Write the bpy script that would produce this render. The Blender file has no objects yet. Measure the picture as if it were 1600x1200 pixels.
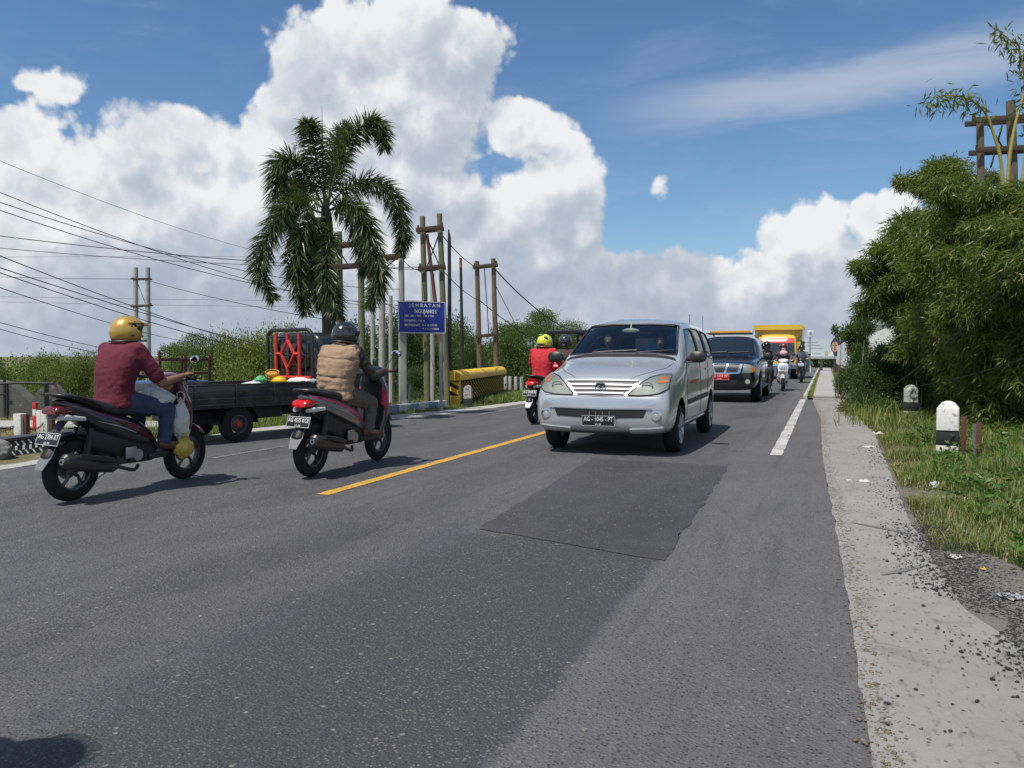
import bpy, bmesh, math, random
import numpy as np
from mathutils import Vector, Matrix, noise
from mathutils.bvhtree import BVHTree
R = math.radians
rnd = random.Random(7)
C = bpy.context.scene.collection
SC = bpy.context.scene

# ------------------------------------------------------------------ camera
CAMH, YAW, PITCH, FPX = 1.2, R(21.3), math.atan(47/1255), 1255.0
cd = bpy.data.cameras.new('camera'); cam = bpy.data.objects.new('camera', cd); C.objects.link(cam)
cd.sensor_width = 36; cd.lens = 36*FPX/1600; cd.clip_start = .05; cd.clip_end = 6000
cam.location = (0, 0, CAMH); cam.rotation_euler = (R(90)-PITCH, 0, YAW)
SC.camera = cam
# ------------------------------------------------------------------ light
SHX, SHY = .20, .46                      # ground shadow offset per metre of height
sd = bpy.data.lights.new('sun', 'SUN'); sd.energy = 4.8; sd.angle = R(.53); sd.color = (1, .95, .87)
sun = bpy.data.objects.new('sun', sd); C.objects.link(sun)
sun.rotation_euler = Vector((SHX, SHY, -1)).to_track_quat('-Z', 'Y').to_euler()
SC.view_settings.view_transform = 'Standard'; SC.view_settings.look = 'None'
SC.view_settings.exposure = 0.0; SC.view_settings.gamma = 1; SC.view_settings.use_curve_mapping = False

def ray(px, py):
    u = (px-800)/FPX; v = (600-py)/FPX
    D = math.cos(PITCH)+v*math.sin(PITCH); z = -math.sin(PITCH)+v*math.cos(PITCH)
    c, s = math.cos(YAW), math.sin(YAW)
    return Vector((u*c-D*s, u*s+D*c, z)), D
def P(px, py, z=0.0):                    # photo pixel -> point on the level z
    d, D = ray(px, py); k = (z-CAMH)/d.z
    return Vector((d.x*k, d.y*k, z))
def PD(px, py, dist):                    # photo pixel -> point at a distance ahead of the lens
    d, D = ray(px, py); k = dist/D
    return Vector((d.x*k, d.y*k, CAMH+d.z*k))
def azel(px, py):
    d, _ = ray(px, py); d.normalize()
    return math.atan2(d.x, d.y), math.asin(d.z)

class NT:
    def __init__(s, tree): s.t = tree; s.n = tree.nodes; s.l = tree.links
    def new(s, typ, **kw):
        n = s.n.new(typ)
        for k, v in kw.items(): setattr(n, k, v)
        return n
    def put(s, sock, v):
        if isinstance(v, bpy.types.NodeSocket): s.l.new(v, sock)
        elif v is not None: sock.default_value = v
    def m(s, op, a, b=None, c=None, clamp=False):
        n = s.new('ShaderNodeMath', operation=op, use_clamp=clamp)
        s.put(n.inputs[0], a); s.put(n.inputs[1], b)
        if c is not None: s.put(n.inputs[2], c)
        return n.outputs[0]
    def v(s, op, a, b=None, scale=None):
        n = s.new('ShaderNodeVectorMath', operation=op)
        s.put(n.inputs[0], a); s.put(n.inputs[1], b)
        if scale is not None: s.put(n.inputs[3], scale)
        return n.outputs['Value'] if op in ('LENGTH', 'DOT_PRODUCT', 'DISTANCE') else n.outputs[0]
    def ss(s, x, a, b, c=0.0, d=1.0):
        n = s.new('ShaderNodeMapRange', interpolation_type='SMOOTHSTEP')
        s.put(n.inputs[0], x)
        for i, q in enumerate((a, b, c, d)): s.put(n.inputs[i+1], q)
        return n.outputs[0]
    def noise(s, vec, scale, detail=4, rough=.55, dist=0, col=False):
        n = s.new('ShaderNodeTexNoise'); s.put(n.inputs['Vector'], vec)
        n.inputs['Scale'].default_value = scale; n.inputs['Detail'].default_value = detail
        n.inputs['Roughness'].default_value = rough; n.inputs['Distortion'].default_value = dist
        return n.outputs['Color' if col else 'Fac']
    def vor(s, vec, scale, out='Distance', rnd_=1, **kw):
        n = s.new('ShaderNodeTexVoronoi', **kw); s.put(n.inputs['Vector'], vec)
        n.inputs['Scale'].default_value = scale; n.inputs['Randomness'].default_value = rnd_
        return n.outputs[out]
    def mix(s, f, a, b, blend='MIX'):
        n = s.new('ShaderNodeMix', data_type='RGBA', blend_type=blend)
        s.put(n.inputs[0], f)
        for i, q in ((6, a), (7, b)):
            if isinstance(q, (tuple, list)) and len(q) == 3: q = (*q, 1)
            s.put(n.inputs[i], q)
        return n.outputs[2]
    def xyz(s, vec):
        n = s.new('ShaderNodeSeparateXYZ'); s.put(n.inputs[0], vec); return n.outputs
    def comb(s, x, y, z=0.0):
        n = s.new('ShaderNodeCombineXYZ')
        for i, q in enumerate((x, y, z)): s.put(n.inputs[i], q)
        return n.outputs[0]

# ------------------------------------------------------------------ sky with cumulus
W = bpy.data.worlds.new('World'); SC.world = W; W.use_nodes = True
W.node_tree.nodes.clear(); n = NT(W.node_tree)
sky = n.new('ShaderNodeTexSky', sky_type='NISHITA'); sky.sun_disc = False
sky.sun_elevation = math.atan(1/math.hypot(SHX, SHY)); sky.sun_rotation = math.atan2(-SHX, -SHY)
sky.air_density = 1.0; sky.dust_density = .3; sky.ozone_density = 2.2; sky.altitude = 200
tc = n.new('ShaderNodeTexCoord'); dirv = n.v('NORMALIZE', tc.outputs['Generated'])
BL = [  # cloud bodies: photo centre x, y, half width [, weight]; upright ones
 (640,55,95),(560,75,95),(710,80,78),(480,120,75),(450,160,55),(600,160,140),(670,190,90),(540,230,110),(620,290,105),
 (808,205,50),(848,212,38),(885,280,58),(850,310,85),(765,352,66),(905,355,55),(860,385,70),(700,290,62),
 (45,235,90),(130,270,80),(200,245,70),(285,215,58),(350,235,62),(420,225,75),(80,360,140),(260,340,140),(400,320,120),(520,350,130),(640,400,105),
 (1270,365,62),(1215,380,44),(1300,330,34),(1300,400,70),(1385,345,58),(1440,390,80),(1200,430,60),
 (90,138,66,.42),(38,122,52,.36),(1030,291,40,.24),(778,65,44,.36)]
BF = [  # flat banks
 (80,440,200),(300,440,200),(520,450,200),(720,450,170),(880,430,120),(1000,430,90),(1080,425,85),(1150,435,70),(1250,450,160),(1400,450,170),(1550,460,150),
 (120,520,260),(420,520,260),(760,510,260),(1060,500,220),(1330,510,240),(1560,530,200)]
def cloud_base(vec):
    x, y, z = n.xyz(vec)[0:3]
    p = n.comb(n.m('ARCTAN2', x, y), n.m('ARCSINE', z))
    wob = n.v('SCALE', n.v('SUBTRACT', n.noise(vec, 7, 2, .6, col=True), (.5, .5, .5)), scale=.06)
    p = n.v('MULTIPLY', n.v('ADD', p, wob), (1, 1, 0)); acc = None
    for grp, asp in ((BL, 1.12), (BF, 2.3)):
        q = n.v('MULTIPLY', p, (1, asp, 0))
        for t_ in grp:
            a, e = azel(t_[0], t_[1]); ra = t_[2]/FPX*math.cos(math.atan((t_[0]-800)/FPX))**2*1.06; w = t_[3] if len(t_) > 3 else 1.0
            d = n.m('MULTIPLY_ADD', n.v('DISTANCE', q, (a, e*asp, 0)), -1/ra, w)
            acc = d if acc is None else n.m('SMOOTH_MAX', acc, d, .2)
        if grp is BL: up = acc
    off = n.m('ABSOLUTE', n.m('ADD', n.xyz(p)[0], YAW))
    gen = n.m('MULTIPLY', n.m('SUBTRACT', n.noise(vec, 2.2, 3, .5), .52), 3.2)
    return n.m('MAXIMUM', acc, n.m('SUBTRACT', gen, n.ss(off, .9, .66, 0, 3.0))), up, p
def cloud_detail(vec, warp):
    vb = n.new('ShaderNodeTexVoronoi', feature='F1', normalize=True); n.put(vb.inputs['Vector'], n.v('ADD', vec, warp))
    vb.inputs['Scale'].default_value = 12; vb.inputs['Detail'].default_value = 2.2; vb.inputs['Roughness'].default_value = .62; vb.inputs['Lacunarity'].default_value = 2.6
    fb = n.noise(vec, 12, 6, .60)
    return n.m('ADD', n.m('MULTIPLY', n.m('SUBTRACT', .36, vb.outputs['Distance']), 1.75), n.m('MULTIPLY', n.m('SUBTRACT', fb, .5), 1.35))
a0_, u0_, p0_ = cloud_base(dirv)
u1_ = None; q = n.v('MULTIPLY', n.v('ADD', p0_, (-.020, .030, 0)), (1, 1.12, 0))
for t_ in BL[:35]:
    a, e = azel(t_[0], t_[1]); ra = t_[2]/FPX*math.cos(math.atan((t_[0]-800)/FPX))**2*1.06
    d = n.m('MULTIPLY_ADD', n.v('DISTANCE', q, (a, e*1.12, 0)), -1/ra, 1.0); u1_ = d if u1_ is None else n.m('SMOOTH_MAX', u1_, d, .12)
warp = n.v('SCALE', n.v('SUBTRACT', n.noise(dirv, 18, 3, .6, col=True), (.5, .5, .5)), scale=.035)
t0_ = cloud_detail(dirv, warp)
t1_ = cloud_detail(n.v('ADD', dirv, (-.008, -.003, .016)), warp)
d0 = n.m('ADD', a0_, t0_)
ez = n.xyz(dirv)[2]
soft = n.noise(dirv, 4.0, 3, .5)
mask = n.ss(d0, n.m('SUBTRACT', .06, n.m('MULTIPLY', soft, .05)), n.m('ADD', .14, n.m('MULTIPLY', soft, .34)))
edge = n.ss(n.m('SUBTRACT', t0_, t1_), -.30, .40)
rimf = n.ss(d0, 1.0, .25)
big = n.noise(n.v('ADD', dirv, (2, 5, 1)), 6.5, 5, .55)
lo = n.ss(ez, .20, .04)
form = n.m('MULTIPLY', n.ss(n.m('ADD', n.m('SUBTRACT', u0_, u1_), n.m('MULTIPLY', t0_, .18)), -.32, .50), n.ss(u0_, -.5, .1))
g = n.m('ADD', n.m('ADD', n.m('MULTIPLY', edge, .40), n.m('MULTIPLY', rimf, .16)), n.m('MULTIPLY', form, .52))
g = n.m('ADD', g, n.m('MULTIPLY', n.ss(big, .36, .64), .42))
g = n.m('SUBTRACT', g, n.m('MULTIPLY', lo, .16), clamp=True)
ramp = n.new('ShaderNodeValToRGB'); cr = ramp.color_ramp; n.put(ramp.inputs[0], g)
cr.elements[0].position = .0; cr.elements[0].color = (.42, .485, .59, 1)
cr.elements[1].position = 1.0; cr.elements[1].color = (.90, .91, .93, 1)
for p_, c_ in ((.35, (.52, .575, .665, 1)), (.62, (.66, .70, .77, 1)), (.82, (.80, .82, .86, 1))):
    e_ = cr.elements.new(p_); e_.color = c_
ccol = n.v('SCALE', ramp.outputs[0], scale=10.3)
hs = n.new('ShaderNodeHueSaturation'); hs.inputs['Saturation'].default_value = 1.12
n.l.new(sky.outputs[0], hs.inputs['Color'])
skyc = n.mix(1.0, hs.outputs[0], (1.08, 1.17, 1.22), 'MULTIPLY')
skyc = n.mix(n.m('MULTIPLY', n.ss(ez, .16, .0), .85), skyc, (3.3, 4.9, 7.0))
# thin cirrus streak on the right
a1, e1 = azel(1330, 128); x, y, z = n.xyz(dirv)[0:3]
azs = n.m('ARCTAN2', x, y); els = n.m('ARCSINE', z)
da = n.m('SUBTRACT', azs, a1); de = n.m('SUBTRACT', n.m('SUBTRACT', els, e1), n.m('MULTIPLY', da, .05))
strk = n.noise(n.v('MULTIPLY', n.comb(azs, els), (6, 38, 1)), 1.0, 5, .6, .6)
ci = n.m('MULTIPLY', n.ss(n.m('ABSOLUTE', n.m('ADD', de, n.m('MULTIPLY', n.m('SUBTRACT', strk, .5), .04))), .042, .0), n.ss(n.m('ABSOLUTE', da), .34, .08))
ci = n.m('MULTIPLY', ci, .62)
ci2 = n.m('MULTIPLY', n.ss(n.noise(n.v('MULTIPLY', n.comb(azs, els), (3, 9, 1)), 1.3, 6, .62, .4), .45, .8), .22)
skyc = n.mix(n.m('MAXIMUM', ci, ci2), skyc, (6.2, 6.7, 7.6))
col = n.mix(mask, skyc, ccol)
bg = n.new('ShaderNodeBackground'); bg.inputs[1].default_value = .093; n.l.new(col, bg.inputs[0])
wo = n.new('ShaderNodeOutputWorld'); n.l.new(bg.outputs[0], wo.inputs[0])
W.cycles.sampling_method = 'MANUAL'; W.cycles.sample_map_resolution = 512

# ------------------------------------------------------------------ materials
MATS = {}
def M(name, col, rough=.6, metal=0.0, var=.12, scale=4, bump=0.0, bscale=60, coat=0.0, emit=0, alpha=None, dirt=None, spec=.5, vs=(1,1,1)):
    if name in MATS: return MATS[name]
    m = bpy.data.materials.new(name); m.use_nodes = True; t = NT(m.node_tree)
    b = t.n['Principled BSDF']; MATS[name] = m
    tcn = t.new('ShaderNodeTexCoord'); o = t.v('MULTIPLY', tcn.outputs['Object'], vs)
    c = (*col, 1)
    if var:
        f = t.noise(o, scale, 5, .6)
        c = t.mix(f, tuple(q*(1-var) for q in col), tuple(min(1, q*(1+var)) for q in col))
        f2 = t.noise(o, scale*6, 4, .6)
        c = t.mix(t.m('MULTIPLY', t.ss(f2, .45, .75), var), c, tuple(q*.55 for q in col))
        t.put(b.inputs['Roughness'], t.m('ADD', t.m('MULTIPLY', t.noise(o, scale*3, 4), .16), rough-.08, clamp=True))
    else: b.inputs['Roughness'].default_value = rough
    if dirt:
        f = t.m('MULTIPLY', t.ss(t.noise(o, dirt[1], 6, .7), dirt[2], dirt[2]+.15), dirt[3])
        c = t.mix(f, c, dirt[0])
    t.put(b.inputs['Base Color'], c)
    b.inputs['Metallic'].default_value = metal; b.inputs['Coat Weight'].default_value = coat
    b.inputs['Coat Roughness'].default_value = .06; b.inputs['Specular IOR Level'].default_value = spec
    if emit: t.put(b.inputs['Emission Color'], (*col, 1)); b.inputs['Emission Strength'].default_value = emit
    if bump:
        bn = t.new('ShaderNodeBump'); bn.inputs['Strength'].default_value = bump; bn.inputs['Distance'].default_value = .02
        t.put(bn.inputs['Height'], t.noise(o, bscale, 5, .6)); t.l.new(bn.outputs[0], b.inputs['Normal'])
    return m
def leafmat(name, c1, c2, rough=.45, trans=.3, dead=None):
    if name in MATS: return MATS[name]
    m = bpy.data.materials.new(name); m.use_nodes = True; t = NT(m.node_tree); MATS[name] = m
    b = t.n['Principled BSDF']; out = t.n['Material Output']
    g = t.new('ShaderNodeNewGeometry'); tcn = t.new('ShaderNodeTexCoord')
    f = t.m('ADD', t.m('MULTIPLY', g.outputs['Random Per Island'], .6), t.m('MULTIPLY', t.noise(tcn.outputs['Object'], .9, 3), .5), clamp=True)
    c = t.mix(f, c1, c2)
    oi = t.new('ShaderNodeObjectInfo'); c = t.mix(1.0, c, t.mix(oi.outputs['Random'], (.82, .86, .88), (1.32, 1.20, .98)), 'MULTIPLY')
    if dead: c = t.mix(t.m('GREATER_THAN', t.m('FRACT', t.m('MULTIPLY', g.outputs['Random Per Island'], 17.3)), 1-dead[1]), c, dead[0])
    t.put(b.inputs['Base Color'], c); b.inputs['Roughness'].default_value = rough; b.inputs['Specular IOR Level'].default_value = .35
    tr = t.new('ShaderNodeBsdfTranslucent'); t.put(tr.inputs[0], t.mix(.35, c, (.25, .35, .03)))
    mx = t.new('ShaderNodeMixShader'); mx.inputs[0].default_value = trans
    t.l.new(b.outputs[0], mx.inputs[1]); t.l.new(tr.outputs[0], mx.inputs[2]); t.l.new(mx.outputs[0], out.inputs[0])
    return m
def glassmat(name, tint=(.6,.65,.66), rough=.02, fac=.75):
    m = bpy.data.materials.new(name); m.use_nodes = True; t = NT(m.node_tree); MATS[name] = m
    t.n.remove(t.n['Principled BSDF']); out = t.n['Material Output']
    tr = t.new('ShaderNodeBsdfTransparent'); tr.inputs[0].default_value = (*tint, 1)
    gl = t.new('ShaderNodeBsdfGlossy'); gl.inputs['Roughness'].default_value = rough
    fr = t.new('ShaderNodeLayerWeight'); fr.inputs[0].default_value = .5
    mx = t.new('ShaderNodeMixShader'); t.put(mx.inputs[0], t.m('ADD', t.m('MULTIPLY', t.m('POWER', fr.outputs['Facing'], 4.0), .8), .045))
    t.l.new(tr.outputs[0], mx.inputs[1]); t.l.new(gl.outputs[0], mx.inputs[2]); t.l.new(mx.outputs[0], out.inputs[0])
    return m
# ------------------------------------------------------------------ mesh helpers
def link(o, parent=None):
    C.objects.link(o)
    if parent is not None: o.parent = parent
    return o
def finish(bm, name, mat, parent=None, smooth=True, angle=35, label=None):
    me = bpy.data.meshes.new(name); bmesh.ops.recalc_face_normals(bm, faces=bm.faces) if len(bm.faces) < 60000 else None
    bm.to_mesh(me); bm.free()
    for q in (mat if isinstance(mat, (list, tuple)) else [mat]): me.materials.append(q)
    if smooth: shade(me, angle)
    o = bpy.data.objects.new(name, me); link(o, parent)
    if label: o['label'] = label
    return o
def shade(me, angle=35):
    me.polygons.foreach_set('use_smooth', [True]*len(me.polygons))
    try: me.set_sharp_from_angle(angle=R(angle))
    except Exception: pass
def tag(o, label, cat, group=None, kind=None):
    o['label'] = label; o['category'] = cat
    if group: o['group'] = group
    if kind: o['kind'] = kind
    return o
def thing(name, label, cat, loc=(0,0,0), rz=0, group=None, scale=1):
    o = bpy.data.objects.new(name, None); o.empty_display_size = .1; link(o)
    o.location = loc; o.rotation_euler = (0, 0, rz); o.scale = (scale,)*3 if not isinstance(scale, tuple) else scale
    return tag(o, label, cat, group)
def struct(o): o['kind'] = 'structure'; return o
def dup(root, loc=None, rz=None, label=None, scale=None):
    r = root.copy(); C.objects.link(r)
    if loc is not None: r.location = loc
    if rz is not None: r.rotation_euler = (0, 0, rz)
    if scale is not None: r.scale = (scale,)*3
    if label: r['label'] = label
    for ch in list(root.children):
        c = ch.copy(); C.objects.link(c); c.parent = r
        for g_ in ch.children:
            d = g_.copy(); C.objects.link(d); d.parent = c
    return r
def BM(): return bmesh.new()
def box(bm, c, s, rot=None, bev=0.0, mi=0):
    mtx = Matrix.Translation(c) @ (rot.to_4x4() if rot is not None else Matrix()) @ Matrix.Diagonal((*s, 1))
    r = bmesh.ops.create_cube(bm, size=1, matrix=mtx)
    fs = {f for v in r['verts'] for f in v.link_faces}
    for f in fs: f.material_index = mi
    if bev:
        es = list({e for v in r['verts'] for e in v.link_edges})
        bmesh.ops.bevel(bm, geom=es, offset=bev, segments=2, affect='EDGES', profile=.6)
    return r['verts']
def rings(bm, rs, closed=True, cap=True, mi=0):
    vv = [[bm.verts.new(p) for p in r] for r in rs]; k = len(rs[0])
    for a, b in zip(vv[:-1], vv[1:]):
        for i in range(k if closed else k-1):
            j = (i+1) % k
            f = bm.faces.new((a[i], a[j], b[j], b[i])); f.material_index = mi
    if cap and closed:
        for q in (vv[0][::-1], vv[-1]):
            try: bm.faces.new(q).material_index = mi
            except ValueError: pass
    return vv
def frame(t, up=Vector((0,0,1))):
    t = t.normalized()
    if abs(t.dot(up)) > .98: up = Vector((0,1,0))
    a = t.cross(up).normalized(); return a, a.cross(t).normalized()
def tube(bm, pts, r, seg=8, cap=True, mi=0, flat=1.0):
    pts = [Vector(p) for p in pts]; n_ = len(pts)
    rr = r if isinstance(r, (list, tuple)) else [r]*n_
    rs = []
    pa = None
    for i, p in enumerate(pts):
        t = (pts[min(i+1, n_-1)]-pts[max(i-1, 0)])
        a, b = frame(t)
        if pa is not None:
            a = (pa-t.normalized()*pa.dot(t.normalized())).normalized(); b = a.cross(t.normalized())
        pa = a
        rs.append([p+(a*math.cos(q)+b*math.sin(q)*flat)*rr[i] for q in [2*math.pi*k/seg for k in range(seg)]])
    return rings(bm, rs, cap=cap, mi=mi)
def lathe(bm, prof, axis='z', c=(0,0,0), seg=24, mi=0, cap=True):
    c = Vector(c); rs = []
    for (r, h) in prof:
        ring = []
        for k in range(seg):
            q = 2*math.pi*k/seg; x, y = r*math.cos(q), r*math.sin(q)
            ring.append(c+Vector({'z': (x, y, h), 'x': (h, x, y), 'y': (x, h, y)}[axis]))
        rs.append(ring)
    return rings(bm, rs, cap=cap, mi=mi)
def ell(bm, c, r, rot=None, seg=16, rg=10, mi=0):
    mtx = Matrix.Translation(c) @ (rot.to_4x4() if rot is not None else Matrix()) @ Matrix.Diagonal((*r, 1))
    q = bmesh.ops.create_uvsphere(bm, u_segments=seg, v_segments=rg, radius=1, matrix=mtx)
    for f in {f for v in q['verts'] for f in v.link_faces}: f.material_index = mi
def prism(bm, poly, axis, a, b, mi=0):
    """poly of 2D points, extruded along axis from a to b. axis x: (y,z); y: (x,z); z: (x,y)"""
    def p3(p, h): return {'x': (h, p[0], p[1]), 'y': (p[0], h, p[1]), 'z': (p[0], p[1], h)}[axis]
    return rings(bm, [[Vector(p3(p, a)) for p in poly], [Vector(p3(p, b)) for p in poly]], mi=mi)
def loft(bm, secs, seg=14, pw=2.4, cap=True, mi=0):
    """sections (y, z, halfwidth, halfheight[, x, tilt]) along y, superellipse"""
    rs = []
    for s in secs:
        y, z, w, h = s[:4]; x = s[4] if len(s) > 4 else 0; tl = s[5] if len(s) > 5 else 0
        ring = []
        for k in range(seg):
            q = 2*math.pi*k/seg; cx, sx = math.cos(q), math.sin(q)
            px = abs(cx)**(2/pw)*math.copysign(1, cx)*w; pz = abs(sx)**(2/pw)*math.copysign(1, sx)*h
            ring.append(Vector((x+px, y+pz*math.sin(tl), z+pz*math.cos(tl))))
        rs.append(ring)
    return rings(bm, rs, cap=cap, mi=mi)
def evald(o):
    dg = bpy.context.evaluated_depsgraph_get(); dg.update()
    me = bpy.data.meshes.new_from_object(o.evaluated_get(dg)); return me
def fuse(bm, name, mat, voxel=.01, it=4, parent=None, disp=0, dscale=8, seed=0, label=None):
    """one continuous skin over the overlapping volumes in bm"""
    me = bpy.data.meshes.new(name); bm.to_mesh(me); bm.free()
    o = bpy.data.objects.new(name, me); C.objects.link(o)
    md = o.modifiers.new('r', 'REMESH'); md.mode = 'VOXEL'; md.voxel_size = voxel
    md = o.modifiers.new('s', 'SMOOTH'); md.factor = .5; md.iterations = it
    m2 = evald(o); o.modifiers.clear(); o.data = m2; bpy.data.meshes.remove(me)
    m2.name = name; m2.materials.clear()
    if disp:
        k = len(m2.vertices); co = np.empty(k*3, 'f'); m2.vertices.foreach_get('co', co); co = co.reshape(-1, 3)
        no = np.array([v.normal[:] for v in m2.vertices])
        for i in range(k):
            p = Vector(co[i])*dscale+Vector((seed, 0, 0)); p.z *= 1.7
            f = noise.noise(p)+.5*noise.noise(p*2.3)
            co[i] += no[i]*disp*(abs(f)*2-.6)
        m2.vertices.foreach_set('co', co.ravel())
    for q in (mat if isinstance(mat, (list, tuple)) else [mat]): m2.materials.append(q)
    shade(m2, 80)
    if parent is not None: o.parent = parent
    if label: o['label'] = label
    return o
def resample(pts, k):
    pts = [Vector(p) for p in pts]; L = [0]
    for a, b in zip(pts[:-1], pts[1:]): L.append(L[-1]+(b-a).length)
    out = []
    for i in range(k):
        t = L[-1]*i/(k-1); j = 0
        while j < len(L)-2 and L[j+1] < t: j += 1
        f = (t-L[j])/max(1e-9, L[j+1]-L[j]); out.append(pts[j].lerp(pts[j+1], f))
    return out
def spline(pts, k):
    pts = [Vector(p) for p in pts]; out = []; n_ = len(pts)
    for i in range(k):
        t = (n_-1)*i/(k-1); j = min(int(t), n_-2); f = t-j
        p0, p1, p2, p3 = pts[max(j-1, 0)], pts[j], pts[j+1], pts[min(j+2, n_-1)]
        out.append(.5*((2*p1)+(p2-p0)*f+(2*p0-5*p1+4*p2-p3)*f*f+(3*p1-p0-3*p2+p3)*f**3))
    return out
def bvh_of(o):
    me = o.data
    return BVHTree.FromPolygons([v.co.copy() for v in me.vertices], [tuple(p.vertices) for p in me.polygons])
def patch(bm, bvh, axis, top, bot, nx=8, nz=4, off=.004, th=.012, mi=0, far=5):
    """panel ruled between two outlines, laid on a body by rays. axis '-y','+y' use (x,z); '+x','-x' use (y,z); 'z' uses (x,y)"""
    A = resample([(*p, 0) for p in top], nx); B = resample([(*p, 0) for p in bot], nx)
    outer, inner = [], []
    for j in range(nz):
        f = j/(nz-1); ro, ri = [], []
        for a, b in zip(A, B):
            q = a.lerp(b, f)
            if axis == '-y': o_, d = Vector((q.x, -far, q.y)), Vector((0, 1, 0))
            elif axis == '+y': o_, d = Vector((q.x, far, q.y)), Vector((0, -1, 0))
            elif axis == '+x': o_, d = Vector((far, q.x, q.y)), Vector((-1, 0, 0))
            elif axis == '-x': o_, d = Vector((-far, q.x, q.y)), Vector((1, 0, 0))
            else: o_, d = Vector((q.x, q.y, far)), Vector((0, 0, -1))
            h = bvh.ray_cast(o_, d)
            if h[0] is None:
                h = bvh.find_nearest(o_+d*far); nn = -d; hp = h[0]
            else:
                hp = h[0]; nn = h[1] if h[1].dot(d) < 0 else -h[1]
                nn = (nn-d*.6).normalized()
            ro.append(hp+nn*off); ri.append(hp+nn*(off-th))
        outer.append(ro); inner.append(ri)
    vo = [[bm.verts.new(p) for p in r] for r in outer]; vi = [[bm.verts.new(p) for p in r] for r in inner]
    def F(*v):
        try: bm.faces.new(v).material_index = mi
        except ValueError: pass
    for j in range(nz-1):
        for i in range(nx-1):
            F(vo[j][i], vo[j][i+1], vo[j+1][i+1], vo[j+1][i]); F(vi[j][i], vi[j+1][i], vi[j+1][i+1], vi[j][i+1])
    for i in range(nx-1):
        F(vo[0][i], vi[0][i], vi[0][i+1], vo[0][i+1]); F(vo[-1][i], vo[-1][i+1], vi[-1][i+1], vi[-1][i])
    for j in range(nz-1):
        F(vo[j][0], vo[j+1][0], vi[j+1][0], vi[j][0]); F(vo[j][-1], vi[j][-1], vi[j+1][-1], vo[j+1][-1])
def pobj(name, bvh, axis, top, bot, mat, parent, label=None, **kw):
    bm = BM(); patch(bm, bvh, axis, top, bot, **kw); return finish(bm, name, mat, parent, label=label)
def npmesh(name, V, F, mat, parent=None, smooth=False):
    me = bpy.data.meshes.new(name); V = np.asarray(V, 'f'); F = np.asarray(F, 'i'); k = F.shape[1]
    me.vertices.add(len(V)); me.vertices.foreach_set('co', V.ravel())
    me.loops.add(F.size); me.loops.foreach_set('vertex_index', F.ravel())
    me.polygons.add(len(F)); me.polygons.foreach_set('loop_start', np.arange(0, F.size, k, dtype='i'))
    if smooth: me.polygons.foreach_set('use_smooth', [True]*len(F))
    me.update(calc_edges=True); me.materials.append(mat)
    return link(bpy.data.objects.new(name, me), parent)
RG = np.random.default_rng(11)
def unit(v): return v/np.maximum(np.linalg.norm(v, axis=1, keepdims=True), 1e-9)
def leaves(pos, dirs, length, width, fold=.25):
    """rhombic folded leaves, 2 quads-worth as 4 verts each; returns V,F"""
    n_ = len(pos); d = unit(dirs); s = unit(np.cross(d, unit(RG.normal(size=(n_, 3))))); up = np.cross(s, d)
    L = (length*(.6+.8*RG.random((n_, 1)))); Wd = width*(.7+.6*RG.random((n_, 1)))
    a = pos; m = pos+d*L*.45; b = pos+d*L
    V = np.stack([a, m+s*Wd/2+up*Wd*fold, b, m-s*Wd/2+up*Wd*fold], 1).reshape(-1, 3)
    F = np.arange(n_*4).reshape(-1, 4)
    return V, F
def text(s, size, name, mat, parent, loc, rot, depth=.002, align='CENTER', sx=1.0, bold=0, label=None):
    cu = bpy.data.curves.new('t', 'FONT'); cu.body = s; cu.size = size; cu.align_x = align; cu.align_y = 'CENTER'
    cu.extrude = depth; cu.offset = bold; cu.resolution_u = 2
    o = bpy.data.objects.new('t', cu); C.objects.link(o); me = evald(o); bpy.data.objects.remove(o)
    me.name = name; me.materials.clear(); me.materials.append(mat)
    o = bpy.data.objects.new(name, me); link(o, parent); o.location = loc; o.rotation_euler = rot; o.scale = (sx, 1, 1)
    if label: o['label'] = label
    return o
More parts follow.
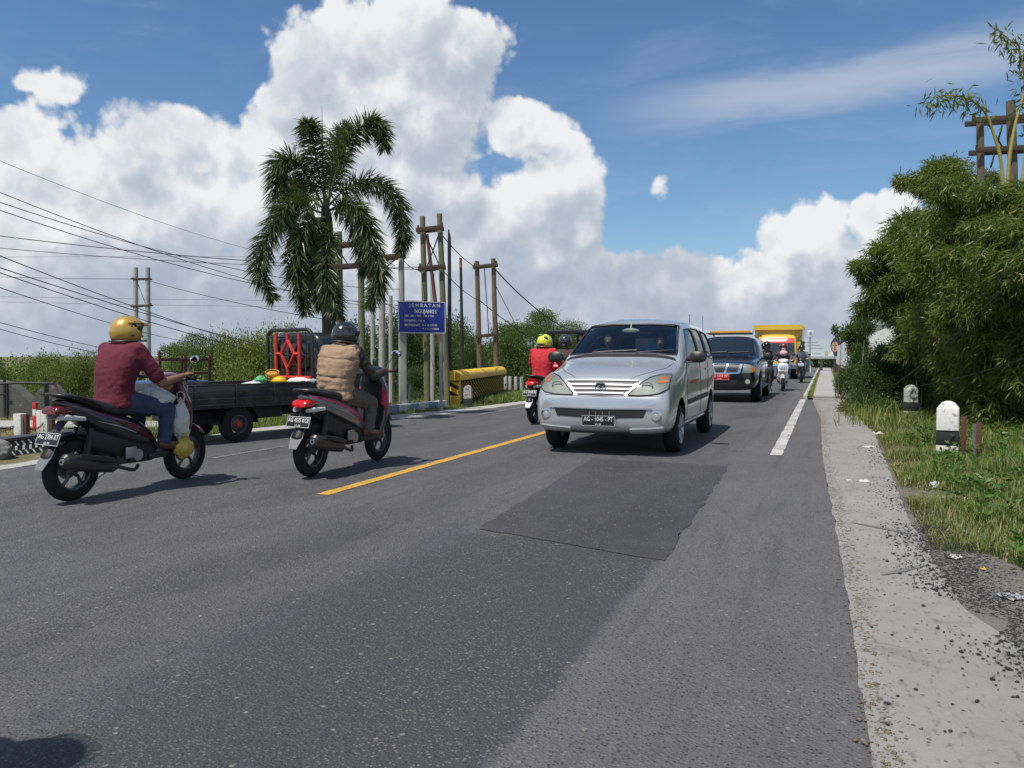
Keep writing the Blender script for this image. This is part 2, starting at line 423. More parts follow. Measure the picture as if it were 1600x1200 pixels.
# ------------------------------------------------------------------ terrain
def sst(x, a, b):
    t = min(1, max(0, (x-a)/(b-a))); return t*t*(3-2*t)
def height(x, y):
    edge = -15.5+6.2*sst(y, 11.5, 15.5)-0.0*sst(y, 20, 30)
    z = -6.0*sst(-x, -edge, -edge+16)*(.45+.55*sst(y, -10, 20))
    if x < -8.2: z += .03*noise.noise(Vector((x*.8, y*.8, 0)))*sst(-x, 8.2, 9.5)
    z -= 2.2*sst(x, 2.5, 13) ; z -= 4.5*sst(x, 1.0, 7)*sst(y, 19, 30)
    if x > .9: z += .05*noise.noise(Vector((x*1.3, y*1.3, 4)))*sst(x, .9, 2.0)+.03*sst(x, .9, 1.6)*(1-sst(y, 16, 20))
    z -= 4.0*sst(-x, 8.6, 16)*sst(y, 24, 34)
    return z
def ground():
    xs = sorted(set([-3000,-1500,-700,-350,-200,-130,-90]+list(np.arange(-70,-20,2.5))+list(np.arange(-20,-8,.5))+[-8,-6,-3,-.5,.4]+list(np.arange(.8,5,.25))+list(np.arange(5,14,1.))+[16,20,30,50,90,150,300,700,1500,3000]))
    ys = sorted(set([-600,-200,-60,-20,-8]+list(np.arange(-4,32,.5))+list(np.arange(32,90,3))+[95,110,140,200,320,600,1200,2400,4500]))
    V = [(x, y, height(x, y)-.03) for y in ys for x in xs]; k = len(xs)
    F = [(j*k+i, j*k+i+1, (j+1)*k+i+1, (j+1)*k+i) for j in range(len(ys)-1) for i in range(k-1)]
    m = bpy.data.materials.new('verge_earth'); m.use_nodes = True; t = NT(m.node_tree); b = t.n['Principled BSDF']
    o = t.new('ShaderNodeTexCoord').outputs['Object']
    c = t.mix(t.ss(t.noise(o, 1.1, 6, .65), .40, .6), (.17, .14, .09), (.10, .13, .045))
    c = t.mix(t.ss(t.noise(o, 9, 5, .7), .5, .7), c, (.25, .21, .13))
    c = t.mix(t.ss(t.noise(o, 40, 4, .7), .55, .75), c, (.05, .045, .03))
    gx, gy, gz_ = t.xyz(o)[0:3]; ed = t.m('MULTIPLY', t.ss(t.m('ADD', t.m('ADD', gx, t.m('MULTIPLY', gy, .16)), t.m('MULTIPLY', t.noise(o, 3, 5, .7), .6)), 2.6, 2.0), t.ss(gx, .2, .4))
    c = t.mix(ed, c, t.mix(t.noise(o, 12, 5, .75), (.10, .095, .085), (.25, .24, .22)))
    t.put(b.inputs['Base Color'], c); b.inputs['Roughness'].default_value = .95; b.inputs['Specular IOR Level'].default_value = .1
    bn = t.new('ShaderNodeBump'); bn.inputs['Distance'].default_value = .03; t.put(bn.inputs['Height'], t.noise(o, 14, 6, .7)); t.l.new(bn.outputs[0], b.inputs['Normal'])
    return struct(npmesh('ground', V, F, m, smooth=True))
ground()

def asphalt(name, base, fleck, darkf, patchy=False):
    m = bpy.data.materials.new(name); m.use_nodes = True; t = NT(m.node_tree); b = t.n['Principled BSDF']
    o = t.new('ShaderNodeTexCoord').outputs['Object']; x, y, z = t.xyz(o)[0:3]
    st = t.v('MULTIPLY', o, (1, .28, 1))
    big = t.noise(st, .9, 5, .6)
    c = t.mix(t.ss(big, .3, .7), tuple(q*.72 for q in base), tuple(q*1.30 for q in base))
    mid = t.noise(o, 4.5, 6, .7)
    c = t.mix(t.m('MULTIPLY', t.ss(mid, .48, .66), .5), c, tuple(q*1.55 for q in base))
    if not patchy:
        # polished, darker wheel tracks and the bleached strip by the shoulder
        for cx, w, k in ((-1.55, .62, .42), (-3.05, .55, .38), (-5.2, .5, .30), (-6.3, .4, .25), (-4.5, .35, .22)):
            d = t.m('ABSOLUTE', t.m('SUBTRACT', t.m('ADD', x, t.m('MULTIPLY', t.m('SUBTRACT', t.noise(o, .5, 3), .5), .5)), cx))
            c = t.mix(t.m('MULTIPLY', t.ss(d, w, w*.25), k), c, tuple(q*.48 for q in (base[0], base[1], base[2]*1.1)))
        c = t.mix(t.m('MULTIPLY', t.ss(x, -1.05, -.75), .42), c, (.155, .152, .148))
        c = t.mix(t.m('MULTIPLY', t.ss(t.noise(t.v('MULTIPLY', o, (.9, .35, 1)), .8, 6, .7, 1.0), .47, .62), .38), c, (.135, .132, .130))
        stn = t.m('MULTIPLY', t.ss(t.noise(t.v('MULTIPLY', o, (2.2, .5, 1)), 1.2, 6, .65, .8), .56, .70), .45)
        c = t.mix(stn, c, tuple(q*.5 for q in base))
        # thin winding cracks
        wc = t.v('ADD', o, t.v('SCALE', t.v('SUBTRACT', t.noise(o, 2.2, 5, .65, col=True), (.5, .5, .5)), scale=1.1))
        ck = t.vor(wc, .42, feature='DISTANCE_TO_EDGE')
        ckm = t.m('MULTIPLY', t.ss(ck, .0045, .001), t.ss(t.noise(o, .6, 2), .5, .6))
        c = t.mix(t.m('MULTIPLY', ckm, .8), c, (.02, .02, .02))
        sx_ = t.m('ADD', x, t.m('MULTIPLY', t.m('SUBTRACT', t.noise(o, 3, 4, .7), .5), .10))
        band = t.m('MULTIPLY', t.m('MULTIPLY', t.ss(sx_, -.86, -.93), t.ss(sx_, -2.7, -2.0)), t.ss(t.m('ADD', y, t.noise(o, 1.5, 3)), 5.55, 5.45))
        c = t.mix(t.m('MULTIPLY', band, .80), c, (base[0]*.42, base[1]*.44, base[2]*.52))
        sx2 = t.m('MULTIPLY', t.ss(t.noise(t.v('MULTIPLY', o, (9, .35, 1)), 1.0, 4, .6), .52, .68), .35)
        c = t.mix(sx2, c, tuple(q*.5 for q in base))
    # stones of the surface
    vn = t.new('ShaderNodeTexVoronoi'); t.put(vn.inputs['Vector'], o); vn.inputs['Scale'].default_value = 88
    rv = t.xyz(vn.outputs['Color'])[0]; dist = vn.outputs['Distance']
    near = t.ss(dist, .55, .32)
    lightm = t.m('MULTIPLY', t.ss(rv, 1-fleck, 1-fleck+.06), near)
    c = t.mix(t.m('MULTIPLY', lightm, t.ss(t.noise(o, 1.3, 4), .35, .62, .25, .8)), c, (.215, .208, .195))
    darkm = t.m('MULTIPLY', t.ss(rv, darkf, darkf-.06), near)
    c = t.mix(t.m('MULTIPLY', darkm, .9), c, (.018, .018, .02))
    v2 = t.new('ShaderNodeTexVoronoi'); t.put(v2.inputs['Vector'], t.v('ADD', o, (5.3, 2.1, 0))); v2.inputs['Scale'].default_value = 37
    r2 = t.xyz(v2.outputs['Color'])[1]; n2 = t.ss(v2.outputs['Distance'], .36, .24)
    c = t.mix(t.m('MULTIPLY', t.m('MULTIPLY', t.ss(r2, .965, .975), n2), .8), c, (.30, .28, .25))
    c = t.mix(t.m('MULTIPLY', t.m('MULTIPLY', t.ss(r2, .10, .06), n2), .8), c, (.03, .03, .032))
    g = t.noise(o, 230, 3, .7); c = t.mix(t.m('MULTIPLY', t.ss(g, .35, .7), .45), c, tuple(q*2.0 for q in base))
    g2 = t.noise(o, 95, 4, .75); c = t.mix(t.m('MULTIPLY', t.ss(g2, .5, .7), .5), c, tuple(q*.45 for q in base))
    t.put(b.inputs['Base Color'], c)
    t.put(b.inputs['Roughness'], t.m('SUBTRACT', .86, t.m('MULTIPLY', big, .22))); b.inputs['Specular IOR Level'].default_value = .28
    bn = t.new('ShaderNodeBump'); bn.inputs['Distance'].default_value = .010; bn.inputs['Strength'].default_value = .9
    t.put(bn.inputs['Height'], t.m('ADD', t.m('MULTIPLY', dist, -.8), t.m('MULTIPLY', g, .6))); t.l.new(bn.outputs[0], b.inputs['Normal'])
    return m
MA = asphalt('asphalt', (.082, .081, .083), .30, .24)
def strip(name, left, right, ys, z, mat, nx=2, jit=0, sub=None):
    """sheet between two x(y) edges"""
    V, F = [], []; k = nx
    for y in ys:
        a, b = left(y), right(y)
        for i in range(k):
            x = a+(b-a)*i/(k-1)
            if jit and i == 0: x += jit*noise.noise(Vector((y*3, 1, 0)))+jit*.6*noise.noise(Vector((y*11, 1, 0)))
            if jit and i == k-1: x += jit*noise.noise(Vector((y*3, 7, 0)))+jit*.6*noise.noise(Vector((y*11, 7, 0)))
            V.append((x, y, z(x, y) if callable(z) else z))
    for j in range(len(ys)-1):
        for i in range(k-1): F.append((j*k+i, j*k+i+1, (j+1)*k+i+1, (j+1)*k+i))
    return npmesh(name, V, F, mat)
def interp(tab):
    def f(y):
        if y <= tab[0][0]: return tab[0][1]
        for (a, u), (b, v) in zip(tab[:-1], tab[1:]):
            if y <= b: return u+(v-u)*(y-a)/(b-a)
        return tab[-1][1]
    return f
edgeR = interp([(-60, .17), (2, .17), (5, .12), (10, .0), (16, -.05), (22, -.28), (400, -.28)])
edgeL = interp([(-60, -8.4), (5, -7.95), (10.5, -7.95), (12.5, -7.5), (14.3, -7.05), (18, -6.75), (22, -6.7), (400, -6.7)])
ysN = list(np.arange(-10, 26, .12))+list(np.arange(26, 76, 1.0))
struct(strip('road', edgeL, edgeR, [-60]+ysN, 0.0, MA, nx=6, jit=.035))
MP = asphalt('fresh_asphalt', (.054, .053, .057), .14, .10, True)
# darker repair patch in the near lane
pp = [P(*q, .004) for q in ((745,826),(1040,876),(1138,728),(925,716))]
def quadpatch(name, q, z, mat, k=26, jit=.03):
    V, F = [], []
    for j in range(k+1):
        for i in range(k+1):
            u, v = i/k, j/k
            p = q[0].lerp(q[1], u).lerp(q[3].lerp(q[2], u), v)
            if i in (0, k) or j in (0, k): p = p+Vector((noise.noise(p*4), noise.noise(p*4+Vector((9,0,0))), 0))*jit+Vector((noise.noise(p*17), noise.noise(p*17+Vector((9,0,0))), 0))*jit*.5
            V.append((p.x, p.y, z))
    for j in range(k):
        for i in range(k): F.append((j*(k+1)+i, j*(k+1)+i+1, (j+1)*(k+1)+i+1, (j+1)*(k+1)+i))
    return npmesh(name, V, F, mat)
struct(quadpatch('asphalt_patch', pp, .004, MP, 60, .028))
# painted lines
def paint(name, col, wear):
    m = bpy.data.materials.new(name); m.use_nodes = True; t = NT(m.node_tree); b = t.n['Principled BSDF']
    o = t.new('ShaderNodeTexCoord').outputs['Object']
    c = t.mix(t.noise(o, 5, 5, .7), tuple(q*.8 for q in col), col)
    f = t.m('MULTIPLY', t.ss(t.m('ADD', t.noise(o, 55, 4, .7), t.m('MULTIPLY', t.noise(o, 3, 3), .35)), wear, wear+.1), .85)
    t.put(b.inputs['Base Color'], t.mix(f, c, (.07, .07, .075))); b.inputs['Roughness'].default_value = .7
    return m
MY = paint('yellow_road_paint', (.62, .34, .045), .70); MWp = paint('white_road_paint', (.58, .57, .53), .66); MWf = paint('faded_white_paint', (.35, .35, .34), .56)
struct(strip('yellow_centre_line', lambda y: -4.04, lambda y: -3.92, list(np.arange(5.75, 34, .1)), .004, MY, nx=2, jit=.008))
struct(strip('yellow_centre_line', lambda y: -4.04, lambda y: -3.92, list(np.arange(36, 60, 1)), .004, MY, nx=2))
struct(strip('white_edge_line', lambda y: -.60, lambda y: -.46, list(np.arange(9.95, 22.6, .1)), .004, MWp, nx=2, jit=.012))
struct(strip('faded_edge_line', lambda y: -6.58, lambda y: -6.50, list(np.arange(7.3, 9.6, .1)), .004, MWf, nx=2, jit=.02))
struct(strip('faded_edge_line', lambda y: -6.40, lambda y: -6.32, list(np.arange(14.5, 20, .1)), .004, MWf, nx=2, jit=.02))
# shoulders
def concrete(name, a, b_, stain, sc=2.0, debris=0.0, bmp=.6):
    m = bpy.data.materials.new(name); m.use_nodes = True; t = NT(m.node_tree); b = t.n['Principled BSDF']; MATS[name] = m
    o = t.new('ShaderNodeTexCoord').outputs['Object']
    c = t.mix(t.noise(o, sc, 6, .65), a, b_)
    c = t.mix(t.m('MULTIPLY', t.ss(t.noise(o, sc*3, 6, .7, .5), .50, .72), .55), c, stain)
    c = t.mix(t.m('MULTIPLY', t.ss(t.noise(t.v('MULTIPLY', o, (1, .35, 1)), 30, 5, .75), .54, .68), .5), c, tuple(q*.5 for q in stain))
    if debris:
        v = t.new('ShaderNodeTexVoronoi'); t.put(v.inputs['Vector'], o); v.inputs['Scale'].default_value = 45
        r2 = t.xyz(v.outputs['Color'])[1]
        c = t.mix(t.m('MULTIPLY', t.m('MULTIPLY', t.ss(r2, 1-debris, 1-debris+.03), t.ss(v.outputs['Distance'], .4, .28)), .8), c, (.05, .05, .05))
    t.put(b.inputs['Base Color'], c); b.inputs['Roughness'].default_value = .9; b.inputs['Specular IOR Level'].default_value = .2
    bn = t.new('ShaderNodeBump'); bn.inputs['Distance'].default_value = .012; bn.inputs['Strength'].default_value = bmp
    t.put(bn.inputs['Height'], t.noise(o, 70, 6, .7)); t.l.new(bn.outputs[0], b.inputs['Normal'])
    return m
MC = concrete('shoulder_concrete', (.19, .186, .172), (.33, .322, .30), (.11, .105, .095), 1.1, .09)
MC2 = concrete('pale_concrete', (.33, .32, .29), (.45, .44, .41), (.2, .19, .16), 3)
shR = interp([(-60, 1.6), (1.5, 1.35), (3, .95), (4.3, .62), (6.5, .58), (8.5, .62), (11, .66), (13, .70), (16, .62), (22, .5)])
struct(strip('right_shoulder', lambda y: edgeR(y)-.015, shR, [-60]+list(np.arange(-8, 22.3, .08)), .004, MC, nx=9, jit=.018))
MG = M('edge_gravel', (.26, .215, .15), .95, var=.35, scale=30, bump=1, bscale=90, spec=.1)
def scatter_stones(name, spots, mat, rmin, rmax, label=None, flat=.6):
    V, F = [], []
    base = [(0,0,1),(0,0,-.4),(1,0,.1),(-1,0,.1),(0,1,.1),(0,-1,.1)]
    tri = [(0,2,4),(0,4,3),(0,3,5),(0,5,2),(1,4,2),(1,3,4),(1,5,3),(1,2,5)]
    for (x, y, z) in spots:
        r = rnd.uniform(rmin, rmax)*(1 if rnd.random() < .85 else 1.7); k = len(V); a = rnd.uniform(0, 6.3); ca, sa = math.cos(a), math.sin(a)
        el = rnd.uniform(.6, 1.3)
        for (u, v, w) in base:
            u *= r*el*rnd.uniform(.7, 1.2); v *= r*rnd.uniform(.7, 1.2); w *= r*flat*rnd.uniform(.7, 1.2)
            V.append((x+u*ca-v*sa, y+u*sa+v*ca, z+w))
        F += [(p+k, q+k, s_+k) for p, q, s_ in tri]
    o = npmesh(name, V, F, mat); o['kind'] = 'stuff'
    if label: o['label'] = label; o['category'] = 'debris'
    return o
sp = []
for i in range(4200):
    y = 1.2+20*rnd.random()**1.8; sp.append((edgeR(y)+rnd.gauss(.03, .035), y, .004))
scatter_stones('edge_gravel', sp, MG, .002, .008, 'brown grit lying along the joint between asphalt and right shoulder')
sp = []
while len(sp) < 10000:
    y = 2.4+9.5*rnd.random()**1.6; x = shR(y)+rnd.gauss(.10, .15)
    k = .35 if y > 6.2 else 1
    if rnd.random() > k or noise.noise(Vector((x*2.2, y*1.3, 3))) < -.18: continue
    if x < edgeR(y)+.25: continue
    sp.append((x, y, max(height(x, y)-.02, .008)))
MCh = M('charred_crumbs', (.030, .029, .030), .8, var=.4, scale=20)
scatter_stones('asphalt_crumbs', sp, MCh, .0015, .0085, 'black asphalt crumbs heaped where the right shoulder meets the grass')
sp = [(rnd.uniform(.2, 1.3), y, .008) for y in [1.6+10*rnd.random()**1.5 for _ in range(420)]]
scatter_stones('loose_crumbs', sp, MCh, .003, .009, 'loose dark crumbs strewn over the pale right shoulder')
# oil and soot smears on the shoulder
MS = paint('soot', (.17, .168, .16), .80)
def ribbon(name, pts, w, z, mat):
    pts = spline([Vector((*p[:2], 0)) for p in pts], 24); V, F = [], []
    for i, p in enumerate(pts):
        t = pts[min(i+1, 23)]-pts[max(i-1, 0)]; s_ = Vector((-t.y, t.x, 0)).normalized()*w*(.3+.7*math.sin(math.pi*(i+.5)/24))*(1+.6*noise.noise(p*14))
        V += [(p.x+s_.x, p.y+s_.y, z), (p.x-s_.x, p.y-s_.y, z)]
        if i: F.append((2*i-2, 2*i-1, 2*i+1, 2*i))
    return struct(npmesh(name, V, F, mat))
ribbon('crack_in_shoulder', [P(1333,818), P(1375,826), P(1425,836)], .022, .008, MS)
ribbon('crack_in_shoulder', [P(1378,900), P(1410,893), P(1450,884)], .02, .008, MS)
# left shoulder
shL = interp([(-60, -9.0), (5, -8.25), (8, -8.3), (10.5, -8.55), (12.5, -8.2), (14.5, -7.7), (17, -7.3), (20, -7.05), (30, -7.0)])
struct(strip('left_shoulder', shL, lambda y: edgeL(y), [-60]+list(np.arange(-6, 30, .1)), .003, MC2, nx=5, jit=.05))

# bridge footway: slabs, kerb stones, grass gap
sw = bpy.data.objects.new('sidewalk', None); link(sw); struct(sw)
MSL = concrete('footway_concrete', (.30, .295, .28), (.40, .39, .37), (.19, .18, .165), 2.5)
bm = BM(); box(bm, (.05, 45.7, -.12), (.66, 46.8, .30)); base_o = finish(bm, 'slab_bed', MSL, sw, False)
meshes = []
for k in range(3):
    bm = BM(); box(bm, (0, 0, 0), (.66, .985, .06), bev=.012)
    me = finish(bm, 'paving_slab', MSL, sw, False); meshes.append(me)
y = 22.7
for i in range(46):
    o = meshes[i] if i < 3 else link(bpy.data.objects.new('paving_slab', meshes[i % 3].data), sw)
    o.location = (.05+rnd.uniform(-.008, .008), y+.5, .062+rnd.uniform(-.006, .006)); o.rotation_euler = (rnd.uniform(-.006, .006), rnd.uniform(-.008, .008), 0); y += 1.0
kb = bpy.data.objects.new('kerb', None); link(kb); struct(kb)
MK = concrete('kerb_concrete', (.36, .35, .33), (.50, .49, .46), (.22, .2, .18), 4)
MKy = M('kerb_yellow_paint', (.50, .36, .07), .8, var=.3, scale=12, dirt=((.35,.33,.28), 9, .45, .9))
bm = BM(); box(bm, (0, 0, 0), (.11, .98, .16), bev=.015); k0 = finish(bm, 'kerb_stone', MK, kb, False)
for i in range(44):
    o = k0 if i == 0 else link(bpy.data.objects.new('kerb_stone', k0.data), kb)
    o.location = (-.47+rnd.uniform(-.008, .008), 23.0+i, .035)
bm = BM(); box(bm, (0, 0, 0), (.035, .93, .12), bev=.008); k1 = finish(bm, 'kerb_face', MKy, sw, False)
for i in range(12):
    o = k1 if i == 0 else link(bpy.data.objects.new('kerb_face', k1.data), sw)
    o.location = (-.298, 23.2+i*2, .022)
struct(strip('kerb_gutter_soil', lambda y: -.42, lambda y: -.30, list(np.arange(22.5, 66, 1)), .05, M('soil', (.09, .075, .05), .95)))
# ------------------------------------------------------------------ shared materials
BLK = M('black_rubber', (.018, .018, .019), .85, var=.3, scale=8, spec=.3)
PLA = M('black_plastic', (.022, .022, .024), .45, var=.2, scale=8)
BPT = M('black_car_paint', (.010, .011, .014), .28, coat=.7, var=0)
CHR = M('chrome', (.75, .76, .78), .12, 1.0, var=0)
ALU = M('cast_alloy', (.42, .43, .45), .38, .9, var=.1)
STL = M('grey_steel', (.28, .29, .30), .5, .6, var=.15)
GLD = glassmat('clear_glass', (.82, .88, .86), .02); GLH = glassmat('headlamp_lens', (.93, .94, .92), .05)
DGL = M('dark_glass', (.008, .009, .011), .05, var=0, spec=.8)
WHT = M('white_print', (.78, .78, .76), .5, var=0)
REDL = M('red_lamp_lens', (.55, .012, .014), .15, coat=.5, var=0)
ORGL = M('amber_lamp_lens', (.75, .24, .02), .2, coat=.5, var=0)
RUST = M('rusty_steel', (.13, .055, .032), .85, var=.4, scale=14, bump=.5)
WOODP = M('weathered_pole_wood', (.22, .205, .12), .85, var=.30, scale=3, bump=.8, bscale=40, vs=(6, 6, .5), dirt=((.13, .16, .06), 2.2, .42, .6))
CONP = M('pole_concrete', (.40, .39, .355), .85, var=.18, scale=4, bump=.2, dirt=((.22,.21,.18), 3, .5, .5))
WOODD = M('dark_crossarm_wood', (.075, .05, .035), .9, var=.3, scale=10, bump=.5)
IRN = M('dark_iron', (.03, .03, .032), .6, .3, var=.2)

# ------------------------------------------------------------------ utility poles
def pole(bm, base, top, r0, r1, seg=14):
    base, top = Vector(base), Vector(top); k = 7
    pts = [base.lerp(top, i/(k-1))+Vector((noise.noise(Vector((base.x, i, 1)))*.015, 0, 0)) for i in range(k)]
    tube(bm, pts, [r0+(r1-r0)*i/(k-1) for i in range(k)], seg)
CAMR = Vector((math.cos(YAW), math.sin(YAW), 0))
def hframe(label, legs, arms, mat, D, group='twin utility poles behind the left verge', braces=(), wood=True, drop=1.2):
    """legs: (px, top py, base px) ; arms: (pxa, pya, pxb, pyb)"""
    cx = sum(l[0] for l in legs)/len(legs)
    b0 = PD(cx, 600, D); t = thing('utility_pole', label, 'pole', (b0.x, b0.y, 0), 0, group); L = Vector((b0.x, b0.y, 0))
    for (px, ty, bx, by, w) in legs:
        top = PD(px, ty, D)-L; bot = PD(bx, by, D)-L; d = (bot-top); bot = bot+d.normalized()*drop
        r = w/2/FPX*D
        bm = BM(); pole(bm, bot, top, r*1.12, r*.88); finish(bm, 'post', mat, t)
    for (xa, ya, xb, yb) in arms:
        a = PD(xa, ya, D)-L; b = PD(xb, yb, D)-L
        for k in (-1, 1):
            bm = BM(); o = Vector((-math.sin(YAW), math.cos(YAW), 0))*(k*.13)
            m_ = (a+b)/2+o; box(bm, m_, ((b-a).length, .045, .10), rot=Matrix.Rotation(YAW, 3, 'Z') @ Matrix.Rotation(-math.atan2((b-a).z, (b-a).xy.length), 3, 'Y'), bev=.006)
            finish(bm, 'crossarm', WOODD, t)
        for f in (.06, .94):
            bm = BM(); q = a.lerp(b, f); lathe(bm, [(.018, -.02), (.03, .0), (.032, .03), (.02, .04), (.03, .06), (.012, .08)], c=q+Vector((0, 0, .05)), seg=8)
            finish(bm, 'insulator', M('brown_porcelain', (.10, .04, .02), .2, coat=.5), t)
    for (xa, ya, xb, yb) in braces:
        bm = BM(); tube(bm, [PD(xa, ya, D)-L, PD(xb, yb, D)-L], .016, 6); finish(bm, 'brace', IRN, t)
    return t
hframe('pair of pale concrete poles with two short crossarms, rising left of the pickup', [(212,418,212,600,8),(231,418,232,600,8)], [(206,436,236,436),(206,479,238,477)], CONP, 45, braces=[(214,440,228,476)], drop=2)
hframe('greenish wooden twin poles half hidden behind the palm crown', [(530,362,533,610,10),(564,410,567,620,11)], [(518,418,572,414),(522,384,566,381)], WOODP, 18.5, braces=[(528,390,545,415)])
hframe('pair of poles just right of the palm, the left one of pale concrete', [(597,425,597,625,11),(627,380,629,640,10)], [(590,404,632,400)], CONP, 17.5, braces=[(600,420,622,402)])
hframe('tall green wooden twin poles behind the blue sign with two crossarms', [(660,338,668,632,9.5),(687,334,699,632,9.5)], [(651,361,693,356),(654,421,696,417)], WOODP, 18.2, braces=[(664,364,688,418),(688,360,666,420)])
hframe('brown wooden twin poles behind the far end of the yellow barrier', [(745,408,750,590,8),(771,404,776,590,8)], [(739,418,778,414),(743,526,780,522)], M('brown_pole_wood', (.17, .115, .075), .85, var=.3, scale=4, bump=.6, vs=(6,6,.6)), 25, braces=[(757,420,764,524)])
for px_, ty_, D_, lab_ in ((583, 448, 19.5, 'slim pale concrete post between palm and grey pole'), (611, 462, 20.5, 'slim grey post just left of the blue sign post'), (676, 428, 20, 'slim pale post rising behind the blue sign')):
    q_ = PD(px_, 600, D_); t = thing('slim_post', lab_, 'pole', (q_.x, q_.y, 0), group='slim posts among the utility poles'); bm = BM(); pole(bm, (0, 0, -1.5), (0, 0, PD(px_, ty_, D_).z), .062, .05, 10); finish(bm, 'shaft', CONP, t)
t = thing('steel_pole', 'thin black steel pole with pointed top beside the blue sign', 'pole', PD(702,590,19).xy.to_3d(), group='thin steel poles by the barrier'); L = t.location.copy()
bm = BM(); tube(bm, [PD(703,640,19)-L, PD(702,372,19)-L, PD(701,358,19)-L], [.055, .042, .012], 10); finish(bm, 'shaft', IRN, t)
t = thing('steel_pole', 'shorter thin dark pole with a reddish tip above the yellow barrier', 'pole', PD(722,590,21).xy.to_3d(), group='thin steel poles by the barrier'); L = t.location.copy()
bm = BM(); tube(bm, [PD(724,640,21)-L, PD(720,418,21)-L], [.05, .035], 10); finish(bm, 'shaft', IRN, t)
bm = BM(); tube(bm, [PD(720,418,21)-L, PD(719.6,403,21)-L], [.038, .036], 10); finish(bm, 'tip', M('red_primer', (.32,.09,.07), .7), t)
t = thing('leaning_pole', 'thin rust red pole leaning between the tall green twin poles', 'pole', PD(697,640,18.7).xy.to_3d()); L = t.location.copy()
bm = BM(); tube(bm, [PD(697,640,18.7)-L, PD(684,500,18.7)-L, PD(667,366,18.7)-L], [.05, .045, .04], 10); finish(bm, 'shaft', M('faded_red_paint', (.17,.055,.06), .7, var=.3, scale=8), t)
bm = BM(); tube(bm, [P(638,645,-.1), PD(641,602,17)], [.02, .018], 8); o = finish(bm, 'marker_rod', M('turquoise_paint', (.22,.50,.47), .6), None); tag(o, 'thin pale turquoise rod stuck in the verge under the blue sign', 'rod')
# right poles rising over the bamboo
hframe('weathered wooden twin poles rising above the bamboo at the right', [(1531,190,1533,330,12),(1580,158,1584,330,15)], [(1514,191,1625,184),(1520,237,1625,232)], M('grey_pole_wood', (.15, .125, .085), .9, var=.3, scale=4, bump=.6, vs=(6,6,.6)), 15.5, group=None, braces=[(1545,195,1570,236),(1566,196,1548,262)], drop=4.5)

# ------------------------------------------------------------------ blue bridge sign
MB_ = M('sign_blue', (.018, .045, .30), .45, var=.06, scale=3)
sA = PD(621.5, 496, 16.7); sB = PD(696, 496, 17.05)
sc_ = (sA+sB)/2; dv = (sB-sA); rz = math.atan2(dv.y, dv.x); wS = dv.length; hS = (521-471)/FPX*16.87
t = thing('road_sign', 'blue bridge name board with white lettering on two tall posts', 'sign', (sc_.x, sc_.y, 0), rz); zc = sc_.z
bm = BM(); box(bm, (0, 0, zc), (wS, .03, hS), bev=.006); finish(bm, 'board', MB_, t)
bm = BM(); e = .014
for c_, s_ in (((0, -.019, zc+hS/2-.012), (wS-.02, .006, e)), ((0, -.019, zc-hS/2+.012), (wS-.02, .006, e)), ((-wS/2+.012, -.019, zc), (e, .006, hS-.054)), ((wS/2-.012, -.019, zc), (e, .006, hS-.054))): box(bm, c_, s_)
finish(bm, 'white_border', WHT, t)
def sl(s, px, py, size, al='LEFT', sx=1, bold=0): text(s, size, 'lettering', WHT, t, ((px-658.5)/75*wS, -.020, zc+(496-py)/50*hS), (R(90), 0, 0), .001, al, sx, bold)
sl('J E M B A T A N', 663, 477.5, .098, 'CENTER', 1.0, .002); sl('NGUJANG I', 664, 487, .105, 'CENTER', .86, .004)
for s, x, y, a in (('KM .148 + 780 - 148 + 931', 631, 494, .060), ('PANJANG : 151 m', 631, 501.3, .060), ('KOORDINAT : X = -8.017170', 631, 508.2, .058), ('Y = 111.923083', 659, 514, .058)): sl(s, x, y, a, 'LEFT', .95, .001)
for (px, by, w, sg) in ((629.5, 643, 11, 0), (689.5, 637, 5.5, 1)):
    b = P(px, by); q = PD(px, 473, (16.9)); bx = ((px-658.5)/75*wS)
    bm = BM()
    if sg: tube(bm, [(bx, .05, -.3), (bx, .05, zc+hS/2-.02)], .036, 12); finish(bm, 'post', M('galvanised', (.36,.38,.40), .45, .5), t)
    else: box(bm, (bx, .09, (zc+hS/2-.3)/2), (.145, .13, zc+hS/2+.26), bev=.012); finish(bm, 'post', CONP, t)
bm = BM(); box(bm, (0, .03, zc+.1), (wS*.9, .028, .05)); box(bm, (0, .03, zc-.1), (wS*.9, .028, .05)); finish(bm, 'bracket', STL, t)

# ------------------------------------------------------------------ yellow bridge end barrier
YEL = M('yellow_barrier_paint', (.78, .47, .03), .6, var=.16, scale=5, bump=.15, dirt=((.30,.20,.05), 4, .52, .6))
BKP = M('black_barrier_paint', (.02, .02, .02), .6, var=.2)
a0 = P(707, 634); a1 = P(779, 614); dv = a1-a0; Lb = dv.length; rz = math.atan2(dv.y, dv.x)-R(90)
t = thing('bridge_barrier', 'yellow round capped barrier wall with black stripes and net at bridge start', 'barrier', (a0.x, a0.y, 0), rz)
wB, hB = .30, .57
bm = BM(); box(bm, (0, .12, hB/2-.1), (wB, .24, hB+.2), bev=.008); finish(bm, 'end_pillar', YEL, t)
bm = BM(); box(bm, (0, -.02, .10), (wB+.05, .36, .26), bev=.01); finish(bm, 'plinth', YEL, t)
bm = BM(); box(bm, (0, .26+Lb/2, hB/2-.05), (.16, Lb, hB+.08)); finish(bm, 'wall', M('dark_wall', (.018,.015,.014), .85, var=.4, scale=6), t)
bm = BM(); k = 12
prof = [(-.20, 0), (-.205, .05)]+[(-.20*math.cos(math.pi*i/k), .06+.17*math.sin(math.pi*i/k)) for i in range(k+1)]+[(.205, .05), (.20, 0)]
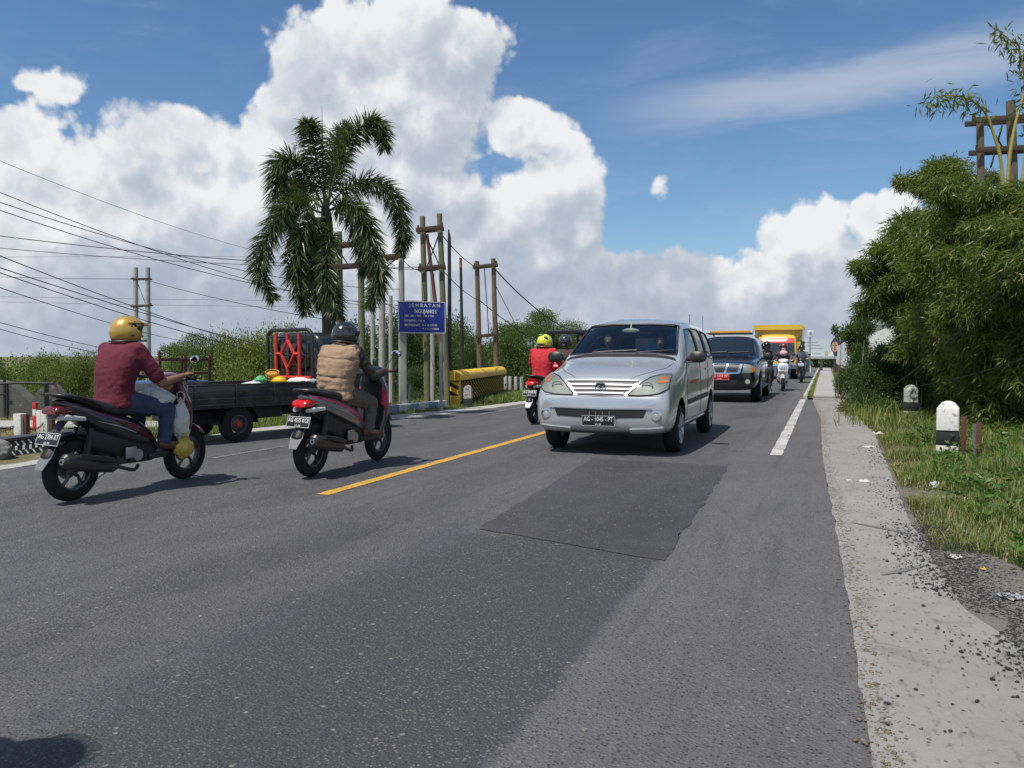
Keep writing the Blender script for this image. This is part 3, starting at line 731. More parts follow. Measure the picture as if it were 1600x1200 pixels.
prism(bm, [(x, z+hB+.015) for x, z in prof], 'y', -.06, Lb+.3); finish(bm, 'cap', YEL, t)
bm = BM(); box(bm, (0, Lb/2+.1, hB+.004), (.30, Lb+.3, .022)); finish(bm, 'joint', BKP, t)
for z0 in (.27, .47):
    bm = BM();
    prism(bm, [(-wB/2+.005, z0+.12), (-wB/2+.005, z0+.03), (wB/2-.005, z0-.11), (wB/2-.005, z0-.02)], 'y', -.004, .01); finish(bm, 'black_stripe', BKP, t)
# hexagonal net along the road side
bm = BM(); s = .105; rows = 5; cols = int(Lb/(s*1.5))
for i in range(cols):
    for j in range(rows):
        cy = .34+i*s*1.5; cz = .10+(j+(.5 if i % 2 else 0))*s*1.05
        if cz > hB-.06: continue
        h = [(cy+s*.5*math.cos(q)*1.0, cz+s*.52*math.sin(q)) for q in [math.pi/3*m_ for m_ in range(6)]]
        for m_ in range(3):
            p, q = h[m_], h[m_+1]; tube(bm, [(.12, p[0], p[1]), (.12, q[0], q[1])], .0078, 4, cap=False)
        p = h[0]; q = (cy+s, cz); tube(bm, [(.12, p[0], p[1]), (.12, q[0], q[1])], .0078, 4, cap=False)
o = finish(bm, 'yellow_net', M('net_yellow', (.66,.42,.04), .7, var=.2), t); o['kind'] = 'stuff'
# km stones
def roundstone(label, loc, h, w, hw, rz=0):
    t = thing('kilometre_stone', label, 'kilometre stone', loc, rz)
    bm = BM(); box(bm, (0, 0, h*.2-.1), (w*1.02, hw, h*.4+.2), bev=.008); finish(bm, 'base', BKP, t)
    pr = [(-w/2, h*.4), (w/2, h*.4)]+[(w/2*math.cos(math.pi*i/10), h*.78+h*.22*math.sin(math.pi*i/10)) for i in range(11)]
    bm = BM(); prism(bm, pr, 'y', -hw/2, hw/2); finish(bm, 'top', M('old_white_paint', (.42,.41,.38), .85, var=.2, scale=14, dirt=((.12,.11,.10), 16, .5, .7)), t)
    text('TA', w*.42, 'lettering', BKP, t, (0, -hw/2-.001, h*.80), (R(90), 0, 0), .001); text('KM 1', w*.32, 'lettering', BKP, t, (0, -hw/2-.001, h*.56), (R(90), 0, 0), .001)
b = P(731, 636); roundstone('small round topped stone with black base at the yellow barrier', b, (633-600)/FPX*18.8, .175, .13, YAW*.6)
# right bollards: square posts with pyramid tops
WPT = M('chalky_white_paint', (.66, .65, .60), .85, var=.12, scale=10, bump=.3, dirt=((.16,.15,.13), 11, .52, .75))
WPT2 = M('grimy_white_paint', (.52, .52, .47), .85, var=.2, scale=10, bump=.3, dirt=((.10,.11,.08), 9, .44, .8))
def bollard(label, px, py, topy, w, rz, wm, group):
    b = P(px, py, -.02); D = (b-Vector((0,0,0))).xy.dot(Vector((-math.sin(YAW), math.cos(YAW)))); H = (py-topy)/FPX*D
    t = thing('bollard', label, 'bollard', b, rz, group); W_ = w/FPX*D
    bm = BM(); box(bm, (0, 0, H*.10-.06), (W_, W_, H*.2+.12), bev=.006); finish(bm, 'white_base', wm, t)
    bm = BM(); box(bm, (0, 0, H*.325), (W_*1.0, W_*1.0, H*.25-.004), bev=.006); finish(bm, 'black_band', BKP, t)
    bm = BM(); box(bm, (0, 0, H*.462), (W_*.93, W_*.93, H*.022)); finish(bm, 'groove', BKP, t)
    bm = BM(); rings(bm, [[Vector((sx*W_*a, sy*W_*a, z)) for sx, sy in ((-1,-1),(1,-1),(1,1),(-1,1))] for a, z in ((.5, H*.475), (.5, H*.86), (.47, H*.885), (.30, H*.965), (.10, H*1.0))])
    bmesh.ops.bevel(bm, geom=[e for e in bm.edges if abs(e.verts[0].co.z-e.verts[1].co.z) > .1], offset=.007, segments=2, affect='EDGES')
    finish(bm, 'pyramid_top', wm, t, angle=25)
    return t
bollard('nearer white bollard with black band beside the rusty posts', 1480, 712, 626, 31, -R(9), WPT, 'white bollards on the right verge')
bollard('farther grimy white bollard half sunk in the bush foot', 1422.5, 652, 601, 20, -R(4), WPT2, 'white bollards on the right verge')
# rusty iron stub posts
b = P(1519, 725, -.03); t = thing('iron_stub', 'two rusty angle iron posts sticking out of the grass by the bollard', 'iron posts', b, YAW)
for dx, h, dy in ((-.045, .58, .10), (.05, .52, -.03)):
    bm = BM(); box(bm, (dx, dy, h/2-.05), (.055, .012, h), bev=.002); box(bm, (dx+.024, dy+.03, h/2-.05), (.010, .06, h-.01), bev=.002); finish(bm, 'post', RUST, t)
bm = BM(); box(bm, (.02, .0, .27), (.045, .008, .36)); finish(bm, 'grey_plate', M('grey_green_paint', (.17,.21,.19), .7, var=.3), t)
bm = BM(); tube(bm, spline([(.03, -.05, .16), (.06, -.06, .18), (.09, .02, .17), (.04, .06, .14), (.0, 0, .12)], 16), .004, 5); finish(bm, 'wire_loop', IRN, t)

# ------------------------------------------------------------------ left side: chained bollards, planter kerb, ruin
def slab_bollard(px, py, topy, w, label, red=False):
    b = P(px, py); D = b.xy.dot(Vector((-math.sin(YAW), math.cos(YAW)))); H = (py-topy)/FPX*D; W_ = w/FPX*D
    t = thing('chain_bollard', label, 'bollard', b, R(8), 'white bollards with chain on the left')
    bm = BM(); box(bm, (0, 0, H/2-.05), (W_, W_*.9, H+.1), bev=.01); finish(bm, 'post', WPT, t)
    bm = BM(); box(bm, (W_/2+.03, .02, H/2-.03), (.045, .07, H+.04), bev=.004); finish(bm, 'rusty_flange', RUST, t)
    return t, b, H
q1 = slab_bollard(32, 683, 646, 14, 'nearest white square bollard holding a chain, left of the first scooter')
q2 = slab_bollard(73, 679, 642, 12, 'second white square bollard behind the first scooter\'s tail')
q3 = slab_bollard(63, 672, 641, 8, 'small white bollard farther back behind the red post')
for (a, b, lab) in ((q1, q2, 'sagging rusty chain between two white bollards'), (None, q1, 'rusty chain running left from the nearest white bollard')):
    A = (a[1] if a else P(-40, 686))+Vector((0, 0, .24)); B = b[1]+Vector((0, 0, .24)); bm = BM()
    pts = [A.lerp(B, i/24)-Vector((0, 0, .15*(1-(2*i/24-1)**2))) for i in range(25)]
    for i in range(24):
        m_ = (pts[i]+pts[i+1])/2; d = (pts[i+1]-pts[i]); a_, b_ = frame(d)
        if i % 2: a_, b_ = b_, a_
        tube(bm, [m_+d*.62*math.cos(w)+a_*.014*math.sin(w) for w in [2*math.pi*k_/8 for k_ in range(9)]], .005, 4, cap=False)
    o = finish(bm, 'chain', RUST, None); tag(o, lab, 'chain')
t = thing('red_post', 'red and white painted short post behind the chained bollards', 'post', P(56, 671)); bm = BM()
REDP = M('red_paint', (.55, .03, .02), .55, var=.15)
for i in range(4):
    bm = BM(); box(bm, (0, 0, .06+i*.105), (.075, .05, .105), bev=.003); finish(bm, 'red_band' if i != 2 else 'white_band', REDP if i != 2 else WPT, t)
bm = BM(); box(bm, (P(75,664).x, P(75,664).y, .015), (4.6, 1.1, .03), rot=Matrix.Rotation(R(20), 3, 'Z'), bev=.01); o = finish(bm, 'plaza_slab', MC2, None); o['kind'] = 'structure'
# black and white patterned planter kerb
a0 = P(-60, 722); a1 = P(175, 690); dv = a1-a0; Lk = dv.length; rz = math.atan2(dv.y, dv.x)
t = thing('patterned_kerb', 'low sloping kerb painted with black and white zigzags, dark coping on top', 'kerb', a0, rz)
bm = BM(); prism(bm, [(0, -.05), (.10, .155), (.34, .155), (.34, -.05)], 'x', 0, Lk); o = finish(bm, 'face', M('kerb_black', (.025,.025,.03), .8, var=.3), t, False)
bm = BM(); box(bm, (Lk/2, .21, .175), (Lk, .24, .035), bev=.006); finish(bm, 'coping', M('coping_dark', (.045,.045,.055), .7, var=.2), t)
kk = int(Lk/.095); me0 = None
for i in range(kk):
    for j in range(3):
        bm = BM(); z0 = -.01+j*.055; x0 = i*.095+(j % 2)*.0475+.02; w = .026
        def sp_(x, z): return Vector((x, (z+.05)/.205*.10-.0035, z))
        sk = .022 if j % 2 else -.022
        q = [sp_(x0-w/2, z0), sp_(x0+w/2, z0), sp_(x0+w/2+sk, z0+.05), sp_(x0-w/2+sk, z0+.05)]
        if me0 is None: me0 = {}
        key = j
        if key not in me0:
            bm2 = BM(); qq = [p-Vector((x0, 0, 0)) for p in q]; rings(bm2, [qq, [p+Vector((0, -.004, .002)) for p in qq]]); me0[key] = finish(bm2, 'white_mark', WPT, t, False); me0[key].location = (x0, 0, 0)
        elif i*3+j < 280: o = link(bpy.data.objects.new('white_mark', me0[key].data), t); o.location = (x0+rnd.uniform(-.008, .008), 0, rnd.uniform(-.004, .004))
        bm.free()
# boulder at frame edge
def rock(label, loc, r, mat, cat='rock', sq=(1, 1, .8)):
    bm = BM(); bmesh.ops.create_icosphere(bm, subdivisions=4, radius=1)
    for v in bm.verts:
        p = v.co.copy(); k = 1+.28*noise.noise(p*1.3+Vector(loc))+.13*noise.noise(p*3.5)+.05*noise.noise(p*9); v.co = Vector((p.x*sq[0], p.y*sq[1], p.z*sq[2]))*r*k
    o = finish(bm, 'rock', mat, None); o.location = loc; return tag(o, label, cat)
rock('mottled grey rock on the verge at the left frame edge', P(-4, 706, .06), .16, M('rock_grey', (.24,.23,.21), .95, var=.4, scale=16, bump=1, dirt=((.07,.07,.06), 10, .5, .6)))
# gabled concrete ruin
MR = M('blackened_concrete', (.115, .112, .105), .95, var=.35, scale=4, bump=.8, dirt=((.40,.39,.37), 5, .56, .55))
Dr = 15.5
for (pts, lab) in (([(-70,665),(-70,615),(-30,592),(12,598),(30,612),(48,630),(62,645),(62,668)], 'blackened concrete gable at the left frame edge under a thin beam'),
                   ([(48,668),(50,628),(60,610),(75,598),(88,612),(100,626),(112,640),(118,668)], 'second blackened concrete gable with stains behind the white bollards')):
    L = PD(pts[0][0], 668, Dr); fw = Vector((-math.sin(YAW), math.cos(YAW), 0)); bm = BM()
    t = thing('ruined_gable', lab, 'wall', (L.x, L.y, 0), YAW, 'blackened gables of the old bridge')
    q = [((p[0]-pts[0][0])/FPX*Dr, PD(p[0], p[1], Dr).z) for p in pts]; q = [(x, z if z > .05 else -.3) for x, z in q]
    prism(bm, q, 'y', 0, .35);
    bmesh.ops.subdivide_edges(bm, edges=bm.edges, cuts=3, use_grid_fill=True)
    for v in bm.verts: v.co += Vector((noise.noise(v.co*4), noise.noise(v.co*4+Vector((3,0,0))), noise.noise(v.co*4+Vector((0,5,0)))))*.03
    finish(bm, 'wall', MR, t)
    bm = BM(); cx = q[3][0]-.02 if len(q) > 3 else .5
    box(bm, (cx, -.03, .33), (.035, .035, .80)); box(bm, (cx, -.055, .42), (.16, .02, .03)); finish(bm, 'iron_strut', IRN, t)
t = thing('beam_shelter', 'rusty thin beam frame standing in front of the blackened gables', 'frame', (0,0,0)); t.location = PD(10,640,15).xy.to_3d(); L = t.location.copy()
bm = BM(); tube(bm, [PD(-60,603,15)-L, PD(30,598,15)-L, PD(84,599,15)-L], .028, 6); finish(bm, 'beam', IRN, t)
for px in (11, 71): bm = BM(); tube(bm, [PD(px,600,15)-L, PD(px+1,662,15)-L], .022, 6); finish(bm, 'upright', IRN, t)
bm = BM(); tube(bm, [PD(84,596,15)-L, PD(112,668,15)-L], .02, 6); finish(bm, 'stay', RUST, t)
# blue and white kerb beyond the pickup
a0 = P(555, 652); a1 = P(700, 637); dv = a1-a0; n_b = 9; rz = math.atan2(dv.y, dv.x)
t = thing('striped_kerb', 'low kerb wall painted in pale blue and white blocks behind the poles', 'kerb', a0, rz)
PBL = M('pale_blue_paint', (.22,.33,.42), .8, var=.2, dirt=((.35,.36,.35), 7, .5, .5))
for i in range(n_b):
    bm = BM(); w = dv.length/n_b; box(bm, (w*(i+.5), .1, .04), (w-.006, .16, .24), bev=.008); finish(bm, 'painted_block', PBL if i % 2 else WPT, t)
# grey guard posts beyond the barrier
for i, px in enumerate((790, 797, 806, 815)):
    b = P(px, 605+(.5*i)); bm = BM(); box(bm, (0, 0, .16), (.10, .10, .48), bev=.01); o = finish(bm, 'guard_post', CONP, None); o.location = b
    tag(o, ('nearest grey stub post, touching the far end of the yellow barrier', 'second grey stub post beyond the yellow barrier', 'third grey stub post beyond the yellow barrier', 'farthest grey stub post, closest to the red shirted rider')[i], 'post', 'grey stub posts right of the yellow barrier')

# ------------------------------------------------------------------ far end: billboard, sign, bridge rail
Dd = 54.0
pA = PD(1250, 543, Dd); pB = PD(1321, 543, Dd); ctr = (pA+pB)/2; wq = (pB-pA).length; hq = (555-528)/FPX*Dd
t = thing('billboard', 'pale advertising board with a woman in a dark headscarf at its right', 'billboard', (ctr.x, ctr.y, 0), YAW); z0 = ctr.z
bm = BM(); box(bm, (0, 0, z0), (wq, .12, hq)); finish(bm, 'board', M('billboard_pale', (.62,.68,.70), .5, var=.08, scale=.6), t)
bm = BM(); box(bm, (0, -.05, z0-hq/2-.09), (wq+.9, .5, .16)); finish(bm, 'catwalk', M('catwalk_grey', (.45,.52,.50), .6), t)
def disc(bm, cx, cz, rx, rz_, y, k=20, a0=0):
    vs_ = [bm.verts.new((cx+rx*math.cos(2*math.pi*i/k), y, cz+rz_*math.sin(2*math.pi*i/k))) for i in range(k)]; bm.faces.new(vs_)
sx = wq/2
bm = BM(); disc(bm, sx*.56, z0+.13, .36, .50, -.064); disc(bm, sx*.72, z0-.38, .42, .33, -.063); finish(bm, 'printed_headscarf', M('print_navy', (.03,.035,.06), .6), t)
bm = BM(); disc(bm, sx*.52, z0+.06, .24, .35, -.068); disc(bm, sx*.16, z0-.42, .12, .22, -.0675); finish(bm, 'printed_face', M('print_skin', (.58,.36,.28), .6), t)
bm = BM(); [disc(bm, sx*.52+q, z0+.13, .05, .022, -.072) for q in (-.10, .09)]; disc(bm, sx*.52, z0-.14, .07, .025, -.072); finish(bm, 'printed_features', M('print_brown', (.10,.04,.04), .6), t)
bm = BM()
for i in range(3): box(bm, (-sx*.55+i*.2, -.064, z0+.35-i*.2), (.9, .004, .03))
box(bm, (-sx*.28, -.064, z0-.42), (.6, .004, .05)); finish(bm, 'printed_lines', M('print_grey', (.25,.3,.34), .6), t)
for k in (-.6, 0, .6): bm = BM(); tube(bm, [(sx*k, .2, -1), (sx*k, .2, z0)], .09, 8); finish(bm, 'leg', STL, t)
q = PD(1266.5, 521, 53); o_ = thing('shop_sign', 'small white square sign standing above the billboard', 'sign', (q.x, q.y, 0), YAW)
bm = BM(); box(bm, (0, 0, q.z), (.36, .06, .42), bev=.01); finish(bm, 'panel', WHT, o_)
bm = BM(); disc(bm, 0, q.z, .10, .12, -.034); finish(bm, 'emblem', M('print_grey', (.25,.3,.34), .6), o_)
bm = BM(); tube(bm, [(0, .06, -1), (0, .06, q.z)], .04, 6); finish(bm, 'post', STL, o_)
q = PD(1267, 567, 52); b = PD(1267, 578, 52); o_ = thing('green_sign', 'small round topped green sign on a white post under the billboard', 'sign', (q.x, q.y, 0), YAW)
bm = BM(); lathe(bm, [(.0, -.03), (.115, -.03), (.115, .03), (0, .03)], 'y', (0, 0, q.z), 16, cap=False); finish(bm, 'panel', M('sign_green', (.01,.24,.13), .5), o_)
bm = BM(); tube(bm, [(0, .05, -.5), (0, .05, q.z)], .045, 8); finish(bm, 'post', WPT, o_)
# bridge truss rail on the right
t = thing('bridge_railing', 'steel bridge side with white panels between dark posts beyond the bushes', 'bridge side', (.86, 27, 0))
bm = BM(); box(bm, (0, 24, 1.90), (.16, 48, .12)); finish(bm, 'top_rail', M('bridge_dark', (.05,.04,.045), .6, var=.3), t)
bm = BM(); box(bm, (0, 24, .25), (.2, 48, .5)); finish(bm, 'plinth', M('bridge_maroon', (.10,.05,.05), .8, var=.3), t)
for i in range(17):
    bm = BM(); box(bm, (0, i*3, 1.15), (.14, .14, 1.45)); finish(bm, 'post', MATS['bridge_dark'], t)
    if i < 16: bm = BM(); box(bm, (-.085, i*3+1.5, 1.12), (.04, 1.6, 1.2)); finish(bm, 'white_panel', M('panel_white', (.62,.64,.66), .6, var=.15), t)
bm = BM(); tube(bm, [(0, -2.0, .1), (0, 0, 1.9)], .09, 6); finish(bm, 'end_post', MATS['bridge_dark'], t)
t = thing('roadside_house', 'white walled house showing through leaves behind the bushes at right', 'house', (3.3, 44, 0))
bm = BM(); box(bm, (0, 0, -.2), (3.2, 3, 5.6)); finish(bm, 'wall', M('house_white', (.62,.62,.58), .8, var=.1), t)
bm = BM(); prism(bm, [(-1.9, 2.6), (0, 3.4), (1.9, 2.6), (1.9, 2.75), (0, 3.55), (-1.9, 2.75)], 'y', -1.8, 1.8); finish(bm, 'roof', M('roof_brown', (.12,.06,.04), .8), t)
bm = BM(); box(bm, (-.6, -1.52, 1.2), (.8, .06, .9)); finish(bm, 'window', DGL, t)
b = PD(1334, 548, 24); o = thing('red_banner', 'small red sign board peeping out above the bush top', 'sign', (b.x, b.y, 0), YAW)
bm = BM(); box(bm, (0, 0, b.z), (.42, .03, .16)); finish(bm, 'board', M('banner_red', (.45,.04,.03), .6), o)
bm = BM(); tube(bm, [(0, .04, -1), (0, .04, b.z)], .02, 6); finish(bm, 'post', IRN, o)

# ------------------------------------------------------------------ litter on the right verge
def crumple(name, label, cat, px, py, w, h, mat, z=.02, amp=.3, seed=0, group=None):
    b = P(px, py, z); D = b.xy.dot(Vector((-math.sin(YAW), math.cos(YAW)))); w = w/FPX*D*.8; h = h/FPX*D*.7
    bm = BM(); bmesh.ops.create_grid(bm, x_segments=9, y_segments=9, size=.5)
    for v in bm.verts:
        p = v.co*3+Vector((seed, 0, 0)); v.co.x += .10*noise.noise(p*1.7); v.co.y += .10*noise.noise(p*1.7+Vector((5,0,0)))
        v.co = Vector((v.co.x*w, v.co.y*w*1.1, abs(noise.noise(p*.7))*h*1.2+.12*h*abs(noise.noise(p*2.7))))
    bmesh.ops.solidify(bm, geom=bm.faces, thickness=.002)
    b.z = max(.006, height(b.x, b.y)-.02) if b.x < shR(b.y) else height(b.x, b.y)-.02
    o = finish(bm, name, mat, None, angle=20); o.location = b; o.rotation_euler = (0, 0, rnd.uniform(0, 6)); return tag(o, label, cat, group)
PAP = M('scrap_white', (.55,.54,.51), .8, var=.15, scale=20); FILM = M('plastic_film', (.55,.58,.60), .25, var=.2, scale=20, spec=.7)
LT = [(1350,751,18,5,PAP,'white paper scrap lying alone on the grey shoulder'),(1326,750,9,3,PAP,'small white scrap left of the larger paper on the shoulder'),
 (1370,675,20,6,PAP,'white crumpled paper at the grass edge below the bush'),(1358,698,18,4,PAP,'flat white paper on the shoulder below the bush'),
 (1508,703,14,7,PAP,'white paper tucked in grass right of the near bollard'),(1445,735,14,9,FILM,'clear plastic cup lying in grass left of the bollard'),
 (1512,772,16,9,PAP,'crumpled white tissue in the grass below the rusty posts'),(1492,856,26,6,PAP,'torn pale card on the black crumbs'),
 (1575,720,40,20,FILM,'crumpled clear plastic bag in the grass at the right edge'),(1557,700,22,6,PAP,'white sheet of paper behind the plastic bag'),
 (1537,874,8,5,M('scrap_yellow', (.7,.5,.03), .6),'tiny yellow wrapper at the lower grass edge'),(1582,915,44,7,M('grey_board', (.30,.31,.32), .8),'grey flat board piece lying on the dark crumbs'),
 (1461,752,14,18,FILM,'upright empty clear bottle shard in dry grass'),(1547,656,12,12,FILM,'small shiny plastic bag far back in the grass'),(1590,860,18,10,PAP,'white rag at the right frame edge in dry grass'),
 (648,640,8,4,PAP,'white scrap on the left verge below the blue sign')]
for i, (px, py, w, h, m_, lab) in enumerate(LT): crumple('litter', lab, 'litter', px, py, w, h, m_, .035 if px > 1400 else .01, seed=i*3.1)
# ------------------------------------------------------------------ grass
GRS = leafmat('grass_blades', (.075, .135, .022), (.15, .215, .05), .5, .3, dead=((.34, .27, .13), .13))
GRD = leafmat('dry_grass_blades', (.17, .15, .06), (.10, .15, .035), .6, .25, dead=((.38, .29, .15), .5))
def grass(name, label, n_, sampler, hgt, mat, wid=.008):
    pts = []
    while len(pts) < n_:
        p = sampler()
        if p: pts.append(p)
    P0 = np.array(pts); n_ = len(P0); ang = RG.random(n_)*6.283; ln = RG.random(n_)*.7+.15
    H = hgt*(.35+RG.random(n_)**1.5)*P0[:, 3]; W_ = wid*(.6+.8*RG.random(n_))
    dx, dy = np.cos(ang), np.sin(ang); sx, sy = -dy, dx; V = np.empty((n_, 5, 3))
    for k, (a, b, w) in enumerate(((0, 0, 1), (0, 0, -1), (.5, .62, -.75), (.5, .62, .75), (1.0, .92, 0))):
        off = ln*H*a**1.6
        V[:, k, 0] = P0[:, 0]+dx*off+sx*W_*w/2; V[:, k, 1] = P0[:, 1]+dy*off+sy*W_*w/2; V[:, k, 2] = P0[:, 2]+H*b
    i = np.arange(n_)*5; F = np.concatenate([np.stack([i, i+1, i+2], 1), np.stack([i, i+2, i+3], 1), np.stack([i+3, i+2, i+4], 1)])
    o = npmesh(name, V.reshape(-1, 3), F, mat); return tag(o, label, 'grass', kind='stuff')
def g_right():
    y = 1.5+15.5*rnd.random()**1.25; x = shR(y)+.05+abs(rnd.gauss(0, 1.5))*(.45+.05*y)
    if x > 8: return None
    d = x-shR(y); q = noise.noise(Vector((x*1.6, y*1.6, 0)))
    if y < 5.6 and x < shR(y)+.35+.4*(5.6-y)*.9: return None
    if rnd.random() > .5+1.3*q+min(.4, d*.5): return None
    return (x, y, height(x, y)-.04, (.45+.9*min(1, d*.9))*(.75+.9*max(-.3, q)))
grass('verge_grass', 'green roadside grass on the right verge', 85000, g_right, .15, GRS, .006)
grass('dry_verge_grass', 'straw coloured dry grass along the right shoulder', 13000, lambda: (lambda p: p and rnd.random() < 1 and p[0] < shR(p[1])+.9 and (p[0], p[1], p[2], .8) or None)(g_right()), .10, GRD, .006)
def g_left():
    y = 7.5+17*rnd.random(); e = shL(y); x = e-abs(rnd.gauss(0, .9))-.02
    if x < -17: return None
    if rnd.random() > .8+.8*noise.noise(Vector((x*1.3, y*1.3, 5))): return None
    d = e-x; return (x, y, height(x, y)-.03, .5+.6*min(1, d))
grass('left_verge_grass', 'patchy green grass along the left shoulder', 40000, g_left, .13, GRS, .009)
def g_far():
    y = 5+14*rnd.random(); x = -9-9*rnd.random()
    if rnd.random() > .6+noise.noise(Vector((x*.6, y*.6, 8))): return None
    return (x, y, height(x, y)-.03, .7)
grass('plaza_grass', 'thin yellowing grass around the chained bollards', 18000, g_far, .10, GRD, .012)
def g_gap(): return (rnd.uniform(-.43, -.30), 22.4+26*rnd.random()**1.3, .05, rnd.uniform(.5, 1.3))
grass('kerb_weeds', 'weeds growing in the gap between kerb and footway', 3500, g_gap, .12, GRS, .01)
# broad leaved weeds in the right verge
V, F, k = [], [], 0
pos, dr = [], []
for i in range(420):
    y = 3.2+11*rnd.random(); x = shR(y)+.4+abs(rnd.gauss(0, 1.6))
    h = rnd.uniform(.05, .26); z0 = height(x, y)
    for j in range(rnd.randint(8, 26)):
        a = rnd.uniform(0, 6.28); pos.append((x+math.cos(a)*h*.25*rnd.random(), y+math.sin(a)*h*.25*rnd.random(), z0+h*rnd.random())); dr.append((math.cos(a), math.sin(a), rnd.uniform(-.1, .9)))
V, F = leaves(np.array(pos), np.array(dr), .06, .028); o = npmesh('verge_weeds', V, F, leafmat('weed_leaf', (.05,.13,.02), (.12,.22,.04))); tag(o, 'leafy green weeds mixed in the right verge', 'weeds', kind='stuff')

# ------------------------------------------------------------------ trees
LG1 = leafmat('leaf_mid_green', (.045, .095, .018), (.105, .17, .035), .5, .3)
LG2 = leafmat('leaf_dark_green', (.020, .050, .014), (.050, .092, .024), .45, .2)
LG3 = leafmat('leaf_yellow_green', (.095, .14, .022), (.19, .22, .05), .5, .32)
LG4 = leafmat('leaf_bluish_green', (.028, .065, .025), (.055, .10, .04), .5, .22)
BARK = M('bark', (.13, .105, .075), .9, var=.35, scale=8, bump=.8)
def crown(name, clumps, n_, ll, lw, mat, parent, droop=.0, flat=0, shell=.45):
    """leaves massed on clumps (x,y,z,rx,ry,rz)"""
    cl = np.array(clumps, float); w = (cl[:, 3]*cl[:, 4]*cl[:, 5])**.66; idx = RG.choice(len(cl), n_, p=w/w.sum())
    d = unit(RG.normal(size=(n_, 3))); rad = RG.random((n_, 1))**shell
    lump = 1+.22*np.sin(d[:, :1]*7+idx[:, None])*np.cos(d[:, 1:2]*6+idx[:, None]*2)+.12*RG.normal(size=(n_, 1))*rad
    pos = cl[idx, :3]+d*rad*lump*cl[idx, 3:6]
    dirs = d*.8+RG.normal(size=(n_, 3))*.7+np.array([0, 0, -droop]);
    if flat: dirs[:, 2] *= flat
    V, F = leaves(pos, dirs, ll, lw); return npmesh(name, V, F, mat, parent)
def make_tree(h, r, seed, mat, style='round', n_=6000, ll=.22, lw=.11):
    q = random.Random(seed); t = bpy.data.objects.new('tree', None); link(t)
    bm = BM(); top = Vector((q.uniform(-.3, .3), q.uniform(-.3, .3), h*.72))
    tube(bm, spline([(0, 0, -.5), (q.uniform(-.15, .15), 0, h*.3), top], 8), [.035*h*(1-.09*i) for i in range(8)], 7)
    cl = []
    if style == 'cone':
        for i in range(16):
            f = i/15; z = h*(.15+.8*f); rr = r*(1-f)*.8+.12
            for j in range(3 if f < .8 else 1):
                a = q.uniform(0, 6.28); d_ = rr*.55*(1 if f < .8 else 0); cl.append((math.cos(a)*d_, math.sin(a)*d_, z, rr*.55, rr*.55, h*.06))
                tube(bm, [(0, 0, z-.2), (math.cos(a)*d_, math.sin(a)*d_, z)], [.03, .01], 4)
    else:
        nb = 16 if style == 'round' else 13
        for i in range(nb):
            a = q.uniform(0, 6.28); f = q.random()
            if style == 'umbrella': z = h*(.62+.34*f); d_ = r*math.sqrt(q.random())*.95; s_ = (r*q.uniform(.28, .42), r*q.uniform(.28, .42), h*q.uniform(.035, .06))
            else: z = h*(.28+.62*f); d_ = r*(.85 if f < .6 else .5)*math.sqrt(q.random()); k_ = r*q.uniform(.30, .46); s_ = (k_, k_, k_*q.uniform(.7, 1))
            p = Vector((math.cos(a)*d_, math.sin(a)*d_, z)); cl.append((*p, *s_))
            st = Vector((0, 0, h*q.uniform(.2, .5))); tube(bm, spline([st, (p+st)/2+Vector((0, 0, -.1*h*q.random())), p], 5), [.016*h, .012*h, .009*h, .006*h, .003*h], 5)
    finish(bm, 'trunk', BARK, t); crown('crown', cl, n_, ll, lw, mat, t, droop=.25, flat=.5 if style == 'umbrella' else 0)
    return t
protos = {k: make_tree(*a) for k, a in {
 'r1': (9, 3.6, 1, LG1, 'round', 34000, .125, .065), 'r2': (8, 3.4, 2, LG3, 'round', 34000, .12, .06), 'r3': (9, 3.8, 3, LG2, 'round', 34000, .125, .065),
 'c1': (10, 2.6, 4, LG4, 'cone', 26000, .15, .045), 'u1': (9, 4.2, 5, LG1, 'umbrella', 24000, .12, .05), 'b1': (7, 3.4, 6, LG3, 'round', 28000, .12, .06)}.items()}
used = set()
def tree_at(kind, px, topy, D, wide, label, group):
    """tree with its top at a photo pixel"""
    h0 = {'r1': 9, 'r2': 8, 'r3': 9, 'c1': 10, 'u1': 9, 'b1': 7}[kind]; r0 = {'r1': 3.6, 'r2': 3.4, 'r3': 3.8, 'c1': 2.6, 'u1': 4.2, 'b1': 3.4}[kind]
    top = PD(px, topy, D); g = height(top.x, top.y); H = max(2.0, top.z-g); s = H/(h0*(.97)); sw_ = max(wide/FPX*D/r0, s*.58)
    o = protos[kind] if kind not in used else dup(protos[kind]); used.add(kind)
    o.location = (top.x, top.y, g); o.scale = (sw_, sw_, s); o.rotation_euler = (0, 0, rnd.uniform(0, 6.28)); tag(o, label, 'tree', group); o.name = 'tree'
    return o
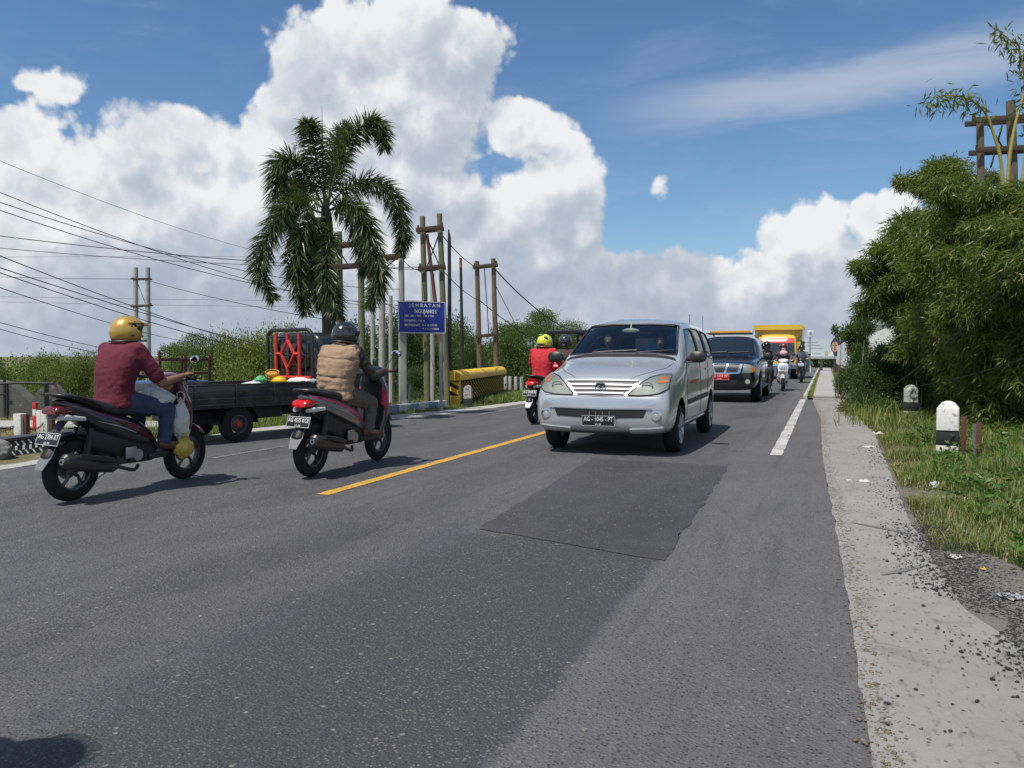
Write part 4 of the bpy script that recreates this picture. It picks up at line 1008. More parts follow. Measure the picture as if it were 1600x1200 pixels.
# placed left to right: kind, photo x, top y, distance, half width in px
TL = [('r3',-50,556,62,58,'dark rounded tree cut by the left frame edge'),('r1',8,560,60,48,'mid green tree above the first concrete gable'),
 ('b1',62,563,56,50,'yellowish green tree over the beam of the ruin'),('r1',55,548,80,60,'dark tree just left of the gold helmet, farther back'),('r2',122,541,72,42,'olive crowned tall tree left of the gold helmet'),
 ('r1',155,562,60,44,'green tree directly behind the maroon shirt'),('r3',190,556,75,50,'deep green tree behind the rider\'s shoulder'),
 ('u1',262,524,66,62,'airy flat topped tree behind the concrete twin poles'),('r1',215,552,60,44,'leafy tree left of the concrete twin poles'),('r1',290,548,58,40,'broad green tree behind the rusty rail frame'),
 ('c1',330,514,50,27,'dark bluish conical tree left of the black pickup'),('r2',385,513,52,42,'tall yellowish tree right of the conical tree'),('r3',360,538,56,34,'dark tree filling the gap beside the conical tree'),
 ('r2',430,503,52,48,'tallest yellow green tree behind the pickup cab frame'),('b1',350,570,42,46,'low bright bushy tree above the pickup bed'),('b1',275,585,42,40,'low pale bushy tree behind the rusty rail'),
 ('r1',470,522,50,44,'green tree behind the black helmet'),('r3',520,528,44,40,'dark tree behind the palm trunk'),('r1',562,512,40,42,'dark broadleaf tree between palm and grey pole'),
 ('r3',612,500,36,40,'dark broadleaf tree left of the blue sign'),('r1',655,512,40,38,'broadleaf tree directly under the blue sign'),('r3',590,560,30,40,'low dark tree behind the grey pole foot'),
 ('u1',690,496,44,44,'feathery tree right of the blue sign posts'),('r1',735,500,46,42,'green tree behind the thin dark poles'),('u1',790,492,50,52,'feathery flat tree above the yellow barrier end'),
 ('r1',775,515,42,42,'leafy tree behind the brown twin poles'),('r3',725,540,34,46,'shaded low tree just behind the yellow barrier'),('u1',845,490,55,46,'light feathery tree rising above the red shirted rider'),
 ('r1',825,528,44,42,'green tree left of the red shirted rider'),('r3',870,520,52,36,'dark tree behind the small black truck'),('r2',895,510,66,26,'small tree top above the dark truck canopy'),('r3',660,575,30,40,'dark low shrub like tree behind the blue and white kerb')]
for a in TL: a = (a[0], a[1], a[2]+(9 if a[1] < 240 else 4), *a[3:]); tree_at(*a, 'trees beyond the left verge')
TR = [('r3',1262,548,80,40,'dark tree right behind the billboard'),('r1',1230,556,82,44,'tree behind the yellow truck bed'),('r3',1330,540,66,28,'tree right of the billboard above the bridge rail'),
 ('r1',1308,556,66,30,'low tree at the end of the footway'),('r3',1275,560,74,40,'dark hedge like tree closing the road end'),('r3',1245,561,76,46,'dark round tree closing the road end left of the green sign'),('r1',1300,558,72,36,'green low tree closing the footway end'),('r3',1190,560,78,50,'dark tree at the road end hidden behind the black car'),('r3',1215,568,66,34,'dark low tree closing the road end behind the truck'),('c1',1345,520,40,18,'dark narrow tree above the red sign board')]
for a in TR: tree_at(*a, 'trees at the far end of the bridge')
# far forest masses
def forest(name, label, pxs, topy, D, mat, n_=52000):
    cl = []
    for px in pxs:
        for k in range(2):
            d_ = D*rnd.uniform(.95, 1.2); tp = PD(px+rnd.uniform(-14, 14), topy(px)+rnd.uniform(-3, 9), d_); r = rnd.uniform(2.5, 5.5); cl.append((tp.x, tp.y, tp.z-r*.8, r*1.2, r*1.2, r*.9))
            cl.append((tp.x, tp.y, tp.z-r*2.2, r*1.4, r*1.3, r*1.5))
    o = crown(name, cl, n_, .42, .24, mat, None); return tag(o, label, 'forest', kind='stuff')
forest('far_forest', 'continuous far wood along the left horizon', range(-80, 420, 14), lambda p: 560-5*math.sin(p*.021)-max(0, (p-250))*.05, 130, LG1)
forest('far_forest', 'dark far wood behind the poles and barrier', range(420, 960, 14), lambda p: 535+4*math.sin(p*.03), 110, LG2)
forest('far_forest', 'far trees beyond the road end', range(1180, 1420, 12), lambda p: 553+3*math.sin(p*.1), 120, LG2, 34000)
cl = [(rnd.uniform(-16, 7), rnd.uniform(76, 84), rnd.uniform(-2.0, .6), 1.6, 1.4, 1.2) for _ in range(60)]
o = crown('hedge', cl, 26000, .22, .12, LG2, None); tag(o, 'dark hedge closing off the far end of the road', 'hedge', kind='stuff')
# undergrowth slope below the left verge
cl = []
for i in range(210):
    px = rnd.uniform(-60, 960); D = rnd.uniform(22, 42); q = PD(px, 600, D); g = height(q.x, q.y); r = rnd.uniform(.5, 1.2)*(1 if D > 30 else .7)
    if q.x > -9.5: continue
    cl.append((q.x, q.y, g+r*.4, r, r, r*rnd.uniform(.7, 1.3)))
o = crown('undergrowth', cl, 135000, .09, .05, leafmat('undergrowth_leaf', (.030,.065,.014), (.085,.13,.03)), None); tag(o, 'dense undergrowth covering the slope below the left verge', 'undergrowth', kind='stuff')

# ------------------------------------------------------------------ foxtail palm
DP = 14.6
b0 = PD(514, 660, DP); palm = thing('palm_tree', 'foxtail palm with arching bushy fronds behind the black helmet', 'palm', (b0.x, b0.y, 0)); L = palm.location.copy()
def pp_(px, py, dd=0): return PD(px, py, DP+dd)-L
bm = BM(); pts = [pp_(516, 700), pp_(515, 560), pp_(513, 470), pp_(512, 400), pp_(511, 350), pp_(508, 322)]
tube(bm, spline(pts, 14), [.135, .135, .13, .13, .125, .125, .12, .115, .11, .11, .105, .10, .085, .07], 14)
for i in range(40):
    z = i/39;
finish(bm, 'trunk', M('palm_trunk', (.085, .075, .055), .85, var=.3, scale=5, bump=.7, bscale=30, vs=(1, 1, 5)), palm)
bm = BM(); tube(bm, spline([pp_(511, 352), pp_(509, 325), pp_(506, 290), pp_(504, 240), pp_(503, 165)], 12), [.075, .07, .06, .045, .035, .028, .022, .018, .014, .010, .007, .003], 8); finish(bm, 'spear_leaf', M('spear', (.16,.17,.07), .6), palm)
PLF = leafmat('palm_leaflet', (.030, .055, .024), (.085, .115, .050), .36, .20, dead=((.20,.16,.07), .03)); RAC = M('rachis', (.13, .13, .06), .6)
def frond(pts, nl, ll=.35, tip=.5):
    c = spline([pp_(*p) for p in pts], 40); bm = BM(); tube(bm, c, [.022-.018*i/39 for i in range(40)], 6)
    o = finish(bm, 'frond', RAC, palm); pos, dr, lens = [], [], []
    nl = int(nl*.78)
    for i in range(nl):
        f = .12+.88*(i/nl)**.95; k = f*39; j = min(int(k), 38); p = c[j].lerp(c[j+1], k-j); t = (c[j+1]-c[j]).normalized(); a, b = frame(t)
        w = rnd.uniform(0, 2*math.pi); d = (a*math.cos(w)+b*math.sin(w))*rnd.uniform(.8, 1.25)+t*rnd.uniform(.25, .75)+Vector((0, 0, -.28))
        pos.append(p[:]); dr.append(d[:]); lens.append(ll*(math.sin(math.pi*min(1, .18+f*.72))*.8+.25))
    pos, dr = np.array(pos), unit(np.array(dr)); n_ = len(pos); Ls = np.array(lens)[:, None]*(.75+.5*RG.random((n_, 1)))
    s = unit(np.cross(dr, unit(RG.normal(size=(n_, 3))))); m1 = pos+dr*Ls*.5; e = pos+dr*Ls*.95+np.array([0, 0, -.16])*Ls
    W_ = .019; V = np.stack([pos-s*W_*.3, pos+s*W_*.3, m1+s*W_/2, m1-s*W_/2, e], 1).reshape(-1, 3); i = np.arange(n_)*5
    F = np.concatenate([np.stack([i, i+1, i+2], 1), np.stack([i, i+2, i+3], 1), np.stack([i+3, i+2, i+4], 1)])
    lf = npmesh('leaflets', V, F, PLF, o); return o
for pts, nl in (([(511,325,0),(528,262,.2),(548,215,.3),(575,192,.3),(596,200,.3),(601,232,.3)], 1500),
 ([(510,322,0),(498,270,-.3),(490,225,-.5),(484,200,-.5),(480,195,-.6)], 1050), ([(510,322,0),(520,262,.5),(528,220,.8),(545,196,1.0)], 1000),
 ([(509,328,0),(485,285,-.2),(462,252,-.4),(440,252,-.5),(432,285,-.5),(436,330,-.5),(445,352,-.5)], 1600),
 ([(509,335,0),(480,325,-.5),(452,318,-.8),(428,352,-1),(408,395,-1.1),(405,430,-1.1),(428,466,-1.1)], 1500),
 ([(509,340,0),(488,345,-.6),(468,375,-.8),(462,420,-.9),(470,455,-.9),(478,488,-.9)], 1200),
 ([(513,322,0),(540,296,.2),(575,284,.4),(608,300,.5),(626,335,.6),(630,370,.6),(625,392,.6)], 1600),
 ([(513,330,0),(538,318,-.3),(563,330,-.4),(577,370,-.4),(592,415,-.4),(588,450,-.4),(576,478,-.4)], 1700),
 ([(511,345,0),(515,375,-.5),(508,420,-.8),(520,465,-.8),(527,495,-.8)], 1100), ([(508,345,0),(494,365,.4),(488,405,.6),(494,450,.6),(503,480,.6)], 1100),
 ([(509,330,0),(478,300,.5),(455,285,.8),(452,330,1.0),(462,370,1.1)], 1300), ([(511,338,0),(497,352,-.3),(482,372,-.5),(484,410,-.6),(490,440,-.6)], 1000), ([(512,330,0),(536,325,.5),(556,350,.9),(566,395,1.0),(572,430,1.0)], 1000)): frond(pts, nl)
pos, dr = [], []
cc = pp_(463, 398, -.6)
bm = BM()
for i in range(420):
    a = rnd.uniform(0, 6.28); rr_ = rnd.random()**.6; z = rnd.uniform(-.55, .28); w = .26*(1-.6*abs(z+.05)/.6); p = cc+Vector((math.cos(a)*w*rr_, math.sin(a)*w*rr_, z)); r_ = rnd.uniform(.014, .024)
    bmesh.ops.create_icosphere(bm, subdivisions=1, radius=r_, matrix=Matrix.Translation(p))
finish(bm, 'fruit_cluster', M('palm_fruit', (.27,.20,.06), .6, var=.3, scale=8), palm)
bm = BM()
for i in range(26): tube(bm, spline([pp_(506, 372), pp_(480, 372, -.4), cc+Vector((rnd.uniform(-.2, .2), rnd.uniform(-.2, .2), rnd.uniform(-.45, .1)))], 6), .006, 4)
finish(bm, 'fruit_stalks', M('stalk', (.20,.17,.07), .7), palm)
bm = BM(); tube(bm, [pp_(514, 395), pp_(520, 378, -.1), pp_(524, 364, -.1)], [.05, .04, .02], 7); tube(bm, [pp_(514, 395), pp_(524, 388), pp_(530, 375)], [.04, .03, .012], 7); finish(bm, 'cut_stubs', MATS['palm_trunk'], palm)

# ------------------------------------------------------------------ bamboo and bushes at right
BL1 = leafmat('bamboo_leaf', (.050, .095, .016), (.16, .20, .035), .45, .34, dead=((.30,.27,.07), .05))
def bamboo(label, base, culms, nleaf, ll=.125, lw=.019, group='bamboo clumps on the right', shell=.4, mat=BL1, droop=.75):
    b = Vector(base); t = thing('bamboo_clump', label, 'bamboo', b, 0, group); cl = []
    for (tipx, tipy, D, rad, k) in culms:
        tip = PD(tipx, tipy, D)-b; bm = BM()
        for _ in range(5): q_ = tip+Vector((rnd.gauss(0, .38), rnd.gauss(0, .3), rnd.gauss(.05, .22)))*rad; cl.append((*q_, rad*.30, rad*.30, rad*.20)); m_ = Vector((tip.x*.35, tip.y*.35, tip.z*.72))
        c = spline([(rnd.uniform(-.4, .4), rnd.uniform(-.4, .4), 0), m_, tip], 12); tube(bm, c, [.032-.0024*i for i in range(12)], 7)
        finish(bm, 'culm', M('bamboo_culm', (.34,.28,.06), .45, var=.25, scale=3, vs=(1,1,6)), t)
        for i in range(k):
            f = .45+.55*i/max(1, k-1); j = min(int(f*11), 10); p = c[j]
            for q in range(2): cl.append((p.x+rnd.uniform(-1, 1)*rad*.6, p.y+rnd.uniform(-1, 1)*rad*.6, p.z+rnd.uniform(-.6, .5)*rad, rad*rnd.uniform(.4, .75), rad*rnd.uniform(.4, .75), rad*rnd.uniform(.3, .6)))
    nleaf = int(nleaf*1.75); cl_ = np.array(cl); idx = RG.choice(len(cl_), nleaf//7); d = unit(RG.normal(size=(nleaf//7, 3))); sp_ = cl_[idx, :3]+d*RG.random((nleaf//7, 1))**shell*cl_[idx, 3:6]
    pos = np.repeat(sp_, 7, 0)+RG.normal(size=(len(sp_)*7, 3))*.045; axis = unit(d+np.array([0, 0, .1])); axis = np.repeat(axis, 7, 0)
    V, F = leaves(pos, axis*.8+RG.normal(size=pos.shape)*.55+np.array([0, 0, -droop]), ll, lw, .15); npmesh('foliage', V, F, mat, t); return t
def gz(x, y): return (x, y, height(x, y)-.1)
Q = PD(1500, 640, 14);
bamboo('nearest dense bamboo mass filling the right edge', gz(*PD(1560, 640, 13).xy), [(1445,372,14.6,.8,5),(1485,340,14.4,.75,5),(1530,325,13,.75,5),(1590,335,12.5,.8,5),(1640,350,12,.9,5),(1485,400,13.8,.85,5),(1540,400,11.4,.85,5),(1600,420,11,.85,5),(1650,480,11,.9,4)], 60000)
bamboo('bamboo leaning left over the dark bush', gz(*PD(1480, 640, 17.6).xy), [(1378,395,16.8,.62,4),(1388,430,17,.7,4),(1375,470,17,.6,3),(1420,350,16.8,.75,4),(1440,290,17,.6,3),(1470,275,17,.6,3),(1420,440,16.6,.75,5),(1455,480,16.2,.75,5),(1500,290,17,.6,3)], 52000)
bamboo('low shaded bamboo behind the near bollard', gz(*PD(1560, 660, 13).xy), [(1450,520,16,.75,4),(1500,480,14.6,.8,5),(1560,500,12,.7,5),(1620,520,11.5,.8,5),(1520,560,14,.65,4),(1590,580,11.6,.6,4),(1640,600,11.2,.7,4)], 42000, mat=leafmat('bamboo_leaf_lit', (.06,.10,.017), (.18,.21,.045), .45, .36))  # brightened copy of the bamboo leaf colour paints light into this shaded clump
# long yellow shoots crossing the twin poles
t = thing('bamboo_shoot', 'long yellow bamboo stems arching left across the wooden twin poles', 'bamboo', gz(*PD(1565, 640, 14).xy)); L = t.location.copy()
for pts in ([(1568,400),(1566,270),(1553,210),(1535,170),(1500,150),(1455,152)], [(1574,400),(1575,275),(1585,200),(1600,140),(1592,80),(1560,48)], [(1590,400),(1600,260),(1612,170),(1630,100)]):
    bm = BM(); c = spline([PD(*p, 13.6)-L for p in pts], 22); tube(bm, c, [.036-.0014*i for i in range(22)], 7); o = finish(bm, 'culm', MATS['bamboo_culm'], t)
    pos = [];
    for i in range(11, 22):
        for k in range(26 if i > 14 else 9): pos.append((c[i]+Vector((rnd.gauss(0, .10), rnd.gauss(0, .10), rnd.gauss(-.05, .09))))[:])
    V, F = leaves(np.array(pos), RG.normal(size=(len(pos), 3))*.6+np.array([0, 0, -.7]), .17, .03, .15); npmesh('leaf_spray', V, F, BL1, o)
def bush(label, cl, n_, ll, lw, mat, D0, group='bushes on the right verge', stems=True):
    q = PD(cl[0][0], 640, D0); b = Vector(gz(q.x, q.y)); t = thing('bush', label, 'bush', b, 0, group); c3 = []
    bm = BM()
    for (px, py, D, rx, rz_) in cl:
        p = PD(px, py, D)-b; r = rx/FPX*D; c3.append((p.x, p.y, p.z, r, r, rz_/FPX*D)); tube(bm, spline([(rnd.uniform(-.1, .1), 0, -.2), Vector((p.x*.6, p.y*.6, p.z*.3)), p], 6), [.02, .018, .015, .012, .009, .005], 5)
    finish(bm, 'stems', BARK, t); crown('foliage', c3, n_, ll, lw, mat, t, droop=.1, shell=.5); return t
bush('dark small leaved bush spilling over the footway edge', [(1335,590,19,24,22),(1345,560,20,20,24),(1360,600,17.5,34,32),(1350,632,17,26,26),(1385,570,18,34,34),(1400,605,17.6,34,34),(1372,640,16.6,30,20),(1420,560,17.5,34,34),(1340,540,21,16,16),(1352,512,20,16,14),(1318,598,22,14,22)], 56000, .050, .023, leafmat('shrub_leaf_dark', (.035,.08,.02), (.075,.135,.035)), 18)
bush('shaded green bush behind the grimy bollard', [(1440,592,17.2,36,36),(1470,570,16.5,34,36),(1500,600,14.8,34,34),(1452,626,16.8,24,14),(1486,628,15.6,28,20),(1530,620,14.2,36,30),(1580,610,14,44,40),(1430,530,17,30,30),(1550,570,14.5,44,40),(1610,600,13.5,44,44)], 60000, .060, .028, leafmat('shrub_leaf', (.06,.115,.02), (.13,.19,.04)), 15)
bush('thin twiggy shrub at the footway side with pale stems', [(1335,650,15.6,18,12),(1322,640,16.5,14,14),(1345,662,14.5,20,8)], 2600, .045, .02, leafmat('twig_leaf', (.09,.12,.04), (.16,.18,.07)), 16)
bush('small leafy shoot rising above the bridge rail', [(1305,515,21,5,7),(1315,525,21,10,6),(1330,515,21,14,10),(1345,500,20.5,14,10),(1340,530,21,16,12)], 2600, .075, .034, LG1, 21)
# tall grass shoots at bush foot
def g_tall():
    p = P(rnd.gauss(1365, 26), rnd.uniform(640, 668)); return (p.x, p.y, height(p.x, p.y)-.02, rnd.uniform(.6, 1.4))
grass('tall_grass', 'long arching grass at the foot of the dark bush', 420, g_tall, .30, GRS, .014)
def g_tall2():
    p = P(rnd.uniform(1455, 1640), rnd.uniform(640, 700)); return (p.x, p.y, height(p.x, p.y)-.02, rnd.uniform(.4, 1.2))
grass('tall_grass', 'taller grass behind the bollards under the bamboo', 7000, g_tall2, .20, GRS, .012)

# ------------------------------------------------------------------ wires
WIR = M('cable_black', (.02,.02,.022), .6, var=0)
def wire(label, a, b, sag, r=.007, n_=20, grp='overhead wires on the left'):
    A, B = PD(*a), PD(*b); bm = BM()
    tube(bm, [A.lerp(B, i/n_)-Vector((0, 0, sag*(1-(2*i/n_-1)**2))) for i in range(n_+1)], r, 5); o = finish(bm, 'overhead_wire', WIR, None); tag(o, label, 'wire', grp)
WL = [((-70,222,10),(400,392,17),.10,.0035,'topmost faint wire slanting down from the upper left'),((-70,272,10),(600,482,18),.25,.006,'second wire slanting down behind the palm from the upper left'),
 ((-70,292,10),(627,452,17.5),.30,.006,'third wire from the top left running behind the palm'),((-70,304,10),(640,478,17.5),.28,.006,'fourth slanting wire from the left, close under the third'),
 ((-70,360,14),(660,421,18),.12,.008,'thick nearly level wire below the four slanting ones'),((-70,381,14),(693,417,18),.14,.006,'level wire close under the thick one'),
 ((-70,372,12),(480,560,30),.2,.009,'slanting wire passing the concrete twin poles just above their upper arm'),((-70,395,12),(560,566,30),.25,.009,'slanting wire crossing the concrete poles at mid height'),
 ((-70,402,12),(540,575,30),.25,.009,'lowest of the bundle crossing the concrete poles'),((-70,430,45),(210,436,45),.05,.014,'level wire ending at the left concrete pole'),
 ((234,439,45),(660,521,30),.25,.016,'wire running right from the concrete twin poles to behind the palm'),((-70,402,60),(640,402,60),-.05,.012,'faint level far wire highest above the concrete poles'),
 ((-70,425,12),(318,538,30),.15,.008,'wire slanting down through the sky above the gold helmet'),((-70,462,60),(660,470,60),.1,.012,'faint level far wire through the middle of the concrete poles'),
 ((-70,470,60),(700,481,60),.1,.012,'lower faint level far wire'),((-70,484,11),(180,548,16),.03,.006,'wire slanting down to the left of the gold helmet'),((-70,494,11),(176,556,16),.04,.006,'lowest wire slanting down left of the gold helmet'),
 ((627,402,17.5),(660,421,18.2),.10,.008,'short slack cable from the grey pole to the green twin poles'),((687,362,18.2),(745,418,25),.10,.012,'cable between the green and brown twin poles, upper'),
 ((690,420,18.2),(750,470,25),.1,.010,'cable between the green and brown twin poles, lower'),((771,418,25),(905,520,40),.35,.022,'thick cable falling right from the brown twin poles'),
 ((771,440,25),(830,556,26),-.02,.012,'straight guy wire falling right from the brown poles'),((750,470,25),(880,552,40),.2,.016,'lower cable falling right behind the red shirted rider'),
 ((596,470,17.5),(745,530,25),.15,.008,'sagging cable from the grey pole past the sign toward the brown poles'),((560,418,18),(627,402,17.5),.05,.006,'short cable under the right palm fronds'),
 ((622,540,60),(940,545,60),.1,.012,'faint far level wire right of the sign'),((640,495,17.5),(720,540,22),.06,.006,'thin cable passing behind the blue sign')]
for a, b, s, r, lab in WL: wire(lab, a, b, s, r)
wire('black cable hanging in front of the bamboo, upper', (1640,375,9.5), (1400,600,13), .10, .008, grp='cables in front of the bamboo')
wire('black cable hanging in front of the bamboo, lower', (1640,545,9.5), (1440,602,13), .05, .006, grp='cables in front of the bamboo')
# ------------------------------------------------------------------ people
SKIN = M('brown_skin', (.23, .115, .065), .5, var=.08, scale=12)
SKIN2 = M('light_brown_skin', (.34, .19, .12), .5, var=.08, scale=12)
DENIM = M('blue_denim', (.035, .055, .11), .85, var=.35, scale=10, bump=.4, bscale=60)
KHAK = M('olive_trousers', (.10, .095, .075), .85, var=.2, scale=8, bump=.3)
HAIR = M('black_hair', (.012, .010, .009), .6, var=.2)
SHOE = M('brown_shoe', (.09, .045, .028), .6, var=.2)
def limb(bm, a, b, ra, rb, seg=14, flat=1.0, bulge=0):
    a, b = Vector(a), Vector(b); d = b-a
    pts = [a+d*f for f in (-.02, .0, .15, .35, .6, .85, 1.0, 1.02)]
    rr = []
    for f in (-.02, 0, .15, .35, .6, .85, 1, 1.02):
        r = ra+(rb-ra)*max(0, min(1, f)); r *= 1+bulge*math.sin(math.pi*max(0, min(1, f*1.15)))
        rr.append(r*(.6 if f in (-.02, 1.02) else 1))
    tube(bm, pts, rr, seg, flat=flat)
    ell(bm, a, (ra*.98,)*3, seg=12, rg=8); ell(bm, b, (rb*.98,)*3, seg=12, rg=8)
def torso(bm, J, ex=0, low=True, shw=1.0):
    """J: pelvis, waist, chest, neck points; elliptical rings stacked along the back"""
    pe, wa, ch, ne = [Vector(J[k]) for k in ('pelvis', 'waist', 'chest', 'neck')]; c = spline([pe-Vector((0, 0, .07)), pe, wa, ch, ne], 16)
    W_ = [(.12, .10), (.155, .115), (.165, .12), (.16, .12), (.155, .115), (.15, .11), (.15, .11), (.158, .113), (.168, .118), (.178, .122), (.188, .122), (.195, .118), (.19, .108), (.15, .09), (.085, .07), (.055, .055)]
    rs = []
    for i, p in enumerate(c):
        t = (c[min(i+1, 15)]-c[max(i-1, 0)]).normalized(); a = Vector((1, 0, 0)); b = t.cross(a).normalized(); w, d = W_[i]; w = (w+ex)*shw; d = d+ex
        rs.append([p+a*w*math.copysign(abs(math.cos(q))**.85, math.cos(q))+b*d*math.sin(q) for q in [2*math.pi*k/20 for k in range(20)]])
    rings(bm, rs)
def hand(bm, wrist, kn, axis, side, r=1.0, grip=True):
    """palm from wrist to knuckles, four unequal fingers curling round a bar along axis, thumb from the side of the palm"""
    w, k = Vector(wrist), Vector(kn); d = (k-w).normalized(); ax = Vector(axis).normalized(); dn = Vector((0, 0, -1)); dn = (dn-d*dn.dot(d)).normalized()
    tube(bm, [w-d*.02, w+d*.02, w.lerp(k, .6), k], [.026*r, .028*r, .036*r, .034*r], 10, flat=.55)
    for i, (L_, o) in enumerate(((.070, -.030), (.078, -.010), (.074, .010), (.058, .029))):
        p0 = k+ax*o*r*side; p1 = p0+d*L_*.36; p2 = p1+dn*L_*.34+d*L_*.10; p3 = p2+dn*L_*.10-d*L_*.26
        tube(bm, [p0-d*.01, p0, p1, p2, p3], [.0095*r, .0098*r, .009*r, .0082*r, .007*r], 7)
    t0 = w.lerp(k, .35)-ax*.028*r*side; t1 = t0+d*.03-ax*.016*side+dn*.012; t2 = t1+d*.03+dn*.022
    tube(bm, [t0, t1, t2], [.013*r, .0105*r, .0085*r], 7)
def head(bm, c, look, r=1.0):
    """skull, jaw, nose, ears, lips; c = centre of the head, look = facing direction"""
    c = Vector(c); f = Vector(look).normalized(); s = f.cross(Vector((0, 0, 1))).normalized(); u = s.cross(f)
    rot = Matrix((s, f, u)).transposed()
    def at(x, y, z): return c+rot @ Vector((x, y, z))*r
    ell(bm, at(0, -.008, .03), (.076*r, .095*r, .092*r), rot, 20, 14); ell(bm, at(0, .022, -.045), (.058*r, .062*r, .068*r), rot, 16, 10)
    tube(bm, [at(0, .088, .022), at(0, .104, -.004), at(0, .112, -.022), at(0, .092, -.030)], [.007*r, .010*r, .014*r, .010*r], 8)
    for k in (-1, 1):
        ell(bm, at(.076*k, -.005, -.005), (.010*r, .018*r, .030*r), rot, 8, 8); ell(bm, at(.030*k, .078, .035), (.022*r, .012*r, .008*r), rot, 8, 6); ell(bm, at(.035*k, .068, -.02), (.02*r, .018*r, .02*r), rot, 8, 6)
    ell(bm, at(0, .082, -.052), (.024*r, .012*r, .007*r), rot, 10, 6); ell(bm, at(0, .080, -.062), (.020*r, .012*r, .007*r), rot, 10, 6); ell(bm, at(0, .072, -.092), (.022*r, .018*r, .018*r), rot, 8, 6)
    return rot, at
def person(label, loc, rz, J, look=(0, 1, -.1), shirt=None, sleeve=.5, trousers=None, shoes=None, skin=None, vox=.011, hands=True, vest=None, group=None, shw=1.0, legs=1.0, hem=0, parent_scale=1.0, barefoot=False, fold=.006):
    t = thing('person', label, 'person', loc, rz, group, parent_scale); sk = skin or SKIN; bm = BM()
    torso(bm, J, 0); nk, hd = Vector(J['neck']), Vector(J['head']); limb(bm, nk-Vector((0, 0, .03)), hd-Vector((0, 0, .06)), .058, .052); rot, at = head(bm, hd, look)
    for s, sd in ((-1, 'l'), (1, 'r')):
        sh, el_, wr = Vector(J['sh'+sd]), Vector(J['el'+sd]), Vector(J['wr'+sd]); hp, kn, an, to = [Vector(J[q+sd]) for q in ('hip', 'kn', 'an', 'to')]
        limb(bm, Vector(J['chest']).lerp(sh, .5), sh, .07, .058); limb(bm, sh, el_, .050, .040, bulge=.08); limb(bm, el_, wr, .039, .026, bulge=.10)
        ha = Vector(J.get('ha'+sd, wr+(wr-el_).normalized()*.085)); hand(bm, wr, ha, J.get('bar', (1, 0, 0)), s, 1.0)
        limb(bm, hp, kn, .082*legs, .056*legs, bulge=.04); limb(bm, kn, an, .053*legs, .036*legs, bulge=.12)
        d = (to-an); tube(bm, [an-d*.35+Vector((0, 0, -.02)), an+Vector((0, 0, -.02)), an+d*.5+Vector((0, 0, -.01)), to, to+d*.12], [.026, .036, .040, .036, .018], 12, flat=.75)
    body = fuse(bm, 'body', sk, vox*.8, 3, t)
    for k in (-1, 1):
        bm = BM(); ell(bm, at(.030*k, .076, .012), (.014, .010, .008), rot, 10, 8); finish(bm, 'eye', M('eye_white', (.6,.58,.55), .3, var=0), t)
        bm = BM(); ell(bm, at(.030*k, .085, .012), (.006, .003, .006), rot, 8, 6); finish(bm, 'iris', M('eye_dark', (.02,.012,.01), .3, var=0), t)
    if shirt:
        bm = BM(); torso(bm, J, .018, shw=shw)
        pe = Vector(J['pelvis'])
        if hem: ell(bm, pe+Vector((0, 0, -.02)), (.178*shw, .145, .10));
        for sd in 'lr':
            sh, el_, wr = Vector(J['sh'+sd]), Vector(J['el'+sd]), Vector(J['wr'+sd])
            limb(bm, Vector(J['chest']).lerp(sh, .5)+Vector((0, 0, .01)), sh, .085, .070)
            if sleeve <= 1: limb(bm, sh, sh.lerp(el_, sleeve*1.3 if sleeve < .77 else 1.0), .068, .066 if sleeve < .8 else .055)
            if sleeve > .99: limb(bm, sh, el_, .066, .054); limb(bm, el_, el_.lerp(wr, .93), .052, .040)
        fuse(bm, 'shirt', shirt, vox, 5, t, disp=fold, dscale=7, seed=loc[0])
        if not vest:
            nk_ = Vector(J['neck']); bm = BM(); tube(bm, [nk_+Vector((math.cos(a)*.078, math.sin(a)*.078, .006-.02*math.sin(a))) for a in [2*math.pi*k/20 for k in range(21)]], .013, 8); finish(bm, 'collar', shirt, t)
    if vest:
        bm = BM(); torso(bm, J, .040, shw=1.03); ell(bm, Vector(J['pelvis'])+Vector((0, 0, .0)), (.195, .165, .10))
        for sd in 'lr': sh = Vector(J['sh'+sd]); limb(bm, Vector(J['chest']).lerp(sh, .5)+Vector((0, 0, .01)), sh.lerp(Vector(J['chest']), .12), .10, .085)
        o = fuse(bm, 'vest', vest, vox*.9, 4, t, disp=.010, dscale=6, seed=3)
        for v in o.data.vertices:                       # quilting seams pulled in
            for zq in (.17, .36, .50, .04):
                pz = Vector(J['pelvis']).z+zq; q = abs(v.co.z-pz+.012*math.sin(v.co.x*9))
                if q < .018: v.co -= v.normal*.011*(1-q/.018)
    if trousers:
        bm = BM(); pe = Vector(J['pelvis']); ell(bm, pe+Vector((0, .02, -.02)), (.168, .135, .115))
        for sd in 'lr':
            hp, kn, an = [Vector(J[q+sd]) for q in ('hip', 'kn', 'an')]; limb(bm, hp, kn, .100*legs, .074*legs, bulge=.04); limb(bm, kn, kn.lerp(an, J.get('cuff', .93)), .070*legs, .062*legs)
        fuse(bm, 'trousers', trousers, vox, 4, t, disp=fold*1.2, dscale=9, seed=loc[1])
    if shoes:
        for sd in 'lr':
            an, to = Vector(J['an'+sd]), Vector(J['to'+sd]); d = to-an; bm = BM(); tube(bm, [an-d*.42+Vector((0, 0, -.03)), an-d*.25+Vector((0, 0, -.025)), an+d*.2+Vector((0, 0, -.02)), to, to+d*.2, to+d*.26], [.028, .044, .048, .046, .034, .012], 14, flat=.8); finish(bm, 'shoe', shoes, t)
    return t, rot, at
